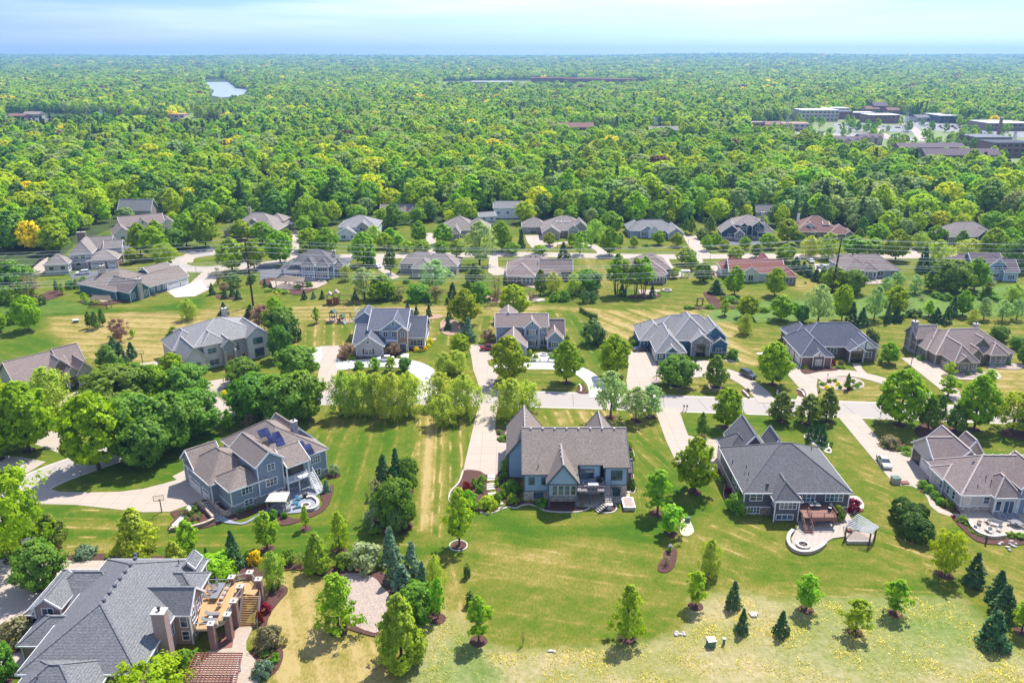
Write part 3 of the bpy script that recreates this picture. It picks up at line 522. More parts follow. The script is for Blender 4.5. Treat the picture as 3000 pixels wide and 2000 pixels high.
# ------------------------------------------------------------------ houses
LAND=[]      # landmarks for the labels of plants: (short name, X, Y)
class House:
    def __init__(s,name,label,cat,px,rot,wall,roof,trim='white',short=None,stone=None,sh=0,glass='glass',cen=(9,8),world=None,cap=None):
        s.w0=world or P(*px); s.rot=math.radians(rot); s.e=empty(name,(s.w0[0],s.w0[1],0),s.rot,label,cat)
        s.wallm=wall; s.roofm=roof; s.trim=M[trim]; s.glass=M[glass]; s.wings=[]; s.W=MB(); s.R=MB(); s.T=MB(); s.K=MB(); s.S=MB(); s.G={}; s.stone=stone; s.sh=sh; s.extra=[]
        s.cap=cap
        if short: c=s.world(*cen); LAND.append((short,c[0],c[1],label))
    def world(s,x,y): c,d=math.cos(s.rot),math.sin(s.rot); return (s.w0[0]+x*c-y*d,s.w0[1]+x*d+y*c)
    def wing(s,kind,x0,x1,y0,y1,ez,rz,o=.45,z0=0,wall=None,ends=(1,1),stone=None,ry=None,eb=None):
        k=len(s.wings); e=.004*k; ez+=e*1.5; rz+=e; x0-=e;x1+=e;y0-=e;y1+=e
        f=dict(x0=x0+o,x1=x1-o,y0=y0+o,y1=y1-o,ez=ez,rz=rz,f=y0+o,b=y1-o,l=x0+o,r=x1-o); s.wings.append(f)
        W=s.W if wall is None else s.G.setdefault(wall,MB())
        W.box(f['x0'],f['x1'],f['y0'],f['y1'],z0-.05 if z0==0 else z0,ez)
        sh=s.sh if stone is None else stone
        if sh: s.S.box(f['x0']-.07,f['x1']+.07,f['y0']-.07,f['y1']+.07,-.05,sh); s.T.box(f['x0']-.1,f['x1']+.1,f['y0']-.1,f['y1']+.1,sh,sh+.12)
        fh=.22; t=.05; R=s.R; T=s.T
        # corner boards
        for cx in(f['x0'],f['x1']):
            for cy in(f['y0'],f['y1']): T.box(cx-.09,cx+.09,cy-.09,cy+.09,max(sh,z0),ez-.01)
        def ring(zt,zb): 
            for a in((x0-t,x1+t,y0-t,y0+.02),(x0-t,x1+t,y1-.02,y1+t),(x0-t,x0+.02,y0+.02,y1-.02),(x1-.02,x1+t,y0+.02,y1-.02)): T.box(*a,zb,zt)
        if kind=='flat':
            R.box(x0,x1,y0,y1,ez,rz); ring(rz+.1,ez); return f
        if kind=='hip':
            w_,d_=x1-x0,y1-y0; r=min(w_,d_)/2
            if w_>=d_: A=(x0+r,(y0+y1)/2,rz);B=(x1-r,(y0+y1)/2,rz); pts=[(x0,y0,ez),(x1,y0,ez),(x1,y1,ez),(x0,y1,ez),A,B]; fs=[(0,1,5,4),(1,2,5),(2,3,4,5),(3,0,4)]; caps=[(A,B),((x0,y0,ez),A),((x0,y1,ez),A),((x1,y0,ez),B),((x1,y1,ez),B)]
            else: A=((x0+x1)/2,y0+r,rz);B=((x0+x1)/2,y1-r,rz); pts=[(x0,y0,ez),(x1,y0,ez),(x1,y1,ez),(x0,y1,ez),A,B]; fs=[(0,1,4),(1,2,5,4),(2,3,5),(3,0,4,5)]; caps=[(A,B),((x0,y0,ez),A),((x1,y0,ez),A),((x0,y1,ez),B),((x1,y1,ez),B)]
            R.poly(pts,fs+[(0,3,2,1)]); ring(ez+.03,ez-fh)
        else:
            if kind=='gx': m_=(y0+y1)/2 if ry is None else ry; eb_=ez if eb is None else eb; A=(x0,m_,rz);B=(x1,m_,rz); pts=[(x0,y0,ez),(x1,y0,ez),(x1,y1,eb_),(x0,y1,eb_),A,B]; fs=[(0,1,5,4),(2,3,4,5),(1,2,5),(3,0,4)]
            else: m_=(x0+x1)/2; A=(m_,y0,rz);B=(m_,y1,rz); pts=[(x0,y0,ez),(x1,y0,ez),(x1,y1,ez),(x0,y1,ez),A,B]; fs=[(1,2,5,4),(3,0,4,5),(0,1,4),(2,3,5)]
            # roof as two slabs with thickness so that the gable wall shows recessed under the rake
            th=.16
            for q in (fs[0],fs[1]):
                up=[pts[i] for i in q]; dn=[(a,b,c-th) for a,b,c in up]; n_=4
                R.poly(up+dn,[(0,1,2,3),(7,6,5,4)]+[(i,4+i,4+(i+1)%4,(i+1)%4) for i in range(4)])
            caps=[(A,B)]; sl=(rz-ez)/((m_-y0) if kind=='gx' else (x1-x0)/2); zr=rz-o*0-th-.01
            i0=f
            if kind=='gx':
                tri=[(i0['y0'],ez-.0),(i0['y1'],ez),((y0+y1)/2,rz-th-sl*0)]; yb,yt=f['y0'],f['y1']
                for xa,xb in((f['x0'],f['x0']+.3),(f['x1']-.3,f['x1'])):
                    zt=ez+sl*(o)-th
                    W.poly([(xa,yb,ez-.01),(xa,yt,ez-.01),(xa,yt,zt+eb_-ez),(xa,m_,rz-th),(xa,yb,zt),(xb,yb,ez-.01),(xb,yt,ez-.01),(xb,yt,zt+eb_-ez),(xb,m_,rz-th),(xb,yb,zt)],[(0,4,3,2,1),(5,6,7,8,9),(0,1,6,5),(1,2,7,6),(2,3,8,7),(3,4,9,8),(4,0,5,9)])
                for j,xx in enumerate((x0,x1)):
                    if ends[j]:
                        for yy,e_ in((y0,ez),(y1,eb_)): T.beam((xx,yy,e_-th/2),(xx,m_,rz-th/2),.12,th+.14)
                for yy,e_ in((y0,ez),(y1,eb_)): T.box(x0,x1,yy-t if yy==y0 else yy-.02,yy+.02 if yy==y0 else yy+t,e_-fh,e_-.02)
            else:
                zt=ez+sl*o-th; xb_,xt_=f['x0'],f['x1']; xm=(x0+x1)/2
                for ya,yb in((f['y0'],f['y0']+.3),(f['y1']-.3,f['y1'])):
                    W.poly([(xb_,ya,ez-.01),(xt_,ya,ez-.01),(xt_,ya,zt),(xm,ya,rz-th),(xb_,ya,zt),(xb_,yb,ez-.01),(xt_,yb,ez-.01),(xt_,yb,zt),(xm,yb,rz-th),(xb_,yb,zt)],[(0,1,2,3,4),(5,9,8,7,6),(0,5,6,1),(1,6,7,2),(2,7,8,3),(3,8,9,4),(4,9,5,0)])
                for j,yy in enumerate((y0,y1)):
                    if ends[j]:
                        for xx in(x0,x1): T.beam((xx,yy,ez-th/2),(xm,yy,rz-th/2),.12,th+.14)
                for xx in(x0,x1): T.box(xx-t if xx==x0 else xx-.02,xx+.02 if xx==x0 else xx+t,y0,y1,ez-fh,ez-.02)
        for a,b in caps: s.K.beam((a[0],a[1],a[2]+.02),(b[0],b[1],b[2]+.02),.3,.07)
        return f
    def frame(s,wg,side):
        if side=='f': return (0,-1),('y',wg['f'])
        if side=='b': return (0,1),('y',wg['b'])
        if side=='l': return (-1,0),('x',wg['l'])
        return (1,0),('x',wg['r'])
    def pos(s,wg,side,a,z):
        n_,(ax,v)=s.frame(wg,side)
        return Vector((a,v,z)) if ax=='y' else Vector((v,a,z))
    def win(s,wg,side,a,z,w,h,nx=2,ny=2,off=0,name='window',trim=None,glass=None,label=None,grille=True,fr=.11):
        n_,_x=s.frame(wg,side); n=Vector((n_[0],n_[1],0)); u=Vector((-n.y,n.x,0)); c=s.pos(wg,side,a,z)+n*(off+(.07 if s.sh and z<s.sh+.3 else 0))
        F=MB()
        for k in(-1,1):
            F.obox(c+u*(k*(w/2+fr/2))+n*.03,u,n,fr,.12,h+2*fr); F.obox(c+Vector((0,0,k*(h/2+fr/2)))+n*.03,u,n,w,.12,fr)
        for i in range(1,nx): F.obox(c+u*(-w/2+w*i/nx)+n*.035,u,n,.09,.1,h)
        for j in range(1,ny): F.obox(c+Vector((0,0,-h/2+h*j/ny))+n*.03,u,n,w,.08,.06)
        f=F.build(name,trim or s.trim,s.e,label=label); G=MB(); G.obox(c+n*.01,u,n,w,.06,h); G.build('pane',glass or s.glass,f); return f
    def gar(s,wg,side,a,w,h=2.3,m=None,off=0):
        n_,_x=s.frame(wg,side); n=Vector((n_[0],n_[1],0)); u=Vector((-n.y,n.x,0)); c=s.pos(wg,side,a,h/2+.02)+n*(off+(.08 if s.sh else 0))
        G=MB(); G.obox(c+n*.0,u,n,w,.06,h); 
        for j in range(1,4): G.obox(c+Vector((0,0,-h/2+h*j/4))+n*.03,u,n,w,.03,.04)
        g=G.build('garage_door',m or M['garage'],s.e); F=MB()
        for k in(-1,1): F.obox(c+u*(k*(w/2+.09))+n*.03,u,n,.18,.14,h+.2)
        F.obox(c+Vector((0,0,h/2+.09))+n*.03,u,n,w,.14,.18); F.build('door_frame',s.trim,g)
        V=MB(); V.obox(c+Vector((0,0,h*.36))+n*.03,u,n,w*.85,.03,h*.13); V.build('pane',M['glass_dark'],g)
    def door(s,wg,side,a,w=1.,h=2.1,m=None,z0=.05,name='door',off=0):
        n_,_x=s.frame(wg,side); n=Vector((n_[0],n_[1],0)); u=Vector((-n.y,n.x,0)); c=s.pos(wg,side,a,z0+h/2)+n*off
        G=MB(); G.obox(c+n*.02,u,n,w,.1,h); g=G.build(name,m or M['dgrey'],s.e); F=MB()
        for k in(-1,1): F.obox(c+u*(k*(w/2+.08))+n*.03,u,n,.14,.14,h+.15)
        F.obox(c+Vector((0,0,h/2+.08))+n*.03,u,n,w,.14,.14); F.build('door_frame',s.trim,g)
    def chim(s,x,y,w,d,z1,m=None,z0=0):
        b=MB(); b.box(x-w/2,x+w/2,y-d/2,y+d/2,z0,z1); c=b.build('chimney',m or M['tanstone'],s.e)
        t=MB(); t.box(x-w/2-.1,x+w/2+.1,y-d/2-.1,y+d/2+.1,z1,z1+.15); t.build('chimney_cap',M['curb'],c)
        t=MB(); t.cyl(x,y,z1+.15,z1+.6,.16,.16,8); t.cyl(x,y,z1+.6,z1+.72,.26,.2,8); t.build('flue',M['black'],c)
    def vents(s,pts,name='roof_vent',m=None,sz=.32,h=.22):
        for x,y,z in pts: b=MB(); b.box(x-sz/2,x+sz/2,y-sz/2,y+sz/2,z-.2,z+h); b.build(name,m or M['dgrey'],s.e)
    def pipes(s,pts):
        for x,y,z in pts: b=MB(); b.cyl(x,y,z-.3,z+.45,.09,.09,7); b.build('vent_pipe',M['dgrey'],s.e)
    def autowin(s,wg,sides='f',z=1.6,w=1.5,h=1.3,step=4.,nx=2):
        for sd_ in sides:
            a0,a1=(wg['x0'],wg['x1']) if sd_ in 'fb' else (wg['y0'],wg['y1']); n_=max(1,int((a1-a0)/step))
            for i in range(n_): s.win(wg,sd_,a0+(a1-a0)*(i+.5)/n_,z,w,h,nx)
    def done(s):
        s.W.build('wall',s.wallm,s.e); s.R.build('roof',s.roofm,s.e); s.T.build('roof_trim',s.trim,s.e); 
        if s.cap is not False and s.K.v: s.K.build('ridge_cap',s.cap or s.roofm,s.e)
        if s.S.v: s.S.build('stone_base',s.stone or M['bluestone'],s.e)
        for m_,b in s.G.items(): b.build('gable_wall',m_ if not isinstance(m_,str) else (W_.get(m_) or M.get(m_)),s.e)
        return s.e
def rail(b,pts,h=.95,step=1.5,r=.05,ball=None):
    for i in range(len(pts)-1):
        a=Vector(pts[i]);c=Vector(pts[i+1]); k=Vector((0,0,h))
        b.beam(a+k,c+k,.08,.06); b.beam(a+Vector((0,0,.12)),c+Vector((0,0,.12)),.05,.05); n=max(1,int((c-a).length/step))
        for j in range(n+1): q=a.lerp(c,j/n); b.box(q.x-.05,q.x+.05,q.y-.05,q.y+.05,q.z,q.z+h)
        m_=int((c-a).length/.45)
        for j in range(1,m_): q=a.lerp(c,j/m_); b.box(q.x-.015,q.x+.015,q.y-.015,q.y+.015,q.z+.1,q.z+h)
def stairs(parent,a,b,w,m,rail_m=None,n=None):
    a=Vector(a);b=Vector(b); n=n or max(3,int(abs(a.z-b.z)/.19)); d=(b-a); d2=Vector((d.x,d.y,0)).normalized(); u=Vector((-d2.y,d2.x,0)); S=MB()
    for i in range(n):
        q=a+d*((i+.5)/n); S.obox(q,u,d2,w,Vector((d.x,d.y,0)).length/n*.86,.06)
    st=S.build('stair',m,parent)
    for k in(-1,1): T=MB(); T.beam(a+u*(k*w/2)-Vector((0,0,.1)),b+u*(k*w/2)-Vector((0,0,.02)),.07,.26); T.build('stringer',rail_m or m,st)
    for k in(-1,1):
        Rr=MB()
        p0=a+u*(k*w/2);p1=b+u*(k*w/2); Rr.beam(p0+Vector((0,0,.95)),p1+Vector((0,0,.95)),.07); 
        for j in range(n+1): q=p0.lerp(p1,j/n); Rr.box(q.x-.02,q.x+.02,q.y-.02,q.y+.02,q.z,q.z+.95)
        Rr.build('stair_rail',rail_m or m,st)
    return st
H_=House
# --- the brick house at the lower left (A)
h=H_('brick_house','large pink brick house with grey shingle roof and tall chimney, lower left corner','house',(0,0),0,M['pinkbrick'],R_['grey'],short='brick deck house',cen=(-54,92),world=(0,0))
wm=h.wing('hip',-62,-46.5,79.3,103.5,5.2,9.9); h.wing('hip',-69,-54.5,92.6,103.2,3.5,7.0); 
w2=h.wing('hip',-66.3,-56,86.2,92.8,3.6,5.9); w3=h.wing('gx',-52.5,-44.3,90.4,95.8,5.2,7.9); w4=h.wing('hip',-52,-45.1,94.8,100.4,5.0,7.0)
w5=h.wing('hip',-61,-50.6,73.5,82.5,4.9,8.0); h.wing('gy',-67.2,-63,91.9,98.4,5.1,6.8,z0=3.4,o=.3)
h.wing('gy',-49.2,-47.,99.6,102.6,6.2,7.4,z0=5,o=.3)
h.chim(-46.3,86.2,1.7,1.3,9.2,M['pinkbrick'])
for y,z_,hh in((83.3,3.9,1.9),(83.3,1.5,1.5),(84.6,3.9,2.4)): h.win(wm,'r',y,z_,1.0,hh,1,2)
h.win(wm,'r',88.2,3.6,1.1,2.4,2,3); h.win(wm,'r',89.8,3.6,1.1,2.4,2,3); h.win(wm,'r',88.4,1.3,1.1,1.6,1,2)
h.win(w3,'f',-45.6,3.9,.9,1.8,1,2); h.win(w3,'f',-45.6,1.5,.9,1.4,1,2); h.win(w3,'r',92.,4.3,1.1,1.6,2,2); h.win(w3,'r',94.,4.3,1.,1.6,2,2); h.win(w3,'r',93,1.7,2.4,1.9,3,1)
h.win(w4,'r',96.5,4.2,1.8,1.5,2,2); h.win(w5,'r',77,3,1.2,1.6,2,2)
for a in(-59.5,-56): h.win(wm,'f',a,3,1.2,1.7,1,2)
h.win(h.wings[6],'f',-65.1,4.5,1.5,1.0,2,1); h.win(h.wings[7],'r',101.1,5.8,1.,.8,1,1)
h.win(h.wings[1],'f',-67.6,1.8,1.1,1.7,1,2)
h.vents([(-54.1,96.9-1.55*i,9.9) for i in range(7)]+[(-54.5,97.9,9.9)],sz=.42); h.pipes([(-49.2,99.5,7.4),(-57.3,76.6,7),(-58.2,75.3,6),(-57.4,75.3,6),(-56.6,75.3,6)])
h.done()
dz=3.4
dk=empty('raised_deck',(0,0,0),0,'raised cedar deck on tall brick pillars behind the brick house','deck')
dpx=[(574,1842),(609,1842),(662,1820),(690,1765),(712,1738),(745,1742),(756,1726),(734,1699),(690,1705),(672,1714),(605,1712),(590,1770)]
dp=[P(x,y,dz) for x,y in dpx]; b=MB(); b.prism(dp,dz-.22,dz); b.build('deck_floor',M['deck'],dk)
b=MB(); b.prism([P(x,y,dz-.25) for x,y in dpx[:4]]+[P(640,1790,dz-.25)],dz-.55,dz-.23); b.build('fascia',M['white'],dk)
for x,y in((617,1824),(665,1797),(684,1758),(703,1715),(678,1688),(731,1674),(757,1694)):
    X,Y=P(x,y,4.5); b=MB(); b.box(X-.42,X+.42,Y-.42,Y+.42,0,4.35); p=b.build('brick_pillar',M['redbrick'],dk); b=MB(); b.box(X-.5,X+.5,Y-.5,Y+.5,4.35,4.5); b.cyl(X,Y,4.5,4.8,.16,.12,8); b.build('pillar_cap',M['curb'],p)
for q in (((605,1712),(672,1712)),((574,1842),(609,1842),(662,1820),(690,1765),(710,1738)),((678,1706),(731,1690),(756,1712))): b=MB(); rail(b,[P(x,y,dz)+(dz,) for x,y in q]); b.build('railing',M['steel'],dk)
stairs(dk,P(737,1744,dz)+(dz,),P(728,1838,0)+(.1,),2.6,M['deck'],M['steel'],18)
# --- the solar panel house (B)
h=H_('solar_panel_house','grey blue two storey house with brown roof, solar panels and a covered porch','house',(681.8,1497.6),43,W_['solarb'],R_['brown'],short='solar panel house',stone=M['bluestone'],sh=1.75,cen=(10,8))
lw=h.wing('hip',-.9,6.6,-1.7,5.5,5.0,7.2); ga=h.wing('hip',-2.2,7.5,3.6,15.2,4.6,8.2,stone=0); tg=h.wing('gy',4.4,10.2,-1.9,9,7.9,10.2,stone=1.75)
mn=h.wing('hip',6.0,19.8,-.8,17,6.0,10.6); po=h.wing('gx',9.9,14.7,-2.9,5.5,6.3,8.6,z0=5.9,wall='solarb',stone=0); g2=h.wing('gx',-2.,4,11.0,17.5,4.7,7.6,stone=0); bk=h.wing('gy',13.5,20.4,5,14.5,5.6,9.3)
h.win(lw,'f',2.6,3.9,1.9,1.25,3,2); h.win(lw,'f',2.6,1.5,1.5,1.15,2,2,off=.05); h.win(tg,'f',7.3,3.9,2.1,1.35,3,2); h.win(tg,'f',7.5,6.9,1.3,1.15,2,2); h.win(tg,'f',8.3,1.4,1.5,1.1,2,2,off=.05)
h.win(mn,'f',17,4.5,1.9,1.4,4,2); h.win(mn,'f',17.2,1.7,1.2,1.3,2,2,off=.05); h.gar(ga,'l',11.6,4.6,2.3); h.gar(ga,'l',6.8,2.8,2.3)
b=MB(); b.box(10.3,14.4,-.45,-.36,3.2,5.8); b.build('screen',M['black'],h.e); b=MB(); b.box(9.9,14.5,-2.6,-.38,2.75,3.0); dkk=b.build('porch_deck',M['white'],h.e); b=MB()
rail(b,[(9.95,-.5,3),(9.95,-2.55,3),(14.45,-2.55,3)],.95,1.2); b.build('railing',M['white'],dkk); b=MB()
for x in(9.95,14.45): b.box(x-.12,x+.12,-2.65,-2.41,0,6.0)
b.box(12.1,12.3,-2.6,-2.4,0,2.8); b.build('porch_post',M['white'],h.e); stairs(h.e,(14.9,-1.6,3.0),(14.9,-5.2,.1),1.3,M['white'],M['white'],15)
h.chim(16.2,5.4,1.1,1.,10.8,M['bluestone'],z0=6)
# solar panels lie on the front slope of the main roof
sl=(10.6-6.0)/6.9
def on_roof(cx,cy,up):
    d=ray(500+cx/3.136,1150+cy/3.136); c_,s_=math.cos(h.rot),math.sin(h.rot); oy=-(0-h.w0[0])*s_*1+(0-h.w0[1])*c_; oy=(-h.w0[0])*(-s_)+(-h.w0[1])*c_; ox=(-h.w0[0])*c_+(-h.w0[1])*s_
    dy=-d[0]*s_+d[1]*c_; dx=d[0]*c_+d[1]*s_; t=(6.0+up+sl*(oy+.8)-HC)/(d[2]-sl*dy); return (ox+dx*t,oy+dy*t,HC+d[2]*t)
for q in ([(790,350),(887,315),(918,378),(825,415)],[(878,400),(922,382),(962,450),(912,468)],[(925,372),(992,350),(1020,396),(950,418)],[(952,422),(1022,400),(1040,433),(970,456)],[(968,460),(1040,438),(1062,483),(990,508)],[(992,512),(1212,437),(1232,470),(1032,546)],[(1210,487),(1280,462),(1325,550),(1255,578)]):
    up=[on_roof(x,y,.2) for x,y in q]; b=MB(); b.poly(up+[(x,y,z-.1) for x,y,z in up],[(0,1,2,3),(3,2,1,0),(7,6,5,4)]+[(i,4+i,4+(i+1)%4,(i+1)%4) for i in range(4)]); b.f.pop(1); b.m.pop(1); b.build('solar_panel',M['solar'],h.e)
h.pipes([(4.2,7.5,6.6),(8.6,3.5,9.2)]); h.done()
# --- the light blue walkout (C)
h=H_('blue_walkout_house','light blue walkout house with long brown roof and pointed front gable in the centre foreground','house',(1527,1467),0,W_['blue'],R_['weath'],'dgrey',short='blue walkout house',stone=M['tanstone'],sh=1.9,cen=(10,8),cap=flat('ridge_taupe',(.30,.26,.24)))
mn=lf=h.wing('gx',.1,10.4,-.1,17.2,5.6,10.9,ends=(1,0)); md=h.wing('gx',10.4,15.1,1.65,17.2,6.65,10.9,ry=8.55,eb=5.6,ends=(0,0)); rt=h.wing('gx',15.1,20.1,1.15,17.2,6.35,10.9,ry=8.55,eb=5.6,ends=(0,1),stone=2.4); bay=h.wing('gy',4.5,10.5,-2.8,7.5,5.0,9.0,stone=0,z0=2.3)
gr=h.wing('gy',-2.8,4.4,8.2,21.6,5.0,9.6,stone=0); fr=h.wing('gy',13.2,18.4,8,18.2,6.5,9.9,stone=0); h.wing('gx',20.2,21.2,4.2,8.,3.6,5.4,stone=0)
b=MB(); b.box(4.95,10.05,-.3,.3,0,2.3); b.box(4.75,10.25,-2.38,-2.3,2.05,2.4); b.build('stone_wall',M['tanstone'],h.e)
b=MB()
for x in(5.0,9.95): b.box(x-.15,x+.15,-2.5,-2.2,0,2.35)
b.box(4.8,10.2,-2.4,-2.3,2.2,2.45); b.box(4.8,10.2,-2.42,-2.3,4.75,4.95); b.build('porch_post',M['dgrey'],h.e)
for i in range(4): h.win(bay,'f',6.05+1.12*i,3.65,.82,1.9,1,2,trim=M['curb'])
h.win(lf,'f',1.9,4.0,.9,1.3,1,2); h.win(mn,'f',4.2,4.0,.8,1.3,1,2); h.win(lf,'f',3.2,1.05,1.6,1.2,2,1,off=.05); h.win(rt,'f',17.7,4.5,1.9,1.8,2,2); h.win(rt,'f',17.6,1.1,1.7,1.8,2,1,off=.05)
h.win(md,'f',11.9,4.5,3.1,1.9,3,1); h.gar(gr,'l',12.5,5.5); h.gar(gr,'l',18,3)
b=MB(); b.box(10.1,15.2,-1.5,1.9,2.75,2.98); d_=b.build('deck',M['greydeck'],h.e); b=MB(); rail(b,[(10.15,-1.45,2.98),(15.15,-1.45,2.98)],.95,1.7); b.build('railing',M['greydeck'],d_); b=MB(); rail(b,[(15.15,-.2,2.98),(15.15,1.5,2.98)],.95); b.build('railing',M['mesh'],d_)
b=MB(); b.box(15.0,15.2,-1.5,-1.3,0,2.8); b.box(12.5,12.7,-1.45,-1.25,0,2.8); b.build('deck_post',M['dgrey'],d_); stairs(h.e,(15.9,.8,2.98),(15.9,-2.2,1.1),1.3,M['curb'],M['dgrey'],10); stairs(h.e,(15.3,-2.9,1.1),(13.6,-3.8,.1),1.2,M['curb'],M['dgrey'],5)
b=MB(); b.box(15.2,16.6,-3.3,-2.2,.95,1.1); b.cyl(15.9,-2.8,0,.95,.5,.5,12); b.build('landing',M['curb'],h.e)
h.vents([(1.9+2.27*i,8.25,10.75) for i in range(8)],m=M['curb'],sz=.34); h.vents([(1.05,17.6-1.5*i,9.3) for i in range(3)]+[(7.3,.6+1.6*i,8.8) for i in range(4)]+[(15.9,14,9.7)],m=M['curb'],sz=.28); h.pipes([(3.1,1.2,6.6),(18.6,3.1,7.1)])
h.done()
sheet('patio',[(1690,1440),(1845,1440),(1845,1474),(1795,1474),(1785,1482),(1748,1488),(1690,1484)],M['concrete'])
# --- the dark grey house (D)
h=H_('charcoal_house','dark grey walkout house with large hipped charcoal roof and red wooden deck','house',(2268.9,1508.7),0,W_['dark'],R_['char'],short='charcoal deck house',stone=M['brownstone'],sh=1.6,cen=(4,8))
mn=h.wing('hip',-6.2,13.4,-.3,17.2,4.7,10.2,stone=1.6); ba=h.wing('hip',-1.3,3.8,-2.5,6,4.3,6.9,stone=0); g1=h.wing('hip',-5.5,1,14.8,22,4,7.2,stone=0); g2=h.wing('gy',-3.4,3.6,15,24.5,4,8.4,stone=0); h.wing('gy',2.2,5.2,12,18.0,6.4,9.1,stone=0)
h.win(mn,'f',-3.6,3.7,2.1,1.4,2,2); h.win(mn,'f',-3.9,1.1,2.1,1.2,4,2,off=.05); h.win(mn,'f',5.7,3.5,2.2,1.5,3,2,glass=M['glass_teal']); h.win(mn,'f',10.3,3.6,3.0,1.4,4,2,glass=M['glass_teal']); h.win(mn,'f',10.4,1.1,2.2,1.2,3,1,off=.05)
h.win(ba,'f',1.4,3.4,2.9,1.5,4,2); h.win(ba,'f',1.,1.0,2.9,.95,3,1); h.win(ba,'l',-1.2,3.5,1.1,1.4,2,2)
for y in(1.2,3.2,5.4,7.2): h.win(mn,'l',y,3.4,.9,1.5,1,2)
h.gar(g1,'l',18.3,5.2,2.4,M['tan_garage']); b=MB(); b.box(-5.1,-4.8,15.,15.3,0,4); b.build('porch_post',M['white'],h.e)
b=MB(); b.box(3.7,9.4,-4.2,-.1,2.0,2.2); d_=b.build('deck',M['reddeck'],h.e); b=MB(); rail(b,[(9.35,-.4,2.2),(9.35,-4.15,2.2),(4.9,-4.15,2.2)],.9,1.8); rail(b,[(4.9,-4.15,2.2),(4.9,-2.2,2.2)],.9); b.build('railing',M['reddeck'],d_)
b=MB(); b.box(8.9,9.1,-4.0,-3.8,0,2.); b.box(5.5,5.7,-4,-3.8,0,2.); b.build('deck_post',M['reddeck'],d_); b=MB(); b.box(4.6,9.4,-4.25,-4.2,1.5,2.2); b.build('fascia',M['reddeck'],d_)
stairs(h.e,(4.1,-3.2,2.1),(4.1,-6.2,.1),1.3,M['reddeck'],M['brownstone'],9)
h.vents([(-1.6,.9,5.6)],sz=.4,h=.5); h.pipes([(-4.4,3.2,6.6),(-5.4,10,5.4),(-4.2,5.5,6.8),(9.8,11.5,7.4)]); h.done()
# --- the tan house with the patio at the right (E)
h=H_('taupe_patio_house','pale siding house with rose brown roof, corner turret and round patio at the right edge','house',(2806,1485),0,W_['lbeige'],R_['pink'],short='taupe patio house',stone=M['tanstone'],sh=1.0,cen=(6,6),cap=flat('ridge_pale',(.42,.35,.31)))
mn=h.wing('hip',-1.,22,-1.8,11.5,3.5,8.1); g1=h.wing('gx',-.1,5.5,9.4,19.2,3.4,7.1,stone=0); g2=h.wing('gy',1.8,9.,8,19.,3.6,7.4,stone=0); lf=h.wing('hip',-1.3,6,4,9.2,3.3,5.2,stone=0); tu=h.wing('hip',4.4,9.6,-2.9,3.5,3.6,6.6,o=.6,stone=0); rt=h.wing('gy',9.,15.5,-2.6,6,5.2,8.4,wall='solarb',stone=0); h.wing('gy',6,10,11,15,5,8,stone=0)
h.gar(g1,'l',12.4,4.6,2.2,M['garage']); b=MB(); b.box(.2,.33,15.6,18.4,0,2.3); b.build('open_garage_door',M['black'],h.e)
for y in(5,6.8): h.win(lf,'l',y,1.9,.8,1.4,1,2)
for y in(1.0,3): h.win(mn,'l',y,1.9,.8,1.5,1,2,glass=M['glass_teal'])
h.win(mn,'f',.5,2.2,1.1,1.4,1,2,glass=M['tan_garage']); h.win(mn,'f',4.0,2.3,1.,1.3,1,2); h.win(tu,'f',5.7,1.7,.9,1.9,1,1); h.win(tu,'f',7.6,1.5,1.7,2.4,2,1); h.win(rt,'f',12,3.6,3,1.6,3,2,glass=M['glass_teal']); h.win(rt,'f',12,1,3,1,3,1)
h.vents([(4.2+1.65*i,4.9,8.0) for i in range(7)],m=M['curb'],sz=.35); h.pipes([(4.6,1.0,5.6),(2.6,-.3,4.5),(5.2,.2,5.2),(.3,-.9,3.9)])
b=MB(); b.cyl(7,-2.6,0,.2,2.3,2.3,16); b.cyl(7,-2.6,.2,.38,1.8,1.8,16); b.build('porch_step',M['bluestone'],h.e); h.done()
# --- second row, left to right
h=H_('beige_gabled_house','sage beige house with rose brown roof and arched entry at the left edge','house',(204.1,1140.2),47,W_['beige'],R_['pink'],short='sage beige house',cen=(0,8),trim='curb')
mn=h.wing('gx',-11,2,1.8,14.5,4,8.2); h.wing('gy',-3.4,2.4,1.4,9,4.6,7.6,wall='brownstone'); r=h.wing('gy',1.6,6.2,-1.6,10,3.6,6.6); h.wing('gx',0,6.,4,12,5,8.6); e_=h.wing('gy',-.6,2.9,-1.2,4,4.2,6.0)
h.door(e_,'f',1.2,2.2,3.2,M['glass_dark']); h.win(r,'f',4.3,1.9,1.4,1.4,1,1); h.win(r,'f',4.3,3.3,1.3,.5,1,1); h.autowin(mn,'l'); h.done()
h=H_('grey_stucco_house','large two storey pale grey stucco house with slate grey hipped roof and tall arched windows','house',(567.6,1087.6),38,W_['stucco'],R_['lgrey'],'curb',short='grey stucco house',cen=(10,8),cap=flat('ridge_lgrey',(.38,.36,.37)))
mn=h.wing('hip',.6,20,-.3,17.5,6.4,10.4,wall='greyst'); g1=h.wing('gy',-2.7,3.4,-2.2,9,3.9,7.1); h.wing('hip',-3,6,6,17,4.5,8.2); md=h.wing('hip',2.7,9.3,-.9,8,6.5,8.9); en=h.wing('gy',7.2,11.,-2.7,4,5.8,7.7,wall='greyst'); r=h.wing('gy',14.2,20.8,-1.2,9,6.3,8.9)
for w_,a,z,ww,hh in((g1,.4,1.6,2.0,2.1),(md,5.4,1.5,2.3,1.3),(md,5.2,4.7,2.2,1.3),(r,17.6,1.6,2.4,2.2),(r,17.5,4.9,2.4,1.5)): h.win(w_,'f',a,z,ww,hh,2,2,trim=M['dgrey'] if w_ is g1 or w_ is r else None,glass=M['glass_teal'] if z>4 else None)
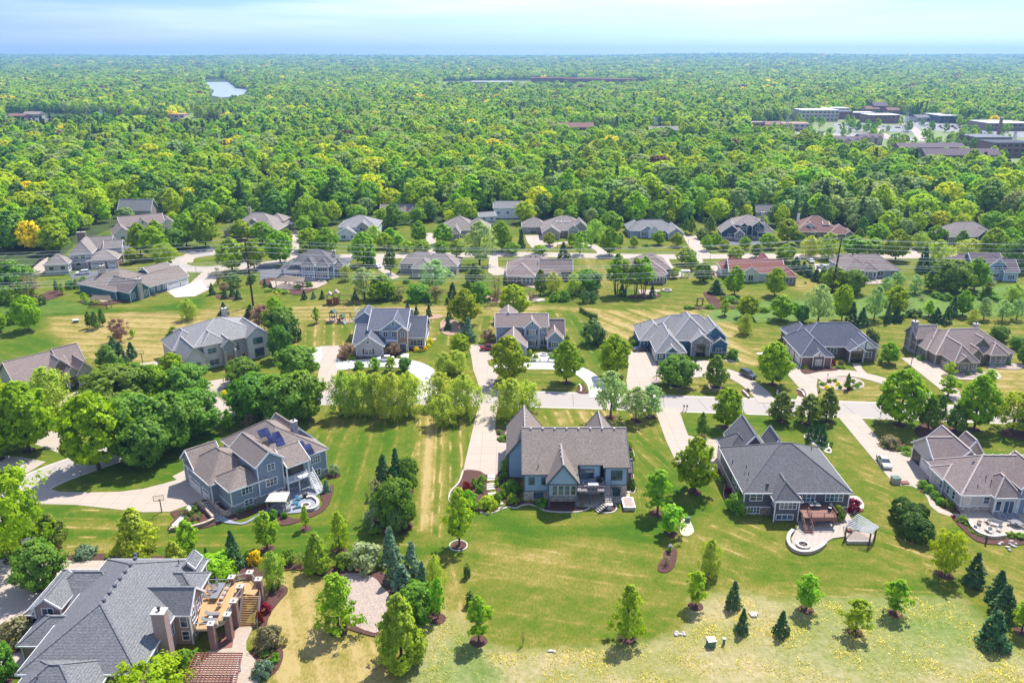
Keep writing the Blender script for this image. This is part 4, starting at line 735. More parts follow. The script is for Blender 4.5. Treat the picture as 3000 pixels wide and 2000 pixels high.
h.win(mn,'f',12.2,4.2,.9,2.2,1,3); h.win(mn,'f',13.4,1.3,1,1.4,1,1); h.door(en,'f',9.1,1.9,3.2,M['brownstone']); b=MB()
for x in(7.75,10.45): b.box(x-.25,x+.25,-3.2,-2.4,0,4.6)
b.build('porch_column',M['tanstone'],h.e); h.chim(13.5,12,1.3,1.2,11.6,M['tanstone'],z0=6); h.pipes([(-.8,11,6)]); h.done()
h=H_('slate_blue_gable_house','two storey slate blue house with dark roof and a brown stone entry tower','house',(1043.4,1038.1),0,W_['lav'],R_['slate'],short='stone tower house',stone=M['bluestone'],sh=.7,cen=(9,8),cap=flat('ridge_slate',(.2,.21,.26)))
mn=h.wing('gx',3.,14,2.3,21.,6.3,9.6,stone=0); g1=h.wing('gy',.1,8.3,-2.8,9,3.3,6.2); by=h.wing('gy',6.6,14.4,2.2,12,6.3,9.4,wall='slateb',stone=0); r=h.wing('gx',12,18.9,4.2,17,3.4,7.7); lf=h.wing('gx',-.8,5,-.4,14,3.3,6.5,wall='slateb',stone=0); h.wing('gy',-3,4,13,20,5.6,8.1,wall='slateb',stone=0)
tw=h.wing('gy',11.1,14.3,1.9,6,6.2,7.4,wall='brownstone',stone=0,o=.25); b=MB(); b.box(6.9,11.2,1.6,2.7,0,3.2); b.build('bay_wall',W_['lav'],h.e); b=MB(); b.box(6.7,11.4,1.4,2.7,3.2,3.5); b.build('bay_roof',M['white'],h.e)
h.win(g1,'f',3.9,1.7,2.0,1.5,2,2); h.win(g1,'f',3.9,4.4,.6,.6,1,1); h.win(by,'f',8.,5.0,1.1,1.3,2,2); h.win(by,'f',10.3,5.0,1.1,1.3,2,2); h.win(tw,'f',12.7,5.1,1.,1.3,2,2); h.win(by,'f',10.2,8.0,.7,.7,1,1); h.win(mn,'f',5.7,5.2,1.1,1.1,2,1)
h.win(by,'f',9,1.8,3.4,1.6,3,2,off=1.1); h.door(tw,'f',12.7,1.8,2.3,M['slateb'] if 'slateb' in M else M['dgrey']); h.win(r,'f',16.3,1.8,2.0,1.6,2,2); b=MB()
for wg,x in((g1,2.6),(g1,5.2),(r,15.0),(r,17.6)): y=wg['f']; b.box(x-.2,x+.2,y-.15,y-.07,1.0,2.5)
b.build('shutter',M['black'],h.e); h.vents([(18.2,6.6,4.5)],m=M['white'],sz=.5); h.done()
h=H_('blue_two_storey_house','small two storey light blue house with rose brown roof behind a white fenced courtyard','house',(1544.6,1047.7),0,W_['slateb'],R_['pink'],short='blue courtyard house',stone=M['bluestone'],sh=.5,cen=(3,7),cap=flat('ridge_pale',(.42,.35,.31)))
mn=h.wing('gx',-9,6.2,8.1,16.2,6.2,8.8,stone=0); by=h.wing('gy',-1.,3.9,6.9,12,6.1,8.4,stone=0); r=h.wing('gx',4,10.8,8.7,15.5,3.2,7.2,stone=0); rf=h.wing('gy',5.3,10.3,5.4,12,3.3,5.7); gg=h.wing('gy',-7.6,.1,-.7,12,3.2,6.2); h.wing('gy',-8,-2.5,12,19,7.2,9.2,stone=0)
h.win(by,'f',1.5,4.8,1.7,1.3,2,2); h.win(by,'f',1.5,1.7,1.7,1.4,2,2); h.win(mn,'f',4.8,5.0,1.2,1.4,2,1); h.win(rf,'f',7.8,1.7,1.8,1.3,3,2); h.win(mn,'f',4.7,1.7,1.6,2.3,2,1); h.win(by,'f',1.5,7.4,.5,.7,1,1); b=MB()
for wg,x,z in((by,.25,4.8),(by,2.75,4.8),(by,.25,1.7),(by,2.75,1.7),(rf,6.45,1.7),(rf,9.15,1.7)): y=wg['f']; b.box(x-.18,x+.18,y-.15,y-.08,z-.7,z+.7)
b.build('shutter',M['black'],h.e); h.done()
h=H_('stone_arch_house','low blue house with wide grey hipped roof and arched grey stone entry','house',(1922.5,1060.5),0,W_['navy'],R_['lgrey'],short='stone arch house',stone=M['bluestone'],sh=.8,cen=(10,9),cap=flat('ridge_lgrey',(.38,.36,.37)))
mn=h.wing('hip',-.4,21.2,9.0,22.5,3.4,8.3,stone=0); g1=h.wing('hip',-.5,7.8,-1.1,17,3.1,6.9); h.wing('hip',-3.4,6,9.,22,3.0,6.4,stone=0); h.wing('hip',5,16.5,5.5,22,4.2,9.1,stone=0); en=h.wing('gy',9.7,15.7,3.8,12,4.3,6.5,wall='bluestone',stone=0); rt=h.wing('gy',15.6,20.6,4.9,14,3.2,5.0); bg_=h.wing('gy',13.4,20.4,6.5,16,4.6,7.9,stone=0,ends=(1,0)); gf=h.wing('gy',1.8,5.8,-1.5,3,3.2,4.9,stone=0)
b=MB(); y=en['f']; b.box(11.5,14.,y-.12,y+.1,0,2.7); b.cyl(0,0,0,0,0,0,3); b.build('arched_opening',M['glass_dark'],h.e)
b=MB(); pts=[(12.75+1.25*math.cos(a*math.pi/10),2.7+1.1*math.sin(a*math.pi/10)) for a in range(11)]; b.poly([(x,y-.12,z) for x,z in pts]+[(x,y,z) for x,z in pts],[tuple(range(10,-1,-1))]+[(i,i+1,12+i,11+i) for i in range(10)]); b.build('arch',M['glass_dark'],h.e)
h.win(rt,'f',18.,1.5,1.5,1.1,2,2); h.win(mn,'f',8.8,1.9,2.0,2.0,3,2,off=.1); h.win(gf,'f',3.8,1.6,1.7,1.,2,1); h.win(g1,'f',1.1,1.9,.8,.8,2,2); h.win(g1,'f',6.5,1.9,.8,.8,2,2); h.win(bg_,'f',15.5,6.2,.6,.9,1,1,trim=M['white']); h.gar(g1,'l',3.2,4.6); h.win(h.wings[2],'f',-1.5,1.8,.9,1.5,1,2)
b=MB(); b.box(17.,19.,rt['f']-.6,rt['f'],2.4,2.5); b.build('awning',W_['navy'],h.e); h.pipes([(-1.5,11.5,4),(-2,17,4.6),(4,8,6.9),(19.5,11,4.5)]); h.done()
h=H_('dark_brick_house','long dark brick ranch house with blue black hipped roof and white timbered gables','house',(2345.7,1075.8),-1,M['darkbrick'],R_['slate'],short='dark brick house',cen=(11,9),cap=flat('ridge_slate',(.2,.21,.26)))
mn=h.wing('hip',1.5,23.2,7.0,20,3.3,8.1); g1=h.wing('hip',-.3,8.4,0,16,3,6.8,wall='redbrick'); h.wing('hip',1.2,9,13,23.5,3,6.2); en=h.wing('gy',13.7,18.2,3.5,10,3.3,4.8,ends=(1,0)); rt=h.wing('gy',15.0,21.8,4.5,14,3.4,6.1); gf=h.wing('gy',2.7,6.1,-.4,4,3.1,4.6,o=.25)
b=MB(); y=rt['f']-.05; b.poly([(15.9,y,3.5),(21.2,y,3.5),(18.4,y,5.6),(15.9,y+.1,3.5),(21.2,y+.1,3.5),(18.4,y+.1,5.6)],[(0,1,2),(0,2,5,3),(1,4,5,2),(3,5,4)]); y=en['f']-.05; b.poly([(14.6,y,3.3),(17.3,y,3.3),(15.95,y,4.4),(14.6,y+.1,3.3),(17.3,y+.1,3.3),(15.95,y+.1,4.4)],[(0,1,2),(0,2,5,3),(1,4,5,2),(3,5,4)]); y=gf['f']-.05; b.poly([(3.1,y,3.1),(5.7,y,3.1),(4.4,y,4.2),(3.1,y+.1,3.1),(5.7,y+.1,3.1),(4.4,y+.1,4.2)],[(0,1,2),(0,2,5,3),(1,4,5,2),(3,5,4)]); b.build('gable_panel',M['white'],h.e)
b=MB(); b.beam((18.4,rt['f']-.1,3.5),(18.4,rt['f']-.1,5.8),.15); b.beam((15.95,en['f']-.1,3.3),(15.95,en['f']-.1,4.6),.14); b.beam((4.4,gf['f']-.1,3.1),(4.4,gf['f']-.1,4.3),.12); b.build('timber',M['black'],h.e)
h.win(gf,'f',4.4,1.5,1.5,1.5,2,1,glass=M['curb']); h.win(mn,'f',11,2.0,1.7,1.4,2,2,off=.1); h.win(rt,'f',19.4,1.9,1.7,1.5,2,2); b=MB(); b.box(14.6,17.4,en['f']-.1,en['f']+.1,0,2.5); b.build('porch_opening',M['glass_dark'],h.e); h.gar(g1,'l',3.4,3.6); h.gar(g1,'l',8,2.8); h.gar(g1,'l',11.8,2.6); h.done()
h=H_('brown_turret_house','brown ranch house with rose brown roof, two chimneys and a bay turret at the right','house',(2793.7,1087.6),3,W_['brownw'],R_['pink'],short='brown turret house',stone=M['bluestone'],sh=.7,cen=(9,8),cap=flat('ridge_pale',(.42,.35,.31)),trim='curb')
mn=h.wing('hip',-3,18.8,4.2,18.,3.1,7.9,stone=0); g1=h.wing('hip',-1.3,5.6,-1.5,13,3,6.6); lf=h.wing('hip',-3.6,7.5,7.6,18,3.1,7.3); gc=h.wing('gy',7.5,13.4,6,13,3.9,6.9,stone=0); tu=h.wing('hip',11.2,16.4,3.,9,3.1,5.6,o=.5); gf=h.wing('gy',-.5,3.2,-1.9,3,3.1,4.8,stone=0); en=h.wing('gy',6.,9.5,3.2,9,3.0,5.,stone=0); bw=h.wing('gx',-4.,3,12.5,19,4.6,7.4)
h.chim(-3.3,15.6,1.3,1.3,8.6,M['bluestone']); h.chim(12.5,13.2,1.2,1.,8.4,M['tanstone'],z0=6); h.gar(g1,'l',4,5,2.2,M['tan_garage']); h.win(gf,'f',1.3,1.6,1.2,1.6,2,2); h.win(g1,'f',4.4,1.7,1.1,1.3,2,2)
for a in(12.4,14.,15.4): h.win(tu,'f',a,1.7,1.1,1.7,1,2)
h.win(mn,'f',17.3,1.9,1.2,1.4,1,2,glass=M['glass_teal']); h.win(gc,'f',9.5,1.9,1.0,1.8,1,2); h.autowin(lf,'l',1.8,.9,1.6,2.0,1); h.pipes([(-.8,10.6,5.6),(1.2,14,6.6)]); h.vents([(-.5+1.2*i,15.75,7.4) for i in range(4)],m=M['curb'],sz=.3); h.done()
# --- third row
h=H_('teal_garage_house','teal siding house with brown roof, white garage doors and stone chimney by the lawn','house',(400.2,877.9),60,W_['teal'],R_['brown'],short='teal garage house',cen=(12,6))
f=h.wing('gx',.6,21.9,0,9.5,3.1,6.4); h.wing('hip',-4,15,5,26,3.1,7.6); g=h.wing('gy',-3,5,-1.2,12,3.2,6.6,wall='teal'); h.wing('gx',12,22,5,18,3.2,7)
for a in(4.8,7,9.3,11.6): h.win(f,'f',a,1.8,1,1.5,1,2)
h.gar(f,'f',15.2,5); h.gar(f,'f',19.8,2.8); h.win(g,'f',-1.4,1.8,1,1.7,2,2); h.win(g,'f',3.4,1.8,1,1.7,2,2); h.chim(1.,-1.3,1.5,1.,7.2,M['tanstone']); h.chim(2.5,20,1.6,1.2,8.6,M['tanstone'],z0=5); h.done()
h=H_('cream_pool_cottage','small square pool cottage with grey pyramid roof beside the beige three storey house','cottage',(133.9,810.9),15,W_['lbeige'],R_['taupe'],short='pool cottage',cen=(3,6),stone=M['bluestone'],sh=.9)
f=h.wing('hip',-.9,7.8,2.2,10.8,3.8,7.2); h.win(f,'f',1.7,2.4,1.6,1.2,1,1,glass=M['glass_dark']); h.win(f,'f',5.6,2.4,1.6,1.2,1,1,glass=M['glass_dark']); h.win(f,'r',5,1.8,.9,1.9,1,1); h.win(f,'r',7.6,1.8,.9,1.9,1,1); h.done()
h=H_('lavender_grey_house','tall pale grey house with taupe roof, brick garage and three stacked gables','house',(213.6,790.2),15,W_['lav'],R_['taupe'],short='tall pale grey house',cen=(8,8))
f=h.wing('hip',-.7,7.6,.3,18,5.7,10); g=h.wing('hip',5.2,16.6,-1.2,10,3.4,6.6,wall='redbrick'); h.wing('gx',3,13,10,19,6,9.6); h.wing('gx',10,17,8,15,6,8.4)
h.win(f,'f',1.7,4.6,1.6,1.2,1,1,glass=M['glass_dark']); h.win(f,'f',4.1,4.6,1.6,1.2,1,1,glass=M['glass_dark']); h.win(f,'f',2,1.9,1.8,1.2,1,1,glass=M['glass_dark']); h.gar(g,'f',9.2,4.6,2.2); h.gar(g,'f',14.2,2.8,2.2); h.chim(1,17,3,1.2,11,M['redbrick']); h.done()
h=H_('rose_roof_house','cream stucco house with rose brown gabled roof and arched windows at the upper left','house',(314.1,704.1),30,W_['cream'],R_['pink'],short='cream arched house',cen=(14,5))
f=h.wing('gy',2,10,-8,4,3.4,6.8); h.wing('gx',6,25,2,14,5,8.6); r=h.wing('gy',23,29.6,2,12,4.2,6.9); c=h.wing('gy',12.5,18.5,1,8,4.8,7.8); h.wing('gy',18,23,1,8,4.4,7)
h.win(f,'f',6,1.7,1.6,1.5,1,1,glass=M['glass_dark']); h.win(r,'f',25,1.7,1.3,1.8,1,1,glass=M['glass_dark']); h.win(r,'f',27.8,1.7,1.3,1.8,1,1,glass=M['glass_dark']); h.win(c,'f',15.5,1.7,1.6,1.6,1,1,glass=M['glass_dark']); h.win(c,'f',15.5,6.1,.7,1,1,1); h.autowin(f,'l',1.4,2.4,2.,4,1); h.done()
h=H_('tan_dormer_house','tan house with wide taupe hipped roof and one dormer behind round maples','house',(655.8,694.5),-6,W_['tstucco'],R_['taupe'],short='tan dormer house',cen=(12,10))
h.wing('hip',0,24.5,2,22,3.2,9.2); h.wing('hip',12,24.8,0,16,3.2,6.6); d=h.wing('gy',8.8,14.,6.2,16,5.6,7.5,z0=3); h.wing('hip',14,23,14,24,5,7.6); h.wing('hip',-.2,9,-.2,12,3.1,6.4); h.win(d,'f',11.4,5,1.6,1.3,2,2); h.autowin(h.wings[0],'f',1.7,1.6,1.3,5.5); h.chim(5,19,1,1,10,M['tanstone'],z0=6); h.done()
h=H_('slate_blue_house','two storey slate blue house with charcoal roof and two storey bay behind a timber pergola','house',(824.8,818.9),0,W_['slateb'],R_['char'],short='bay window house',cen=(11,6),stone=M['bluestone'],sh=.5)
h.wing('hip',3,19.5,1,14,5.6,9.6,stone=0); l=h.wing('hip',1.2,9.3,-1.4,8,3.2,5.2); m_=h.wing('hip',8.,13.2,-2.7,6,5.7,8.3); by=h.wing('hip',12.6,18,-.9,6,5.1,7.4); r=h.wing('hip',16,23,3.2,12,3.2,6.2); h.wing('hip',-1.2,8,3,12,3.2,6.2); d=h.wing('hip',3.8,8.8,1.,6,5.8,7.2,stone=0)
h.win(m_,'f',10.6,4.6,1.9,1.4,3,1); h.win(m_,'f',10.6,1.7,2.6,1.4,3,1); h.win(by,'f',15.4,3.9,3.4,1.2,4,1); h.win(by,'f',15.4,1.8,3.4,1.9,4,2); h.win(l,'f',5.4,1.5,3.,1.6,3,1); h.win(d,'f',6.2,4.9,2.6,.9,3,1); h.win(r,'f',19.6,1.8,2.4,1.4,3,1); h.chim(18,8.6,1.2,1,8.8,M['tanstone'],z0=5); h.done()
h=H_('white_gable_house','white sided house with light grey roof and small front gable, upper middle','house',(990.6,700.9),0,W_['white'],R_['lgrey'],short='white gable house',cen=(8,6))
h.wing('hip',-.4,17.4,2,18,5,9); f=h.wing('gy',-.2,8.6,-2.6,8,3.1,5.6); g=h.wing('gy',8,14,1.4,10,5.2,7.6,wall='tstucco'); h.win(f,'f',3,1.5,1.8,1.3,2,1); h.win(f,'f',6.8,1.5,1,1,2,1); h.win(g,'f',10.8,4.1,2.2,1.5,2,1); h.done()
h=H_('low_brown_house','low taupe roofed house half hidden by willowy trees in the third row','house',(1169.2,796.6),-6,W_['tstucco'],R_['taupe'],short='half hidden taupe house',cen=(12,3))
f=h.wing('hip',.6,16,-2.2,9,3.9,7.4); h.wing('hip',8,23,-3,8,3.5,7); g=h.wing('hip',6.5,14.5,-8,3,3.6,6.4); h.win(f,'f',4.4,2.7,1,1.2,1,1); h.autowin(g,'f',1.8); h.done()
h=H_('tan_hip_house','tan house with broad taupe hipped roof left of a big airy tree','house',(1319.6,694.5),0,W_['tstucco'],R_['taupe'],short='tan hipped house',cen=(8,6))
h.wing('hip',-4.5,12,0,17,3.1,8.2); f=h.wing('hip',.4,4.9,-7,8,3.,5.6); h.wing('hip',6,18,1,14,3.2,7.4); h.win(f,'f',2.6,1.6,1.,1.4,2,1); h.autowin(h.wings[2],'f',1.6); h.done()
h=H_('plum_roof_house','brick house with plum brown roof and sunroom doors beneath the power lines','house',(1488.6,830.0),-2,M['brownstone'],R_['pink'],short='plum roof house',cen=(11,6))
f=h.wing('hip',-.7,9.8,-1.4,12,3.1,6.4); mn=h.wing('hip',-1,19,2.5,20,3.2,8); r=h.wing('gx',11,23.4,3.8,12,3.6,7.2); p=h.wing('hip',4.4,9.9,-2.3,4,3.1,4.6); h.win(f,'f',2.6,1.6,1,1.4,1,1); 
for a in(5.8,7.2,8.6): h.win(p,'f',a,1.6,1.,1.8,1,1)
h.win(r,'f',14.5,2,3.4,2,3,1); h.win(r,'f',20.5,2,2.6,1.6,2,1); h.vents([(6+2*i,10.4,7.9) for i in range(5)],m=M['curb'],sz=.35); h.done()
h=H_('craftsman_house','wide taupe craftsman house with two shed dormers and a white trussed porch','house',(1589.,699.3),0,W_['tstucco'],R_['taupe'],short='craftsman house',cen=(8,6))
w1=h.wing('hip',-9.2,2.4,11,22,3.1,6.6); mn=h.wing('hip',-.4,20.8,2.,20,3.3,8.4,wall='brownstone'); g=h.wing('gy',-.4,8,-1.6,9,3.1,5.8); p=h.wing('gy',11.2,16.6,1.2,8,3.6,5.9); r=h.wing('gy',13.8,20.4,2.6,12,4.4,7.4)
for x in(6.6,10.4): d=h.wing('gx',x,x+2.2,6.6,12.6,6.1,7.2,z0=4,o=.12); h.win(d,'f',x+1.1,5.4,1.2,.9,1,1)
h.win(w1,'f',-4.6,1.9,3.4,1.2,4,1); h.win(g,'f',5.6,1.6,2.2,1.8,2,1); h.win(mn,'f',8.8,1.7,1.,1.4,2,1); h.win(r,'f',17.5,5.6,.8,.8,1,1); b=MB(); y=p['f']-.3
for x in(11.7,16.1): b.box(x-.18,x+.18,y-.2,y+.16,0,3.5)
b.beam((11.4,y,3.5),(16.4,y,3.5),.2); b.beam((13.9,y,3.5),(13.9,y,5.5),.16); b.beam((12.6,y,3.5),(13.4,y,4.9),.14); b.beam((15.2,y,3.5),(14.4,y,4.9),.14); b.build('porch_truss',M['white'],h.e); h.win(mn,'f',19,1.8,1.8,1.3,3,1); h.done()
h=H_('tree_screened_house','taupe house with an arched sunroom behind a row of tall bare trunked trees','house',(1957.8,831.6),0,M['brownstone'],R_['pink'],short='arched sunroom house',cen=(-5,10))
f=h.wing('hip',-13,0,1.3,16,3.4,7.4); h.wing('hip',-11,2.6,8,23.5,3.4,7.6); s_=h.wing('hip',-7.6,-1.2,-.8,6,3.1,5.)
for i in range(4): h.win(s_,'f',-6.1+1.15*i,1.7,.8,1.5,1,1)
h.done()
h=H_('bright_blue_house','bright blue ranch house with light grey roof and pale blue gables, upper right of centre','house',(1836.7,694.5),0,W_['slateb'],R_['lgrey'],short='bright blue ranch house',cen=(12,3))
h.wing('hip',1,22,-1,11,3.1,7); l=h.wing('hip',.4,8,.5,14,3.1,6); g=h.wing('gy',5.5,12.4,-1.6,6,3.1,5.4,wall='blue'); e_=h.wing('gy',9,14.2,-2.8,6,3.1,5.6,wall='white'); r=h.wing('gy',17.2,24.4,-7,6,3.,5.6); h.win(l,'f',3.2,1.8,1.4,1.5,2,1); h.win(g,'f',7.3,1.6,2,1.4,3,1); h.door(e_,'f',11.6,1.8,2.2,M['glass_dark']); h.win(r,'f',20.8,1.4,2.4,1,3,1); h.autowin(h.wings[0],'f',1.6,1.3,1.3,8); h.done()
h=H_('navy_gable_house','two storey navy house with grey roof, three white trimmed gables and tall chimney','house',(2114.1,697.7),-8,W_['dnavy'],R_['taupe'],short='navy gable house',cen=(10,4),stone=M['tanstone'],sh=1.2)
g=h.wing('gy',-1.1,8.2,-3.4,9,3.2,6.8); mn=h.wing('hip',5,19,1.5,16,6,9.4); g2=h.wing('gy',12.6,18.4,-.2,9,5.8,8.2); g3=h.wing('gy',7.6,11.2,.4,7,5.7,7.2); r=h.wing('hip',15,22.4,-1.2,11,3.4,6.8); s_=h.wing('gy',4.6,9.4,-5,2,3.,5.,wall='bluestone'); h.win(g,'f',3,1.9,1.4,1.4,2,1); h.win(s_,'f',7,1.7,1.5,1.3,2,1); h.win(g2,'f',15.5,4.6,2.4,1.3,3,1); h.win(g3,'f',9.4,4.6,1.8,1.2,2,1); h.win(g2,'f',15.5,6.7,.8,.8,1,1); h.door(mn,'f',15,3,2.3,M['white'],off=.1); h.chim(18.2,8.6,1.3,1.2,10.6,M['tanstone'],z0=4); h.done()
h=H_('red_roof_ranch','pale sage ranch house with a brick red shingle roof below the right power pole','house',(2101.3,796.6),-5,W_['olive'],R_['red'],short='red roof ranch',cen=(12,-6))
g=h.wing('hip',0,10,-7,2.4,3.1,6.4); mn=h.wing('gx',2,22,-13,-.6,3.2,7); f=h.wing('gy',6.4,13,-13.6,-3,3.2,5.9); r=h.wing('hip',18.5,25.6,-16,-6,3.,5.6,wall='brownstone'); e_=h.wing('gy',14,19,-6,2,4.6,7.6); h.win(f,'f',9.8,1.5,1.7,2,2,1); h.win(mn,'f',16.,1.8,1.4,1.2,1,1); h.win(r,'f',22.2,1.6,3.6,1.5,3,1); h.gar(g,'l',-3.4,3,2.2,M['tan_garage']); h.gar(g,'l',.4,2.2,2.2,M['tan_garage']); h.done()
h=H_('red_brown_hip_house','brick house with red brown hipped roof and white dormer at the wood edge','house',(2338.9,697.7),-8,M['brownstone'],R_['rbrown'],short='red brown hipped house',cen=(10,5),cap=flat('ridge_pale',(.42,.35,.31)))
h.wing('hip',-2,18,-.5,17,3.2,8.8); h.wing('hip',12,22.4,-2.8,9,3.,6.2); h.wing('hip',-1.4,7,-1.6,9,3.2,6.2); g=h.wing('gy',18.8,22.8,-3.4,3,3,4.6); d=h.wing('gx',10.6,13.4,3.,8,5.9,7.,z0=4,o=.15); d2=h.wing('gy',2.6,7.,1.5,7,5.4,6.9,z0=4,wall='white'); h.win(d,'f',12,5.2,1.4,1.2,1,1); h.win(g,'f',20.8,1.5,1.6,1.3,2,1); h.autowin(h.wings[0],'f',1.6,1.4,1.4,5); h.chim(1,10,1,1,9,M['white'],z0=6); h.done()
h=H_('lavender_roof_house','blue grey house with mauve roof and glazed bay right of the right power pole','house',(2482.8,818.9),0,W_['slateb'],R_['pink'],short='glazed bay house',cen=(10,7))
l=h.wing('hip',-.6,9,1,18,3.1,6.6); mn=h.wing('hip',-.2,19.8,1.2,15,3.2,7.8); b_=h.wing('hip',5.2,10.6,-.8,6,3.4,5.8); h.win(b_,'f',6.5,1.8,.8,2,1,1); h.win(b_,'f',8,1.6,1.4,2.2,2,1); h.win(b_,'f',9.5,1.8,.8,2,1,1); h.win(mn,'f',12.5,1.9,2.2,1.6,2,1); h.win(mn,'f',17,2,1.5,1.4,2,1); h.vents([(5+1.8*i,8.2,7.6) for i in range(6)],m=M['curb'],sz=.3); h.done()
h=H_('brown_edge_house','taupe house with small navy front gable half hidden by maples at the upper right','house',(2779.3,713.6),5,W_['tstucco'],R_['taupe'],short='small navy gable house',cen=(10,4))
h.wing('hip',-1.2,22,-1,14,3.1,8.2); g=h.wing('gy',11.6,18,-1.8,8,3.4,6.2,wall='dnavy'); h.win(g,'f',15,2.,2,1.7,2,2); h.win(h.wings[0],'f',2,1.5,1.3,1.3,2,1); h.done()
h=H_('blue_tall_gable_house','two storey light blue house with tall front gable and plum roof near the right edge','house',(2884.6,818.9),-3,W_['blue'],R_['purple'],short='tall blue gable house',cen=(1,4))
g=h.wing('gy',0,7.,-.8,9,5,8.2); mn=h.wing('gx',-5,6.5,1,10,5.6,8.8); r=h.wing('gx',5,10.6,-2.5,7,3.6,7.4); h.wing('hip',-9,0,2.5,13,4.6,7.6); h.win(g,'f',3.5,4.2,2,1.4,2,1); h.win(g,'f',3.5,6.3,.8,.8,1,1); h.win(g,'f',3.5,1.6,2,1.4,2,1); h.win(r,'f',8,1.6,2.4,1.6,3,1); b=MB(); b.box(2.2,4.8,g['f']-.7,g['f'],5.,5.15); b.build('awning',M['dgrey'],h.e); h.done()
# houses showing between the trees of the wood
def small_house(px,py,w,d,eh,rh,wall,roof,label,name='wood_house',rot=0,z=0):
    h=H_(name,label,'house',(px,py),rot,W_[wall],R_[roof]); a=h.wing('gx',-w/2,w/2,0,d,eh,rh); h.autowin(a,'f',eh*.55,1.2,1.2,4.); h.done(); return h
small_house(1488,640,15,9,5.2,8,'white','lgrey','white two storey house with grey roof in a clearing of the wood','white_house')
small_house(1430,650,9,7,2.6,4.4,'white','lgrey','low white outbuilding with pale grey roof left of the white clearing house','outbuilding',20)
small_house(1165,640,18,9,3.4,6.4,'brownw','pink','low brown house with rose roof among pines in the wood','brown_house')
small_house(396,640,17,9,4,9,'tstucco','lgrey','grey roofed house behind the cream arched house in the wood','grey_roof_house')
small_house(2035,560,12,8,3,6,'greyv','lgrey','grey house glimpsed in the wood above the bright blue ranch house','grey_house')
small_house(2240,640,9,7,3,6.4,'white','lgrey','small white house in the wood behind the navy gable house','small_white_house')
small_house(1630,560,12,8,4,11,'white','lgrey','white gabled house deep in the wood above the craftsman house','deep_white_house')
small_house(2540,560,12,8,3,7,'lav','pink','pale house in the wood right of centre','pale_house')
# ------------------------------------------------------------------ vegetation
def leaf_mesh(C,size,normal,rng,lv):
    """C: n x 3 leaf clump centres, outward normals; returns mesh arrays of small bent quads"""
    n=len(C); r=rng.normal(size=(n,3)); nn=normal+np.array([0,0,.25])+r*.5; nn/=np.linalg.norm(nn,axis=1)[:,None]+1e-9
    t=np.cross(nn,rng.normal(size=(n,3))); t/=np.linalg.norm(t,axis=1)[:,None]+1e-9; b=np.cross(nn,t)
    s=size*(.6+.8*rng.random(n))[:,None]; q=np.stack([C-t*s,C-b*s*.62,C+t*s,C+b*s*.62],1)
    q[:,0]-=nn*s*.25; q[:,2]-=nn*s*.25
    return q.reshape(-1,3),np.repeat(lv,4)
LM=dict(
 m=leafmat('leaf_maple',(.11,.20,.018),(.33,.42,.034)), d=leafmat('leaf_dark_maple',(.075,.165,.032),(.20,.30,.055)), y=leafmat('leaf_locust',(.16,.25,.013),(.33,.39,.03)),
 b=leafmat('leaf_birch',(.19,.28,.045),(.42,.47,.10)), s=leafmat('leaf_sapling',(.14,.27,.03),(.36,.47,.07)), p=leafmat('leaf_spruce',(.035,.085,.032),(.09,.155,.055),.2), u=leafmat('leaf_blue_spruce',(.08,.15,.085),(.20,.28,.17),.2),
 a=leafmat('leaf_arborvitae',(.04,.085,.018),(.10,.16,.03),.25,.01,.2), o=leafmat('leaf_shrub',(.10,.20,.03),(.26,.36,.07)), r=leafmat('leaf_red_shrub',(.15,.018,.028),(.28,.045,.06)), g=leafmat('leaf_gold_shrub',(.45,.44,.02),(.68,.60,.03)),
 c=leafmat('leaf_crabapple',(.17,.115,.085),(.33,.22,.15)), w=leafmat('leaf_blossom',(.11,.18,.05),(.36,.38,.25)), q=leafmat('leaf_silver',(.15,.25,.08),(.36,.44,.20)), k=leafmat('leaf_linden',(.075,.15,.028),(.22,.29,.065)), v=leafmat('leaf_variegated',(.15,.23,.035),(.36,.42,.075)),
 n=leafmat('leaf_twigs',(.14,.13,.07),(.26,.23,.13)), i=leafmat('leaf_pine',(.07,.13,.035),(.17,.24,.07),.2))
def prof(kind,t):   # crown half-width (0..1) at relative height t (0 bottom .. 1 top)
    if kind=='round': return math.sqrt(max(0,1-(2*t-1)**2))**.8
    if kind=='oval': return (math.sin(math.pi*min(1,t**.8*.96+.04)))**.62
    if kind=='egg': return max(0,(1-t)**.62*min(1,(t+.06)*4.5)**.5)*1.03
    if kind=='cone': return max(0,(1-t)**.9*min(1,(t+.03)*12)**.5)
    if kind=='col': return min(1,(1-t)*3.2)**.6*min(1,(t+.05)*6)**.5
    if kind=='vase': return min(1,t*1.5+.18)**.8*math.sqrt(max(0,1-max(0,(t-.55)/.45)**2.2))
    if kind=='dome': return math.sqrt(max(0,1-t*t*.98))
    return 1
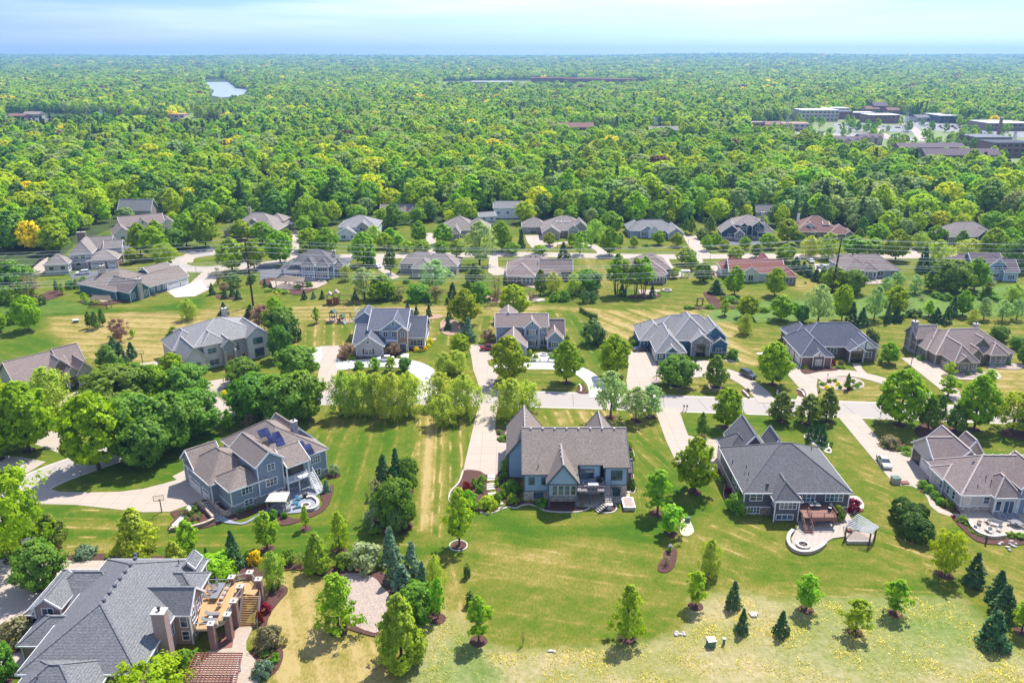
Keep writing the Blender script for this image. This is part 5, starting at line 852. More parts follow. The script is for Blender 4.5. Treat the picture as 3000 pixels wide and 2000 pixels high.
def make_crown(name,kind,R,zb,zt,nb,nl,size,lm,seed,br=.28,fill=.35,droop=0,gap=0.,tiers=0,lumps=0):
    """crown in real metres; nb branch clumps with nl leaves each"""
    rg=np.random.default_rng(seed); H=zt-zb; cs=[];ns_=[];lv=[]
    i=0
    while i<nb:
        t=rg.random()**(1.15 if kind in('cone','egg') else .9)
        if tiers: t=(math.floor(t*tiers)+.15+.5*rg.random())/tiers
        pr=prof(kind,t); a=rg.random()*6.2832
        lump=1+(.05 if lumps else .22)*math.sin(a*3+seed+t*7)+.14*math.sin(a*5-t*11+seed*2)
        rr=(1-fill*rg.random()**1.6)*pr*lump
        if rg.random()<gap*(.5+.5*math.sin(a*2+t*9+seed)): i+=1; continue
        c=np.array([math.cos(a)*rr*R,math.sin(a)*rr*R,zb+t*H]); k=nl
        cr=R*br*(.55+.75*rg.random())*(.45+.55*pr)
        d=rg.normal(size=(k,3)); d/=np.linalg.norm(d,axis=1)[:,None]; d[:,2]*=.72
        rad=cr*(.55+.45*rg.random(k))[:,None]
        pts=c+d*rad
        if droop: pts[:,2]-=droop*R*rg.random(k)**2*1.2
        if tiers: pts[:,2]-= .25*(np.hypot(pts[:,0],pts[:,1]))*.5
        out=np.array([math.cos(a)*pr,math.sin(a)*pr,((2*t-1)*1.0 if kind!='cone' else .2)+.3]); 
        cs.append(pts); ns_.append(d*.75+out*.95); lv.append(np.clip(rg.random()*.7+rg.random(k)*.35+.12*(d[:,2]),0,1)); i+=1
    C=np.concatenate(cs);N=np.concatenate(ns_);LV=np.concatenate(lv); C[:,2]=np.maximum(C[:,2],.04)
    V,l4=leaf_mesh(C,size,N,rg,LV); nq=len(V)//4
    me=bpy.data.meshes.new(name); me.vertices.add(len(V)); me.vertices.foreach_set('co',V.astype('f').ravel())
    me.loops.add(nq*4); me.loops.foreach_set('vertex_index',np.arange(nq*4,dtype='i')); me.polygons.add(nq); me.polygons.foreach_set('loop_start',np.arange(0,nq*4,4,dtype='i'))
    me.update(calc_edges=True); at=me.attributes.new('lv','FLOAT','POINT'); at.data.foreach_set('value',l4.astype('f')); me.materials.append(lm); return me
def make_trunk(name,h,r,R,zb,zt,seed,mat,stems=1,nlimb=9):
    rg=random.Random(seed); b=MB()
    for s_ in range(stems):
        a0=rg.random()*6.28; sp=(0 if stems==1 else R*.35); ox,oy=(0,0) if stems==1 else (math.cos(s_*2.1+a0)*r*2,math.sin(s_*2.1+a0)*r*2)
        tx,ty=(math.cos(s_*2.1+a0)*sp,math.sin(s_*2.1+a0)*sp); path=[(ox,oy,-.1)]
        for j in range(1,6): k=j/5; path.append((ox+tx*k+rg.uniform(-.08,.08)*R*.4,oy+ty*k+rg.uniform(-.08,.08)*R*.4,zt*.86*k))
        rs=[r*(1.25-1.12*j/5)/(1 if stems==1 else 1.5) for j in range(6)]; b.tube(path,rs,7)
        for l in range(nlimb//stems+1):
            k=.28+.6*l/(nlimb//stems+1); z=zt*.86*k; i0=int(k*5); f=k*5-i0; px_=[path[i0][q]*(1-f)+path[min(5,i0+1)][q]*f for q in range(3)]
            a=rg.random()*6.28; ln=R*rg.uniform(.45,.8)*(1.1-k*.6); up=ln*rg.uniform(.35,.8)
            b.tube([px_,(px_[0]+math.cos(a)*ln*.5,px_[1]+math.sin(a)*ln*.5,px_[2]+up*.55),(px_[0]+math.cos(a)*ln,px_[1]+math.sin(a)*ln,px_[2]+up)],[r*.42*(1-k*.5),r*.24,r*.06],5)
    return b.mesh(name,mat)
# species: words, name, category, crown kind, nominal R and H, base of crown, clumps, leaves, leaf size, ...
SP=dict(
 m=dict(w='bright green dense maple',n='maple_tree',k='oval',R=3.6,H=9.5,zb=1.5,nb=230,nl=34,s=.27,br=.22,fill=.4,nv=4),
 d=dict(w='dark green round maple',n='maple_tree',k='round',R=4.2,H=8.5,zb=.9,nb=250,nl=34,s=.29,br=.22,fill=.4,nv=4),
 k=dict(w='dark pyramidal linden',n='linden_tree',k='egg',R=2.7,H=7.5,zb=1.3,nb=170,nl=28,s=.22,br=.24,fill=.45,nv=3),
 y=dict(w='yellow green feathery tree',n='locust_tree',k='round',R=4.2,H=8,zb=1.2,nb=220,nl=30,s=.22,br=.2,fill=.65,gap=.2,nv=2),
 b=dict(w='pale green airy birch',n='birch_tree',k='oval',R=3.8,H=8.2,zb=.8,nb=230,nl=28,s=.19,br=.19,fill=.75,gap=.25,droop=.25,st=3,nv=4,tm='palebark'),
 s=dict(w='slender bright young tree',n='young_tree',k='oval',R=1.7,H=5.5,zb=1.0,nb=110,nl=28,s=.17,br=.27,fill=.8,gap=.2,nv=4),
 S=dict(w='broad open bright green tree',n='oak_tree',k='egg',R=3.4,H=8,zb=.9,nb=150,nl=30,s=.20,br=.22,fill=.75,gap=.3,nv=1,lm='s'),
 p=dict(w='dark green conical spruce',n='spruce_tree',k='cone',R=1.8,H=5.5,zb=.15,nb=190,nl=22,s=.17,br=.24,fill=.35,tiers=9,nv=3,noT=1),
 u=dict(w='blue grey conical spruce',n='blue_spruce',k='cone',R=2.0,H=5.6,zb=.1,nb=190,nl=24,s=.18,br=.25,fill=.35,tiers=8,nv=2,noT=1),
 a=dict(w='narrow dark arborvitae column',n='arborvitae',k='col',R=.7,H=4.5,zb=.05,nb=60,nl=34,s=.13,br=.5,fill=.3,nv=1,noT=1),
 A=dict(w='dense dark rounded arborvitae',n='arborvitae',k='col',R=2.0,H=4.6,zb=.0,nb=420,nl=30,s=.13,br=.15,fill=.1,lumps=1,nv=2,noT=1,lm='a'),
 o=dict(w='rounded green shrub',n='shrub',k='dome',R=1.,H=1.5,zb=.02,nb=55,nl=28,s=.13,br=.32,fill=.4,nv=3,noT=1),
 O=dict(w='large loose green bush',n='bush',k='dome',R=2.4,H=3.6,zb=.05,nb=130,nl=30,s=.2,br=.26,fill=.5,gap=.15,nv=2,noT=1,lm='o'),
 r=dict(w='rounded dark red shrub',n='red_shrub',k='dome',R=1.2,H=1.5,zb=.02,nb=60,nl=28,s=.13,br=.32,fill=.4,nv=1,noT=1),
 g=dict(w='rounded golden yellow shrub',n='golden_shrub',k='dome',R=.9,H=1.3,zb=.02,nb=50,nl=28,s=.13,br=.32,fill=.4,nv=1,noT=1),
 c=dict(w='purple brown ornamental tree',n='crabapple_tree',k='round',R=2.3,H=4.4,zb=.9,nb=90,nl=24,s=.2,br=.25,fill=.7,gap=.3,st=3,nv=2),
 w=dict(w='whitish blossoming shrub',n='blossoming_shrub',k='dome',R=1.6,H=2.4,zb=.05,nb=80,nl=28,s=.15,br=.3,fill=.4,nv=2,noT=1),
 q=dict(w='silvery green open tree',n='pear_tree',k='oval',R=3.4,H=8.5,zb=1.5,nb=150,nl=26,s=.21,br=.22,fill=.7,gap=.25,nv=3),
 v=dict(w='yellowish green pyramidal tree',n='pyramidal_tree',k='egg',R=2.6,H=7,zb=.2,nb=200,nl=28,s=.2,br=.24,fill=.35,nv=2),
 x=dict(w='spreading olive brown shrub',n='smoke_bush',k='dome',R=2.4,H=3.,zb=.05,nb=110,nl=30,s=.18,br=.26,fill=.4,nv=2,noT=1,lm='n'),
 n=dict(w='thin brownish twiggy shrub',n='twiggy_shrub',k='vase',R=1.5,H=3,zb=.3,nb=26,nl=20,s=.13,br=.35,fill=.9,gap=.3,st=4,nv=2),
 i=dict(w='olive green bushy pine',n='pine_tree',k='oval',R=2.6,H=6,zb=.3,nb=150,nl=30,s=.2,br=.25,fill=.4,nv=2,noT=1),
 t=dict(w='tall bare trunked tree',n='tall_trunk_tree',k='egg',R=3.,H=11,zb=4.2,nb=150,nl=28,s=.23,br=.24,fill=.5,nv=2,lm='m',st=3),
 J=dict(w='low spreading blue juniper',n='juniper',k='dome',R=2.,H=1.5,zb=.0,nb=110,nl=30,s=.15,br=.25,fill=.35,nv=1,noT=1,lm='u'),
 B=dict(w='wide bright green thicket bush',n='thicket_bush',k='dome',R=3.2,H=3.8,zb=.05,nb=150,nl=30,s=.2,br=.24,fill=.5,gap=.15,nv=2,noT=1,lm='s'))
PROTO={}
def proto(sp,i):
    k=(sp,i%SP[sp]['nv'])
    if k not in PROTO:
        d=SP[sp]; sd_=hash_(sp)+k[1]*17
        cr=make_crown('crown_'+d['n'],d['k'],d['R'],d['zb'],d['H'],d['nb'],d['nl'],d['s'],LM[d.get('lm',sp)],sd_,d['br'],d['fill'],d.get('droop',0),d.get('gap',0),d.get('tiers',0),d.get('lumps',0))
        tr=None if d.get('noT') else make_trunk('trunk_'+d['n'],d['H'],.022*d['H']*(.8 if d.get('st') else 1),d['R'],d['zb'],d['H'],sd_,M[d.get('tm','bark')],d.get('st',1))
        PROTO[k]=(cr,tr)
    return PROTO[k]
def hash_(s): return sum(ord(c)*31 for c in s)%997
PL=[]   # placed plants, labelled at the end
def plant(sp,cx,base,top,wpx,i=None,group=None,hmul=1):
    X,Y=P(cx,base); s=pxm(base); d=SP[sp]; Hh=max(.5,top_z(Y,top)); R=max(.25,wpx/2/s)
    if sp in 'oOrgwJxBA': Y+=R*.5; Hh=max(.45,top_z(Y+R*.2,top))   # the photo row marks the near rim of a shrub
    i=len(PL) if i is None else i; cr,tr=proto(sp,i); sxy=R/d['R']/.98; sz=Hh/d['H']/1.02
    rz=(len(PL)*2.399)%6.2832
    if tr is None:
        o=bpy.data.objects.new(d['n'],cr); COL.objects.link(o); o.scale=(sxy,sxy,sz)
    else:
        o=empty(d['n']); o.scale=(sxy,sxy,sz)
        for nm,me in(('crown',cr),('trunk',tr)): q=bpy.data.objects.new(nm,me); COL.objects.link(q); q.parent=o
    o.location=(X,Y,0); o.rotation_euler=(0,0,rz); o['category']='shrub' if tr is None and sp not in 'pui' else 'tree'
    if sp=='J': o['category']='shrub'
    PL.append((o,sp,cx,base,X,Y,Hh)); return o
T="""y 35 1640 1378 230;k 158 1606 1503 96;d 122 1722 1592 124;J 244 1634 1597 62;v 403 1625 1488 118;s 553 1632 1523 66;v 515 1682 1583 78;p 686 1660 1548 58;B 625 1705 1618 120;p 604 1625 1600 14;x 48 1895 1806 102;d 8 2000 1886 76;O 538 1968 1900 62;y 450 2085 1950 200;o 500 1640 1618 30;o 318 1637 1622 26;J 352 1638 1617 28
s 783 1608 1497 68;s 896 1548 1480 26;S 995 1609 1493 68;v 930 1672 1557 78;b 803 1722 1612 76;g 745 1655 1610 36;o 845 1655 1608 46;n 880 1658 1620 34;O 1002 1668 1617 46;w 1067 1675 1588 94;u 1145 1640 1536 58;u 1208 1690 1580 64;u 1155 1702 1600 55;u 1180 1735 1648 78;u 1238 1728 1640 48;b 1276 1740 1622 54;O 1222 1815 1703 112;s 1283 1812 1690 42;S 992 1848 1675 142;v 1177 1940 1738 140;s 1346 1598 1428 74;a 1368 1690 1648 16;a 1378 1772 1728 20;s 1402 1877 1745 72
p 1125 1440 1325 62;p 1163 1440 1306 60;d 1195 1440 1338 58;n 1106 1510 1405 60;p 1163 1480 1375 52;d 1163 1542 1405 96;w 1100 1548 1455 60;i 1160 1562 1488 55;d 1190 1540 1440 54;o 1100 1565 1540 40
n 1532 1888 1845 12;S 1838 1868 1708 106;s 1967 1563 1478 74;s 1926 1504 1375 86;b 2077 1683 1577 66;s 2038 1775 1672 58;p 2147 1776 1698 48;p 2173 1851 1778 42;o 1961 1618 1601 16;n 1951 1655 1628 26
s 2362 1785 1681 68;p 2287 1858 1785 48;s 2505 1852 1754 72;s 2622 1797 1697 72;y 2768 1683 1557 88;p 2849 1709 1614 64;p 2918 1753 1666 64;p 2935 1809 1707 76;p 2906 1887 1786 92;s 2992 1850 1758 64;A 2642 1525 1452 52;A 2668 1552 1469 62;A 2694 1540 1472 44;A 2674 1580 1497 62;A 2702 1590 1515 62;r 2503 1500 1461 46;O 2454 1528 1478 34;o 2825 1531 1508 28;o 2965 1575 1556 26;o 2993 1580 1560 28;O 2167 1505 1440 64
m 2128 1252 1136 78;k 2055 1279 1207 38;k 2287 1233 1146 76;k 2367 1240 1153 82;k 2420 1232 1135 68;m 2034 1440 1280 102;m 2634 1243 1081 124;p 2372 1290 1237 28;p 2392 1284 1240 24;p 2407 1301 1240 34;k 2719 1256 1158 62;k 2749 1240 1155 38;k 2798 1263 1176 64;m 2853 1257 1100 100;y 2965 1263 1152 116;y 3030 1270 1150 100;m 2262 1126 1001 88;m 2603 1064 1001 48;s 2776 1160 1098 58;s 2781 1101 1059 32;s 2897 1128 1081 40;d 2926 997 955 46;d 2980 1023 987 42;d 2998 1065 1008 34;x 2614 1312 1276 56;o 2590 1300 1284 20;o 2597 1310 1292 20;o 2637 1320 1305 22;o 2658 1322 1306 22;o 2660 1335 1322 26
a 2543 985 957 11;a 2551 990 960 11;a 2559 996 967 11;a 2568 1002 972 12;m 1659 1121 996 74;m 1798 1101 978 82;d 1981 1130 1044 94;k 2095 1134 1040 72;q 1789 1222 1087 98;q 1863 1233 1132 82;q 1905 1221 1127 84;m 1490 1120 983 94;i 1735 1006 931 60;p 1762 1011 958 30;d 2146 1052 1022 27;b 2183 977 917 46
b 1010 1216 1084 92;b 1060 1213 1083 92;b 1105 1211 1088 86;b 1150 1226 1088 92;b 1200 1213 1084 86;b 1300 1096 1030 68;b 1338 1091 1024 72;b 1290 1186 1088 92;b 1360 1219 1093 98;b 1298 1246 1152 88;m 1346 1037 976 52;b 1495 1223 1106 112;b 1542 1202 1110 74;s 1098 1085 1047 36;s 1143 1085 1044 36;O 1050 1083 1056 30;d 1187 1085 1047 32
d 875 1106 1016 106;d 712 1125 1051 86;d 760 1226 1097 132;d 832 1236 1103 132;d 890 1226 1090 114;d 720 1212 1116 84;d 823 1052 955 60;m 806 935 870 46;d 822 980 898 84;c 772 968 893 60;i 840 976 908 56;p 845 1001 943 38;a 863 1001 953 9;a 871 1001 951 9;a 879 998 950 9;s 927 947 899 22;p 892 876 848 20;u 919 874 851 16;p 945 875 848 18;p 1041 877 849 20;m 1104 881 831 48;p 1257 927 889 20;p 1220 921 892 16;p 1195 916 879 16;p 1316 936 893 18;p 1313 966 929 24;m 1363 950 846 78;u 1372 998 925 46;c 1428 1005 966 42;m 1503 935 833 82;c 1019 1048 1007 46;c 1150 1042 1005 40;g 1254 1008 992 14;o 1030 1052 1037 22
m 85 1320 1118 150;m 290 1374 1150 164;m 20 1292 1110 104;m -6 1345 1218 92;b 150 1216 1073 132;k 322 1091 1008 76;d 340 1202 1077 160;d 390 1172 1068 112;m 455 1172 1068 94;d 550 1162 1070 112;m 508 1111 1032 62;d 400 1332 1158 156;d 432 1362 1228 136;d 500 1312 1158 146;d 582 1272 1143 124;m 86 967 864 68;m 2 972 914 34;k 263 961 911 22;k 282 964 910 30;k 301 954 903 22;c 351 1002 935 54;s 389 989 964 16;p 333 1033 984 36;p 357 1067 998 46;p 387 1046 999 34;b 554 936 874 50;p 657 921 884 32;p 735 931 890 38;O 507 1001 957 34;s 672 1262 1197 32;x 732 1262 1211 50;r 252 1142 1128 20;o 595 1092 1082 18;o 605 1086 1076 16
m 682 797 695 78;m 412 746 652 54;m 455 757 663 68;m 458 702 644 42;d 515 731 669 64;m 548 721 624 62;m 603 723 624 70;m 388 771 726 40;y 485 781 713 66;m 160 742 656 70;k 167 857 817 14;s 184 863 829 16;O 205 847 819 30;O 225 844 814 32;O 245 843 809 28;O 296 827 799 26;a 126 891 861 16;n 95 882 810 74;O 60 890 829 64;O 15 892 838 54;O 40 948 900 44;O 22 835 762 100;s 247 881 856 18;n 640 834 785 34;p 622 863 828 22;i 685 841 797 44;p 660 874 841 20;p 682 869 838 20;p 698 877 846 22;c 657 856 828 26;o 255 889 878 16;o 268 893 881 14
m 746 789 700 52;m 822 772 676 76;m 708 702 643 60;m 770 714 649 64;m 840 716 669 34;m 908 735 668 72;m 958 747 666 64;m 1066 777 679 66;k 1085 785 736 28;k 1145 802 708 40;b 1097 706 659 48;m 1126 728 681 42;s 1145 713 667 46;s 1168 731 687 36;m 1228 710 646 44;m 1234 742 703 54;s 1190 739 703 36;O 737 827 795 24;p 777 841 814 14;p 793 846 824 14;b 1015 823 774 36;q 1068 877 783 84;m 1123 875 803 62;n 1174 882 837 36;O 1225 884 830 68;n 1276 884 838 52;p 1327 884 824 38;O 1155 880 850 44;p 1140 882 855 20;p 1250 884 855 22
q 1275 852 760 92;k 1392 834 769 62;O 1404 884 824 62;k 1372 882 813 26;n 1456 888 800 36;n 1557 881 853 46;m 1298 716 654 52;m 1292 749 703 40;m 1338 754 701 42;q 1405 777 648 98;m 1470 734 646 52;m 1500 744 709 44;p 1528 727 667 22;m 1581 744 718 44;m 1610 720 681 34;m 1675 724 683 24;s 1699 745 677 38;p 1650 777 706 46;s 1731 723 697 14;m 1785 747 667 48;b 1742 704 641 60;m 1788 688 618 64;m 1815 724 681 22;m 1857 724 691 24;m 1930 717 675 34;k 1583 864 787 40;b 1621 857 794 48;b 1681 864 799 50;d 1722 854 791 76;O 1624 883 854 28;O 1652 883 850 30;i 1713 886 846 30;i 1737 885 851 22;t 1807 864 740 68;t 1860 864 753 54;t 1885 864 749 68;t 1830 864 763 52;p 1822 866 828 24;p 1910 872 834 24;c 1455 878 850 34
m 1983 722 681 36;k 2009 682 637 22;k 2025 687 637 28;k 2080 683 632 34;i 2058 699 666 36;m 2069 734 689 30;m 2095 726 681 32;m 2122 734 702 28;m 2181 729 693 32;m 2154 764 721 42;k 2216 754 711 38;m 2250 729 681 46;m 2305 715 641 60;d 2342 720 683 28;m 2300 767 714 52;b 2371 752 689 58;b 2425 757 679 68;p 2387 697 666 26;m 2498 750 689 68;m 2009 774 724 50;m 2023 790 741 36;d 2057 824 771 42;m 1975 814 783 26;c 2084 814 792 22;m 2151 864 779 50;m 2269 866 783 52;p 2097 860 817 48;m 2189 930 864 56;m 2288 937 864 62;s 2122 924 875 30;q 2396 947 833 84;d 2348 942 895 36;p 2330 792 749 42;p 2353 802 764 34;p 2370 810 774 32;p 2390 822 784 32;k 2410 827 781 32;O 2080 905 890 26;O 2020 906 892 30
m 2440 852 779 60;d 2497 859 791 60;q 2560 936 836 58;m 2620 927 836 62;m 2465 940 833 54;p 2494 949 881 32;p 2524 954 897 38;p 2598 946 879 20;p 2625 942 891 28;p 2741 944 899 38;p 2770 949 894 28;p 2789 927 864 30;s 2720 927 879 38;m 2819 924 849 46;q 2881 936 871 50;q 2935 939 879 48;q 2977 936 876 44;k 2888 877 827 38;b 2970 887 831 62;a 2661 927 903 14;a 2675 927 902 14;a 2691 927 903 14;o 2650 931 919 18;o 2682 933 920 18;q 2594 859 811 36;q 2625 852 796 46;q 2680 859 806 52;k 2725 854 789 52;d 2786 855 763 98;m 2853 850 754 68;w 2897 834 807 42;p 2703 795 716 42;b 2747 770 701 72;v 2725 792 749 40;b 2693 729 677 52;m 2741 710 659 48;k 2817 722 674 42;b 2843 747 699 78;m 2904 752 666 64;m 2952 740 667 58;d 2985 792 698 84;m 2558 754 697 58;m 2570 712 654 60;m 2623 762 671 68;k 2515 702 667 32;b 2850 945 905 30;O 2905 880 850 60;O 2600 895 870 70"""
for ln in T.split('\n'):
    for it in ln.split(';'):
        a=it.split(); plant(a[0],*[float(v) for v in a[1:]])
# bed shrubs: species cx base top width
S="""o 1389 1415 1398 14;o 1412 1416 1390 24;o 1388 1430 1406 18;r 1366 1442 1410 28;O 1408 1442 1415 26;w 1390 1412 1402 12;o 1495 1445 1402 42;o 1488 1452 1432 24;O 1502 1478 1443 34;o 1470 1405 1384 18;o 1481 1400 1380 20;w 1475 1400 1385 16;o 1458 1415 1398 16;o 1456 1426 1412 16;O 1487 1385 1336 38;o 1510 1440 1415 28;o 1588 1488 1455 26;o 1463 1272 1257 14;o 1470 1291 1275 22;O 1482 1288 1272 16;O 1853 1432 1400 22;O 1848 1340 1320 14;y 1843 1315 1290 22;o 1855 1350 1335 12
B 1372 1490 1436 52;B 1430 1495 1452 56;o 1455 1478 1440 26;o 1473 1460 1432 18;r 1450 1480 1470 8;o 1705 1484 1474 12
o 530 1512 1500 10;x 545 1512 1490 22;o 570 1502 1480 18;o 560 1512 1494 16;o 582 1516 1498 16;o 545 1528 1512 16;x 572 1528 1508 26;o 500 1548 1538 12;o 570 1538 1526 16;w 697 1505 1484 26;o 720 1490 1472 18;O 735 1478 1450 22;o 750 1482 1466 20;O 768 1472 1448 30;w 978 1394 1358 32;u 957 1440 1403 28;O 800 1520 1490 26;o 832 1520 1498 20;o 730 1492 1475 18;o 940 1400 1385 18
r 760 1830 1790 20;r 775 1800 1765 34;x 785 1905 1832 80;o 775 1925 1905 30;o 805 1938 1910 26;o 800 1945 1922 26;J 770 1985 1935 58;O 575 1940 1900 50;O 635 1880 1855 20;w 700 1700 1690 14
r 2135 1445 1428 20;r 2142 1460 1448 14;o 2120 1415 1398 16;o 2130 1400 1388 16;o 2110 1403 1390 12;o 2437 1301 1293 10;o 2395 1302 1290 12;o 2407 1306 1296 12;o 2420 1312 1300 12;o 2412 1318 1308 10;o 2428 1322 1314 10;o 2435 1310 1300 10;O 2335 1215 1200 16
O 2705 1430 1405 30;O 2728 1445 1418 34;O 2745 1462 1438 30;O 2758 1478 1456 26;o 2772 1485 1462 22;o 2786 1490 1468 20;r 2795 1518 1508 10;o 2830 1540 1530 12;o 2848 1562 1552 14;o 2870 1572 1564 12;O 2440 1150 1138 10
u 2400 1150 1138 8;o 2412 1130 1118 20;o 2430 1122 1109 14;o 2448 1120 1108 14;g 2455 1130 1116 12;o 2462 1140 1128 12;o 2480 1132 1118 14;k 2481 1142 1092 18;o 2500 1122 1110 14;o 2510 1135 1122 18;o 2520 1128 1118 14;g 2424 1140 1128 14;g 2438 1142 1130 12;r 2488 1142 1130 14;o 2495 1142 1130 14;r 2440 1070 1052 16;x 2465 1068 1055 16;o 2455 1080 1070 14;o 2470 1082 1070 14;o 2565 1045 1030 16;o 2580 1062 1050 14;o 2360 1082 1070 16
O 2915 1068 1052 34;O 2945 1068 1050 30;O 2870 1092 1076 22;o 2700 1055 1040 22;o 2690 1040 1028 20;o 2790 1100 1092 14;o 2840 1100 1090 16;x 2860 1080 1066 20;o 2660 1080 1068 14
g 1025 1052 1040 22;g 1220 1030 1015 16;g 1245 1028 1014 12;g 1255 1020 1006 12;g 1262 1008 990 14;o 1232 1032 1022 14;o 1130 1050 1040 20;o 1170 1050 1042 12;g 655 1160 1142 18;g 672 1170 1154 18;g 1553 1037 1023 9
o 1550 1042 1026 14;o 1570 1050 1036 16;o 1560 1060 1050 22;O 1620 1052 1040 26;w 1612 1042 1032 24;o 1660 1000 982 18;o 1662 1005 994 16;o 1548 1010 1000 12;O 1705 1062 1045 14
O 1857 1015 995 24;O 1848 1000 988 12;O 2010 1060 1040 20;O 2030 1055 1042 16;O 2100 1050 1035 30;O 2130 1052 1040 20;O 2150 1050 1034 20;o 2158 1058 1048 14;o 2192 1148 1136 10
o 255 893 885 12;w 245 889 882 12;w 262 890 882 14;o 285 893 886 10;w 250 845 833 14;w 265 842 832 18;n 278 840 826 14;o 355 716 702 14;o 365 708 697 16;r 357 745 733 16;o 360 755 745 14;o 382 870 860 10;g 810 862 853 8;g 826 862 852 9;g 842 860 850 9;O 785 855 845 24;O 815 856 846 28;O 835 862 850 20;o 870 845 832 20;O 905 842 824 20;n 890 842 830 30;p 1327 936 926 6;o 1860 870 862 14;n 1880 872 860 30;o 1930 862 854 14
n 2270 700 690 8;o 2360 830 825 8;o 1895 722 712 20;d 740 830 800 16;o 1135 830 818 14;o 1040 815 806 30;o 1190 830 815 18;r 1330 812 800 10;o 1490 835 826 14"""
for ln in S.split('\n'):
    for it in ln.split(';'):
        a=it.split(); plant(a[0],*[float(v) for v in a[1:]])
# small arborvitae hedge behind the blue courtyard house
for i in range(9): plant('a',1700+i*4.5,912+i*2.6,897+i*2.8,6)
for i in range(5): plant('a',1731+i*4,936,917,6)
# row of shrubs at the old pond
for i,(x,y) in enumerate([(2115,880),(2130,884),(2145,888),(2160,892),(2310,900),(2330,905),(2700,880),(2745,872),(2775,880),(2660,895),(2640,885),(2810,895),(2560,885),(2240,915)]): plant('O' if i%3 else 'n',x,y,y-14-4*(i%3),24+6*(i%3))
# ---- labels for every plant: what it is, beside which building, which one of several
ORD='first second third fourth fifth sixth seventh eighth ninth tenth eleventh twelfth thirteenth fourteenth fifteenth sixteenth seventeenth eighteenth nineteenth twentieth twenty-first twenty-second twenty-third twenty-fourth twenty-fifth'.split()
def label_plants():
    groups={}
    for p in PL:
        if p[1] in 'Sv' : pass
    for p in PL:
        o,sp,cx,by,X,Y,Hh=p
        s=min(LAND,key=lambda l:math.hypot(X-l[1],(Y-l[2])*.9)); dx,dy=X-s[1],Y-s[2]
        rel='in front of' if dy<-abs(dx)*.9 else 'behind' if dy>abs(dx)*.9 else ('left of' if dx<0 else 'right of')
        groups.setdefault((sp,rel,s[0]),[]).append(p)
    for (sp,rel,s),ps in groups.items():
        ps.sort(key=lambda p:p[2]); n=len(ps)
        for i,p in enumerate(ps):
            base=f"{SP[sp]['w']} {rel} the {s}"
            if n==2: base+=', '+('left' if i==0 else 'right')+' one of two'
            elif n>2: base+=', '+('leftmost' if i==0 else 'rightmost' if i==n-1 else (ORD[i]+' from left'))+f' of {n}' 
            base=base.replace(' of the ',' of ').replace(' the ',' ') if len(base.split())>16 else base
            p[0]['label']=base
            if n>1: p[0]['group']=f"{SP[sp]['w']}s {rel} the {s}"
label_plants()
# ------------------------------------------------------------------ the wood: nearest trees one by one, the rest as one mass
def woodmesh(name,kind,R,H,zb,nb,nl,s,lm,seed,br=.24,fill=.35,gap=.1,tiers=0,trunk=True):
    me=make_crown(name,kind,R,zb,H,nb,nl,s,lm,seed,br,fill,0,gap,tiers)
    return me
WM=[('broadleaf_tree','mid green',leafmat('leaf_wood_mid',(.15,.27,.035),(.31,.42,.055),.45,.02,.5,.5),'round',0),('broadleaf_tree','fresh green',leafmat('leaf_wood_fresh',(.19,.31,.03),(.40,.49,.05),.45,.02,.45,.5),'oval',0),
 ('broadleaf_tree','grey green',leafmat('leaf_wood_grey',(.17,.25,.085),(.34,.40,.16),.45,.02,.5,.5),'round',0),('conifer_tree','dark green',leafmat('leaf_wood_pine',(.055,.11,.04),(.12,.18,.07),.25,.01,.4,.5),'cone',1),
 ('broadleaf_tree','yellow green',leafmat('leaf_wood_yellow',(.27,.36,.03),(.50,.53,.06),.45,.02,.4,.5),'round',0),('broadleaf_tree','deep green',leafmat('leaf_wood_deep',(.09,.19,.04),(.20,.31,.065),.4,.02,.5,.5),'oval',0),
 ('copper_tree','dark copper red',leafmat('leaf_wood_copper',(.10,.045,.04),(.18,.08,.06),.3,.01,.3,.5),'round',0),('flowering_tree','golden yellow',leafmat('leaf_wood_gold',(.50,.44,.02),(.75,.62,.03),.3,.01,.2,.5),'round',0)]
NEAR={};FAR={}
for i,(n_,c_,lm,kind,tr) in enumerate(WM):
    R,H=(5.7,14.5) if kind=='round' else (4.7,16) if kind=='oval' else (3.1,16)
    nv=3 if i in(0,1,5) else 2 if i<5 else 1
    for v in range(nv):
        NEAR[(i,v)]=woodmesh('crown_'+n_,kind,R,H,2.0 if not tr else 1,230,30,.40,lm,100+i*7+v,.2,.33,.05,9 if tr else 0)
        FAR[(i,v)]=woodmesh('far_crown_'+n_,kind,R,H,2,72,12,.85,lm,300+i*7+v,.27,.3,.0,6 if tr else 0)
# clearings, photo outlines on the ground
CLEAR=[px_poly(q) for q in (
 [(740,600),(730,560),(745,520),(800,510),(830,560),(800,600)],[(1410,690),(1415,632),(1530,632),(1530,690)],
 
 [(2190,380),(2300,350),(2600,328),(2850,372),(3150,385),(3150,540),(2950,535),(2700,525),(2600,490),(2330,450),(2240,425)],
 [(2180,430),(2190,358),(2400,352),(2420,430)],[(1635,428),(1640,384),(1740,384),(1800,392),(1800,418)],[(1888,428),(1892,388),(1996,388),(2000,428)],
 [(0,395),(10,330),(280,335),(480,360),(640,345),(660,400),(480,400),(420,385),(200,385)],[(1280,263),(1290,238),(1560,234),(1900,238),(1910,258),(1560,262)],[(590,232),(665,232),(695,258),(735,266),(740,290),(700,312),(640,318),(600,308),(615,280),(596,255)],
 [(1300,402),(1300,372),(1372,372),(1376,402)],[(1488,392),(1490,366),(1572,366),(1574,392)])]
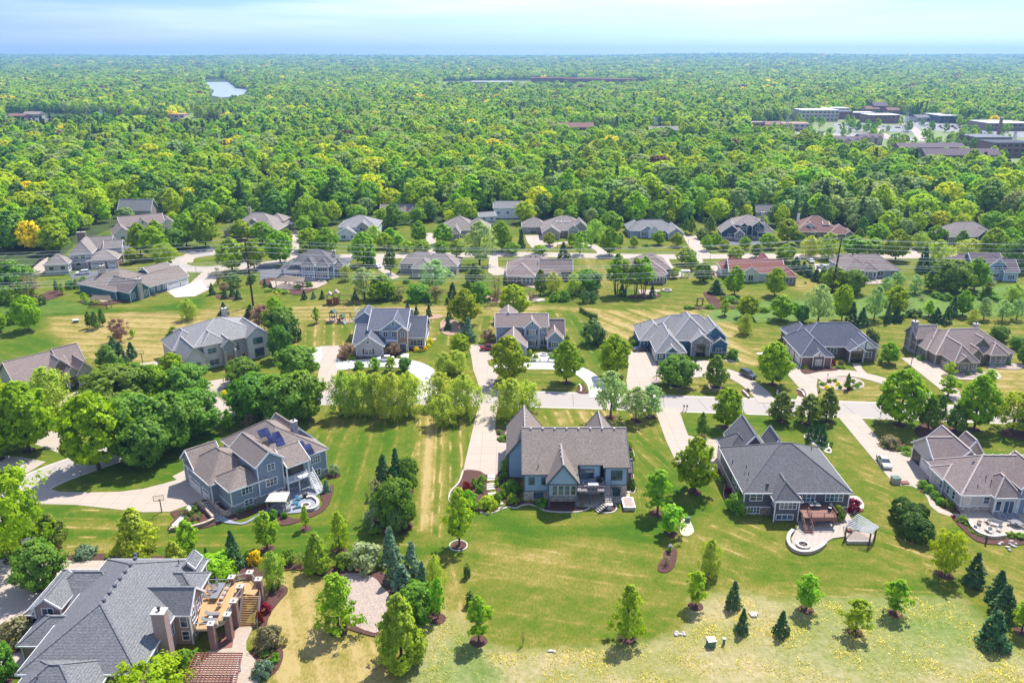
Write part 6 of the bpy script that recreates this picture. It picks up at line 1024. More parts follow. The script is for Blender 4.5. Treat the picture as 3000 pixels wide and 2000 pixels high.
RIVER=[px_poly(q) for q in ([(594,234),(662,235),(692,260),(722,262),(728,272),(690,283),(650,286),(618,280),(628,266),(602,250)],[(500,365),(560,330),(640,305),(720,280),(735,290),(680,318),(610,335),(560,352),(540,375)])]
def inside(poly,x,y):
    c=False;n=len(poly);j=n-1
    for i in range(n):
        a=poly[i];b=poly[j]
        if (a[1]>y)!=(b[1]>y) and x<(b[0]-a[0])*(y-a[1])/(b[1]-a[1])+a[0]: c=not c
        j=i
    return c
def species_at(x,y,rg):
    px,py=proj(x,y,0); p=list((.33,.22,.12,.10,.07,.15,.006,.006))
    a=mnoise.noise(Vector((x*.006,y*.006,3))); b_=mnoise.noise(Vector((x*.011,y*.011,9)))
    if a>.18: p[5]+=.3;p[3]+=.12
    if a<-.15: p[1]+=.25;p[4]+=.1
    if b_>.25: p[2]+=.3
    if px<720 and 370<py<470: p[3]+=.9
    if px<500 and 560<py<700: p[1]+=.4; p[4]+=.1
    if 1100<px<1300 and 550<py<640: p[3]+=.7
    if 1900<px<2150 and 480<py<600: p[5]+=.5
    if py<330: p[6]*=3;p[7]*=1.6
    s=sum(p);t=rg.random()*s
    for i,v in enumerate(p):
        t-=v
        if t<=0: return i
    return 0
WH=[P(x,y)+(w_/2+5,) for x,y,w_ in ((1488,640,15),(1430,650,9),(1165,640,18),(396,640,17),(2035,560,12),(2240,640,9),(1630,560,12),(2540,560,12))]
rg=random.Random(5); cand=[]
y=330.
while y<1500:
    st=8.0 if y<700 else 9.0
    hw=y*.70+40; x=-hw
    while x<hw:
        X=x+rg.uniform(-.4,.4)*st; Y=y+rg.uniform(-.4,.4)*st; x+=st
        if not in_wood(X,Y): continue
        if any(inside(c,X,Y) for c in CLEAR) or any(inside(c,X,Y) for c in RIVER): continue
        if rg.random()<.05: continue
        if Y<430 and any(abs(X-l[1])<17 and abs(Y-l[2])<16 for l in LAND): continue
        if any(abs(X-h_[0])<h_[2] and -9<Y-h_[1]<12 for h_ in WH): continue
        # keep the tops below what the photograph shows along the back gardens
        i=species_at(X,Y,rg); v=rg.randrange(3 if i in(0,1,5) else 2 if i<5 else 1)
        sc=rg.choice([rg.uniform(.62,.9),rg.uniform(.85,1.1),rg.uniform(1.05,1.3)])*(1.0 if Y<900 else .92)
        px_,py_=proj(X,Y,0); ed=np.interp(px_,_ex,_ey); dd=ed-py_
        if dd<60 and i==7: i,v=1,0
        if dd<14: sc*=.6
        elif dd<34: sc*=.8
        cand.append((X,Y,i,v,sc,rg.uniform(.85,1.2),rg.random()*6.28))
    y+=st*.95
# size on screen decides which 300 are built one by one
def vis(c):
    px,py=proj(c[0],c[1],8); return 0 if px<-40 or px>3040 else (pxm(proj(c[0],c[1],0)[1])*c[4])
order=sorted(range(len(cand)),key=lambda k:-vis(cand[k])); near=set(order[:299])
WG={}
for k in near:
    X,Y,i,v,sc,ar,rz=cand[k]; n_,c_,lm,kind,tr=WM[i]
    o=bpy.data.objects.new(n_,NEAR[(i,v)]); COL.objects.link(o); o.location=(X,Y,0); o.scale=(sc*ar,sc*ar,sc); o.rotation_euler=(0,0,rz); o['category']='tree'
    hs_=min(LAND,key=lambda l:math.hypot((X-l[1])*1.6,Y-l[2])); WG.setdefault((i,hs_[0]),[]).append((X/Y,o))
for (i,hn),ls in WG.items():
    ls.sort(key=lambda t:t[0]); n=len(ls)
    for k_,(a,o) in enumerate(ls):
        base=f"{WM[i][1]} {'wood conifer' if WM[i][4] else 'wood tree'} behind the {hn}"
        if n>1: base+=', '+('leftmost' if k_==0 else 'rightmost' if k_==n-1 else ORD[min(k_,24)]+' from left')+f' of {n}'; o['group']=f"{WM[i][1]} wood trees behind the {hn}"
        o['label']=base
def gn_mass(name,pts,protos,label=None):
    col=bpy.data.collections.new(name+'_kinds'); objs=[]
    for j,me in enumerate(protos): q=bpy.data.objects.new(f'{j:03d}',me); col.objects.link(q)
    me=bpy.data.meshes.new(name); me.from_pydata([p[:3] for p in pts],[],[])
    for an,ty,dat in(('idx','INT',[p[3] for p in pts]),('rz','FLOAT',[p[4] for p in pts])):
        a=me.attributes.new(an,ty,'POINT'); a.data.foreach_set('value',np.array(dat,dtype='i' if ty=='INT' else 'f'))
    a=me.attributes.new('sc','FLOAT_VECTOR','POINT'); a.data.foreach_set('vector',np.array([p[5] for p in pts],dtype='f').ravel())
    o=bpy.data.objects.new(name,me); COL.objects.link(o); tag(o,kind='stuff',label=label,cat='trees')
    g=bpy.data.node_groups.new(name,'GeometryNodeTree'); g.interface.new_socket('Geometry',in_out='INPUT',socket_type='NodeSocketGeometry'); g.interface.new_socket('Geometry',in_out='OUTPUT',socket_type='NodeSocketGeometry')
    N=g.nodes; i_=N.new('NodeGroupInput'); o_=N.new('NodeGroupOutput'); ip=N.new('GeometryNodeInstanceOnPoints'); ci=N.new('GeometryNodeCollectionInfo'); ci.inputs[0].default_value=col; ci.inputs[1].default_value=True; ci.inputs[2].default_value=True
    def at(nm,ty):
        x=N.new('GeometryNodeInputNamedAttribute'); x.data_type=ty; x.inputs[0].default_value=nm; return next(s for s in x.outputs if s.enabled)
    cx=N.new('ShaderNodeCombineXYZ'); g.links.new(at('rz','FLOAT'),cx.inputs[2])
    g.links.new(i_.outputs[0],ip.inputs['Points']); g.links.new(ci.outputs[0],ip.inputs['Instance']); ip.inputs['Pick Instance'].default_value=True
    g.links.new(at('idx','INT'),ip.inputs['Instance Index']); g.links.new(cx.outputs[0],ip.inputs['Rotation']); g.links.new(at('sc','FLOAT_VECTOR'),ip.inputs['Scale']); g.links.new(ip.outputs[0],o_.inputs[0])
    m=o.modifiers.new('trees','NODES'); m.node_group=g; return o
KE=list(NEAR.keys()); KI={k:j for j,k in enumerate(KE)}; nk=len(KE)
protos=[NEAR[k] for k in KE]+[FAR[k] for k in KE]
pts=[]
for k,(X,Y,i,v,sc,ar,rz) in enumerate(cand):
    if k in near: continue
    pts.append((X,Y,float(terr(Y)),KI[(i,v)]+(nk if Y>760 else 0),rz,(sc*ar,sc*ar,sc)))
# farther out the crowns merge: larger spacing, overlapping crowns
y=1500.
while y<8600:
    st=10.5+ (y-1500)*.0048; hw=y*.68+60; x=-hw
    while x<hw:
        X=x+rg.uniform(-.45,.45)*st; Y=y+rg.uniform(-.45,.45)*st; x+=st
        if any(inside(c,X,Y) for c in CLEAR) or any(inside(c,X,Y) for c in RIVER): continue
        if mnoise.noise(Vector((X*.004,Y*.004,1)))>.52: continue
        i=species_at(X,Y,rg); v=rg.randrange(3 if i in(0,1,5) else 2 if i<5 else 1); f=rg.choice([rg.uniform(.6,.9),rg.uniform(.85,1.1),rg.uniform(1.1,1.45)]); s_=(st/10)**.8
        hz=f*.8*(1+.25*(s_-1)); pts.append((X,Y,float(terr(Y))+(max(0,mnoise.noise(Vector((X*.0006,Y*.0003,7))))*26 if Y>6500 else 0),KI[(i,v)]+nk,rg.random()*6.28,(f*s_*1.1,f*s_*1.1,hz)))
    y+=st*(.95 if y<3000 else 1.25)
gn_mass('distant_wood',pts,protos,'dense green wood filling the plain behind the near trees up to the horizon')
print('wood points',len(pts),'cand',len(cand))
# river
b=MB()
for k,rv in enumerate(RIVER): b.prism(rv,-.02,.12+.02*k)
b.build('river',M['water'],kind='structure')
# tall rough grass tufts in the field at the lower right
def tufts():
    rgn=np.random.default_rng(3); n=45000; X=rgn.uniform(-16,75,n); Y=rgn.uniform(76,101,n)
    ix=np.clip(((X-X0)/GS).astype(int),0,len(gx)-1); iy=np.clip(((Y-Y0)/GS).astype(int),0,len(gy)-1); w_=WILD.reshape(GX.shape)[iy,ix]
    dens=np.array([mnoise.noise(Vector((a*.22,b*.22,4))) for a,b in zip(X,Y)]); k=(w_>.7)&(dens+rgn.uniform(-.5,.5,n)>.05); X=X[k];Y=Y[k];n=len(X)
    a=rgn.uniform(0,6.28,n);h_=rgn.uniform(.12,.42,n)*(1+.5*dens[k]);w2=rgn.uniform(.04,.10,n);lx=rgn.normal(0,.14,n);ly=rgn.normal(0,.14,n)
    A=np.stack([X-np.cos(a)*w2,Y-np.sin(a)*w2,0*X],1);B=np.stack([X+np.cos(a)*w2,Y+np.sin(a)*w2,0*X],1);C=np.stack([X+lx,Y+ly,h_],1); V=np.stack([A,B,C],1).reshape(-1,3)
    me=bpy.data.meshes.new('tall_grass'); me.vertices.add(len(V)); me.vertices.foreach_set('co',V.astype('f').ravel()); me.loops.add(3*n); me.loops.foreach_set('vertex_index',np.arange(3*n,dtype='i')); me.polygons.add(n); me.polygons.foreach_set('loop_start',np.arange(0,3*n,3,dtype='i')); me.update(calc_edges=True)
    at=me.attributes.new('lv','FLOAT','POINT'); at.data.foreach_set('value',np.repeat(rgn.random(n),3).astype('f')); me.materials.append(leafmat('dry_grass',(.28,.27,.08),(.62,.52,.32),.75,.02,.3)); o=bpy.data.objects.new('tall_grass',me); COL.objects.link(o); tag(o,kind='stuff')
tufts()
# ------------------------------------------------------------------ cars
def car(a,b,kind,paint_,label,name='parked_car',group=None,L=4.8):
    A=P(*a);B=P(*b); hd=math.atan2(B[1]-A[1],B[0]-A[0]); e=empty(name,((A[0]+B[0])/2,(A[1]+B[1])/2,.05),hd,label,'car',group); e.name=name
    W_h=.92; 
    if kind=='sedan': body=[(-2.35,.35),(-2.38,.85),(-2.2,.98),(-1.5,1.0),(1.0,.98),(2.1,.86),(2.36,.66),(2.36,.3)]; cab=[(-1.75,.98),(-1.15,1.42),(.2,1.45),(1.15,.98)]
    elif kind=='suv': body=[(-2.3,.4),(-2.38,.9),(-2.3,1.08),(1.15,1.08),(2.15,.98),(2.36,.8),(2.36,.4)]; cab=[(-2.28,1.06),(-2.0,1.68),(.35,1.72),(1.2,1.06)]
    else: body=[(-2.3,.4),(-2.38,.9),(-2.3,1.0),(1.15,1.0),(2.15,.9),(2.36,.7),(2.36,.4)]; cab=[(-2.25,.98),(-1.9,1.5),(.35,1.55),(1.2,.98)]
    def loft(b,prof,w0,w1,z0,z1,mi=0):
        n=len(prof); wd=lambda z: w0+(w1-w0)*max(0,min(1,(z-z0)/(z1-z0)))
        b.poly([(x,-wd(z),z) for x,z in prof]+[(x,wd(z),z) for x,z in prof],[tuple(range(n)),tuple(range(2*n-1,n-1,-1))]+[(i,n+i,n+(i+1)%n,(i+1)%n) for i in range(n)])
    q=MB(); loft(q,body,W_h,W_h*.94,.4,1.05); ro=[(cab[0][0]+.5,cab[1][1]-.03),(cab[1][0]+.0,cab[1][1]+.03),(cab[2][0]-.02,cab[2][1]+.035),(cab[2][0]+.1,cab[2][1]-.02)]; loft(q,ro,W_h*.74,W_h*.72,cab[1][1]-.1,cab[1][1]+.1)
    for x in(cab[1][0]+.05,(cab[1][0]+cab[2][0])/2,cab[2][0]): 
        for s_ in(-1,1): q.beam((x,s_*W_h*.75,cab[1][1]),(x+(.0 if x<cab[2][0] else .75),s_*W_h*.93,1.0),.07,.06)
    o=q.build('body',paint_,e); md=o.modifiers.new('b','BEVEL'); md.width=.05; md.segments=2
    q=MB(); loft(q,cab,W_h*.91,W_h*.74,.98,cab[1][1]); q.build('window',M['carwin'],e)
    for x in(-1.45,1.42):
        for s_ in(-1,1):
            q=MB(); y=s_*(W_h-.1); n=14; pts=[(x+.34*math.cos(6.2832*i/n),.34+.34*math.sin(6.2832*i/n)) for i in range(n)]
            q.poly([(a_,y-.11,z) for a_,z in pts]+[(a_,y+.13,z) for a_,z in pts],[tuple(range(n)),tuple(range(2*n-1,n-1,-1))]+[(i,n+i,n+(i+1)%n,(i+1)%n) for i in range(n)]); w_=q.build('wheel',M['tyre'],e)
            q=MB(); pts=[(x+.2*math.cos(6.2832*i/n),.34+.2*math.sin(6.2832*i/n)) for i in range(n)]; q.poly([(a_,y+s_*.14,z) for a_,z in pts],[tuple(range(n))]); q.build('rim',M['rim'],w_)
    for s_ in(-1,1):
        q=MB(); q.box(2.3,2.38,s_*.72-.16,s_*.72+.16,.66,.8) ; q.build('headlight',M['white'],e); q=MB(); q.box(-2.41,-2.33,s_*.75-.14,s_*.75+.14,.78,.92); q.build('tail_light',M['red_car'],e)
    return e
car((2575,1340),(2604,1382),'sedan',M['silver_car'],'silver sedan parked on the long drive beside the taupe patio house')
car((1456,1024),(1407,1026),'suv',M['red_car'],'red sport utility car parked left of the blue courtyard house')
car((1152,1056),(1106,1058),'sedan',M['white_car'],'white sedan on the curved drive before the stone tower house')
car((1900,1026),(1857,1028),'sedan',M['dark_car'],'dark sedan at the garage corner of the stone arch house')
car((2172,1094),(2210,1112),'suv',M['dark_car'],'black sport utility car on the curved drive right of the stone arch house')
car((262,802),(224,806),'suv',M['white_car'],'white sport utility car outside the tall pale grey house')
car((2428,790),(2390,782),'truck',M['white_car'],'white car behind spruces left of the glazed bay house, nearer one')
car((2384,776),(2366,760),'sedan',M['white_car'],'white car behind spruces left of the glazed bay house, farther one')
car((1478,1018),(1462,1000),'sedan',M['silver_car'],'silver car half hidden beyond the red sport utility car')
car((1112,786),(1096,780),'sedan',M['white_car'],'white car by the half hidden taupe house drive')
# ------------------------------------------------------------------ poles and wires
def pole(px,py,h,label,lean=(0,0),side=1):
    X,Y=P(px,py); e=empty('utility_pole',(X,Y,0),0,label,'utility pole','brown utility poles of the power line'); q=MB(); q.tube([(0,0,-.2),(lean[0]/2,0,h/2),(lean[0],0,h)],[.36,.30,.22],10); q.build('mast',M['wood'],e)
    pts=[]
    for z,a,ln in((h-.6,.42,3.0),(h-.2,-.3,.01),(h-6,.35,2.2),(h-9.5,-.2,1.8),(h-12,.2,1.2)):
        if ln<.1: continue
        x=lean[0]*z/h; u=Vector((0,-1,0)); c=Vector((x,0,z)); q=MB(); q.beam(c+u*ln*.35+Vector((side*-.4,0,0)),c-u*ln+Vector((side*1.6,0,.9)),.16,.2); ar=q.build('crossarm',M['wood'],e)
        for k in(-.5,1.): v=c+(-u*ln*k if k>0 else u*ln*.35); pts.append((X+v.x,Y+v.y,v.z+.1)); q=MB(); q.cyl(v.x,v.y,v.z-.5,v.z+.1,.09,.07,7); q.build('insulator',M['steel'],ar)
    return X,Y
LP_=pole(742,895,22.3,'brown utility pole standing behind the grey stucco house',(-.3,0)); RP_=pole(2436,860,19.4,'brown utility pole standing behind the dark brick house',(.8,0),-1)
dx,dy=RP_[0]-LP_[0],RP_[1]-LP_[1]; zl=[22.5,20.6,20.0,17.6,15.6,14.2,12.6,11.4,10.9]; zr=[19.6,18.6,17.6,15.6,14.0,12.4,11.0,9.9,9.4]; oy=[0,2.4,-.8,2.0,-1.,1.6,-.8,.8,-1.2]
q0=(LP_[0]-dx,LP_[1]-dy); q3=(RP_[0]+dx,RP_[1]+dy)
for k in range(9):
    b=MB(); nodes=[(q0[0],q0[1]+oy[k],zl[k]-.5),(LP_[0],LP_[1]+oy[k],zl[k]),(RP_[0],RP_[1]+oy[k],zr[k]),(q3[0],q3[1]+oy[k],zr[k]-.5)]
    for a,c in zip(nodes,nodes[1:]):
        pts=[]
        for j in range(25):
            t=j/24; pts.append((a[0]+(c[0]-a[0])*t,a[1]+(c[1]-a[1])*t,a[2]+(c[2]-a[2])*t-4*t*(1-t)*(3.6 if k<1 else 3.1)))
        b.tube(pts,.04 if k else .025,4)
    b.build('power_cable',M['wirem'] if 'wirem' in M else flat('bright_wire',(.75,.76,.78),.5),label=f"thin pale power cable across the photo, {ORD[k]} from the top at left pole",cat='cable',group='power cables')
# ------------------------------------------------------------------ small street furniture
def lamp(px,py,label,h=2.6,m='black'):
    X,Y=P(px,py); e=empty('street_lamp',(X,Y,0),0,label,'lamp post','garden lamp posts by the drives'); q=MB(); q.cyl(0,0,0,.3,.13,.1,8); q.cyl(0,0,.3,h-.4,.05,.045,8); q.build('post',M[m],e); q=MB(); q.cyl(0,0,h-.4,h,.11,.17,6); q.build('lantern',M['white'],e); q=MB(); q.cyl(0,0,h,h+.2,.2,.02,6); q.build('lantern_cap',M[m],e)
for a,l in (((242,1415),'green lamp post in a small bed on the lawn left of the solar panel house'),((208,1263),'tall black lamp post beside the road left of the big maples'),((658,1143),'lamp post on the loop drive before the grey stucco house'),((2575,1243),'black lamp post under the largest street tree at the right'),((1923,1114),'lamp post on gravel bed before the stone arch house'),((1023,1082),'lamp post on the island before the stone tower house'),((2421,1128),'lamp post in the shrub circle before the dark brick house'),((1633,727),'lamp post on the island before the craftsman house'),((576,806),'lamp post right of the teal garage house'),((1477,764),'lamp post left of the plum roof house'),((2080,768),'lamp post left of the red roof ranch'),((2016,722),'lamp post before the bright blue ranch house')): lamp(*a,l,2.9)
def hoop(px,py,face,label,m='black',bd='mesh',s=1.):
    X,Y=P(px,py); e=empty('basketball_hoop',(X,Y,0),math.radians(face),label,'basketball hoop'); q=MB(); q.beam((0,.0,0),(0,0,2.6),.16); q.beam((0,0,2.4),(0,-.7,3.0),.1); q.build('post',M[m],e); q=MB()
    for a_ in((-.9,.9,2.75,2.81),(-.9,.9,3.75,3.81)): q.box(a_[0],a_[1],-.8,-.74,a_[2],a_[3])
    q.box(-.9,-.84,-.8,-.74,2.81,3.75); q.box(.84,.9,-.8,-.74,2.81,3.75); q.build('backboard_frame',M[m if bd=='mesh' else 'white'],e); q=MB(); q.box(-.84,.84,-.78,-.76,2.81,3.75); q.build('backboard',clearm if bd=='mesh' else M['white'],e)
    q=MB(); pts=[(.23*math.cos(6.2832*i/12),-1.05+.23*math.sin(6.2832*i/12),3.0) for i in range(13)]; q.tube(pts,.02,5); q.build('hoop_ring',M['red_car'],e)
def _clear():
    m,n=newmat('clear_backboard'); g=n.nodes.new('ShaderNodeBsdfTransparent'); p=n.nodes.new('ShaderNodeBsdfGlossy'); p.inputs['Roughness'].default_value=.1; x=n.nodes.new('ShaderNodeMixShader'); x.inputs[0].default_value=.12; o=n.nodes.new('ShaderNodeOutputMaterial'); n.links.new(g.outputs[0],x.inputs[1]); n.links.new(p.outputs[0],x.inputs[2]); n.links.new(x.outputs[0],o.inputs[0]); return m
clearm=_clear()
hoop(474,1499,15,'black basketball hoop at the drive of the solar panel house'); hoop(95,1625,20,'white basketball hoop by the lower left concrete court','white','w'); hoop(418,1063,10,'basketball hoop beside the small court left of the grey stucco house'); hoop(2668,1075,60,'black basketball hoop at the drive of the brown turret house'); hoop(855,674,0,'white basketball hoop at the drive head behind round maples','white','w'); hoop(290,808,0,'basketball hoop on the asphalt by the tall pale grey house')
def mailbox(px,py,label,group=None):
    X,Y=P(px,py); e=empty('mailbox',(X,Y,0),0,label,'mailbox',group); q=MB(); q.beam((0,0,0),(0,0,1.1),.1); q.build('post',M['black'],e); q=MB(); q.box(-.14,.14,-.3,.3,1.1,1.4); q.build('box',M['black'],e)
mailbox(2003,1203,'black mailbox at the kerb before the charcoal deck house, left one'); mailbox(2012,1203,'black mailbox at the kerb before the charcoal deck house, right one'); mailbox(225,1365,'black mailbox beside the road bend at the left'); mailbox(937,792,'mailbox by the street behind the bay window house'); mailbox(1548,738,'mailbox by the drive of the craftsman house')
def cbox(name,px,py,w,d,h,m,label,cat,rot=0,cap=None,z=0):
    X,Y=P(px,py); e=empty(name,(X,Y,z),math.radians(rot),label,cat); q=MB(); q.box(-w/2,w/2,0,d,0,h); o=q.build('body',M[m],e); md=o.modifiers.new('b','BEVEL'); md.width=.04; md.segments=2
    q=MB(); q.box(-w/2-.05,w/2+.05,-.05,d+.05,h,h+.1); q.build('lid',M[cap or m],e); return e
cbox('utility_box',2015,1531,.8,.7,.9,'green_box','green utility box on a pale stone patch','utility box'); cbox('utility_box',2086,1897,1.05,1.,1.0,'green_box','grey green utility box in the rough field','utility box',8,'steel'); cbox('utility_pedestal',2121,1888,.3,.3,.95,'green_box','thin green pedestal with white cap in the rough field','pedestal',0,'white'); cbox('utility_box',222,946,1.5,1.2,.8,'green_box','small white topped utility box on the dry strip','utility box',20,'white')
cbox('wrapped_pallet',2627,1418,1.5,1.3,1.1,'concrete','pallet of stone wrapped in green plastic on the drive edge','pallet',0,'green_box'); cbox('flat_pallet',2653,1419,1.4,1.,.18,'redwood','flat wooden pallet beside the wrapped stone pallet','pallet',0,'redwood')
cbox('stone_pillar',1373,1206,.9,.7,1.1,'curb','white stone mailbox pillar left of the long centre drive','pillar',0,'white'); cbox('stone_pillar',1468,1206,.9,.7,1.1,'curb','white stone mailbox pillar right of the long centre drive','pillar',0,'white'); cbox('stone_pillar',1903,1225,.8,.7,1.2,'brownstone','brown stone pillar beside the open silver trees','pillar',0,'curb'); cbox('wheelie_bin',1558,684,.7,.7,1.1,'green_box','dark wheelie bin by the craftsman house garage, left one','bin',0,'black'); cbox('wheelie_bin',1566,684,.7,.7,1.1,'green_box','dark wheelie bin by the craftsman house garage, right one','bin',0,'black'); cbox('wheelie_bin',265,785,.7,.7,1.1,'blue_furn','blue bin before the brick garage of the tall pale grey house','bin',0,'black')
cbox('yard_sign',88,1318,.8,.06,.7,'white','small white yard sign under the maple at the left edge','sign'); cbox('air_conditioner',2137,1402,.9,.9,.8,'steel','white air conditioner beside the charcoal deck house','air conditioner',0,'black'); cbox('air_conditioner',458,866,.9,.9,.8,'steel','grey air conditioner by the teal garage house wall','air conditioner',60,'black')
X,Y=P(1963,1618); e=empty('bird_house',(X,Y,0),0,'pale bird house on a dark post at the oval mulch bed','bird house'); q=MB(); q.beam((0,0,0),(0,0,1.1),.12); q.build('post',M['black'],e); q=MB(); q.box(-.2,.2,-.2,.2,1.1,1.35); q.poly([(-.3,-.3,1.33),(.3,-.3,1.33),(.3,.3,1.33),(-.3,.3,1.33),(0,-.3,1.6),(0,.3,1.6)],[(0,1,4),(2,3,5),(0,4,5,3),(1,2,5,4)]); q.build('box',M['steel'],e)
def rocks(px,py,n,r,label,name='rock_pile',spread=1.):
    X,Y=P(px,py); q=MB(); rr=random.Random(int(px))
    for i in range(n): q.blob((X+rr.uniform(-1,1)*spread,Y+rr.uniform(-.6,.6)*spread,r*.4),(r*rr.uniform(.7,1.3),r*rr.uniform(.6,1.),r*.6),i,7,5,.2)
    q.build(name,M['rock'],smooth=True,label=label,cat='rocks')
rocks(1991,1857,9,.28,'pile of pale rocks at the edge of the mown lawn',spread=.6); rocks(1614,1906,6,.25,'pale rocks at the end of a drain in the field',spread=.45); rocks(2205,1800,8,.3,'flat pale stones beside the small spruce in the field',spread=.8); rocks(2965,1600,9,.35,'pale stepping stones below the round patio',spread=2.2)
# dry creek of pale stones through the bed left of the solar panel house
ribbon('dry_creek',[(560,1481),(548,1500),(530,1522),(512,1540),(505,1552)],1.1,M['rock'])
# mulch rings under the young trees
for o,sp,cx,by,X,Y,Hh in list(PL):
    if (sp in 'sSkymqd' and by>1095 and not(100<cx<960 and by<1400)) or (sp in 'msk' and 700<by<950 and Hh<7):
        r=.75+.03*Hh if by<1095 else min(1.35,.6+.09*Hh); q=MB(); q.cyl(X,Y,-.02,.045+.0007*(len(PL)%9),r,r*.96,16); q.build('mulch_ring',M['mulch'],kind='structure')
for px,py in((1343,1598),(1981,1131),(2095,1134)):
    X,Y=P(px,py); pts=[(X+1.5*math.cos(a/16*6.2832),Y+1.5*math.sin(a/16*6.2832)) for a in range(17)]; ribbon('bed_edging',pts,.2,M['curb'],z=.13,world=True)
# ------------------------------------------------------------------ low walls and curved seat walls
def wallrib(name,pts,wd,h,m,label,cap='curb',px=True,cat='wall'):
    L_,R=ribbon_pts(pts,wd,world=not px); e=empty(name,(0,0,0),0,label,cat); n=len(L_)
    for nm,mm,o_,z0,z1 in(('wall_body',m,0,0,h),('coping',cap,.05,h,h+.09)):
        q=MB(); A=[Vector((*l,0)) for l in L_];B=[Vector((*r,0)) for r in R]; A2=[a+(a-b_).normalized()*o_ for a,b_ in zip(A,B)];B2=[b_+(b_-a).normalized()*o_ for a,b_ in zip(A,B)]
        vs=[(v.x,v.y,z) for z in(z0,z1) for row in(A2,B2) for v in row]; fs=[]
        for i in range(n-1): fs+=[(2*n+i,3*n+i,3*n+i+1,2*n+i+1),(i,i+1,2*n+i+1,2*n+i),(n+i+1,n+i,3*n+i,3*n+i+1)]
        fs+=[(0,2*n,3*n,n),(n-1,2*n-1,4*n-1,3*n-1)]; q.poly(vs,fs); q.build(nm,M[mm],e)
wallrib('stone_wall',[(500,1556),(540,1550),(562,1550),(600,1540),(628,1527)],.4,.7,'stonewall','stone retaining wall below the bed left of the solar panel house',cap='blockwall')
wallrib('stone_wall',[(582,1476),(600,1490),(612,1508),(626,1524)],.35,.8,'blockwall','block wall beside the left side of the stone steps',cap='blockwall')
wallrib('stone_wall',[(610,1466),(640,1500),(662,1512),(680,1506)],.4,1.,'blockwall','taller block wall right of the stone steps',cap='blockwall')
wallrib('stone_wall',[(626,1488),(650,1478),(668,1470)],.35,.9,'stonewall','short terrace wall below the corner windows',cap='blockwall')
wallrib('seat_wall',[(2324,1508),(2316,1530),(2320,1560),(2340,1585),(2370,1596),(2400,1592),(2412,1578)],.45,.55,'blockwall','long curved seat wall around the paver patio') if False else None
wallrib('seat_wall',[(2323,1558),(2311,1572),(2309,1592),(2322,1611),(2345,1621),(2375,1620),(2400,1609),(2418,1594)],.5,.55,'blockwall','long curved seat wall around the paver patio')
wallrib('seat_wall',[(898,1462),(915,1460),(930,1470),(931,1484),(918,1494),(898,1496)],.45,.5,'blockwall','curved seat wall around the fire pit of the solar panel house')
wallrib('seat_wall',[(2838,1528),(2848,1548),(2870,1566),(2905,1576),(2945,1572)],.45,.5,'blockwall','curved seat wall of the round patio at the right edge')
for a,l in (((1695,1135),'left'),):pass
for pts,l in (([(1697,1128),(1703,1140),(1701,1150)],'curved kerb wall at the right mouth of the courtyard drive'),([(1922,1133),(1918,1142),(1926,1150)],'curved kerb wall at the left mouth of the stone arch drive'),([(2175,1146),(2188,1158),(2193,1165)],'curved kerb wall at the right mouth of the stone arch drive'),([(2334,1142),(2350,1150),(2356,1162)],'curved kerb wall left of the dark brick drive mouth'),([(2278,1145),(2276,1158)],'short kerb wall right of the black car drive')): wallrib('drive_wall',pts,.35,.35,'blockwall',l)
def ring(name,px,py,r,h,w,m,label,cat='fire pit',cap='curb',inner='mulch'):
    X,Y=P(px,py); e=empty(name,(X,Y,0),0,label,cat)
    for nm,mm,ro,ri,z0,z1 in(('ring_wall',m,r,r-w,0,h),('coping',cap,r+.05,r-w-.03,h,h+.08)):
        q=MB(); n=20
        for rr,zz in((ro,z0),(ro,z1),(ri,z1),(ri,z0)): q.v+=[(rr*math.cos(6.2832*i/n),rr*math.sin(6.2832*i/n),zz) for i in range(n)]
        for k in range(3):
            for i in range(n): q.f.append((k*n+i,k*n+(i+1)%n,(k+1)*n+(i+1)%n,(k+1)*n+i)); q.m.append(0)
        q.build(nm,M[mm],e)
    q=MB(); q.cyl(0,0,0,h*.6,r-w,r-w,16); q.build('fire_bed',M[inner],e)
    q=MB(); q.beam((-r*.4,-r*.3,h*.7),(r*.4,r*.3,h*.75),.12); q.beam((-r*.4,r*.3,h*.7),(r*.4,-r*.3,h*.8),.12); q.build('log',M['palebark'],e)
ring('fire_pit',2352,1600,1.15,.45,.4,'blockwall','round stone fire pit with logs on the paver patio'); ring('fire_pit',897,1484,.9,.4,.3,'blockwall','round pale fire pit inside the curved seat wall'); ring('fountain',1593,1042,1.0,.5,.25,'bluestone','round white rimmed fountain in the fenced courtyard','fountain','white','water'); ring('fire_pit',942,826,1.2,.4,.3,'blockwall','round fire pit on the pergola terrace of the bay window house'); ring('fire_pit',1954,852,1.6,.4,.35,'blockwall','round stone ring behind the tall trunked trees'); ring('fire_pit',300,866,1.,.4,.3,'blockwall','fire pit on the terrace of the teal garage house')
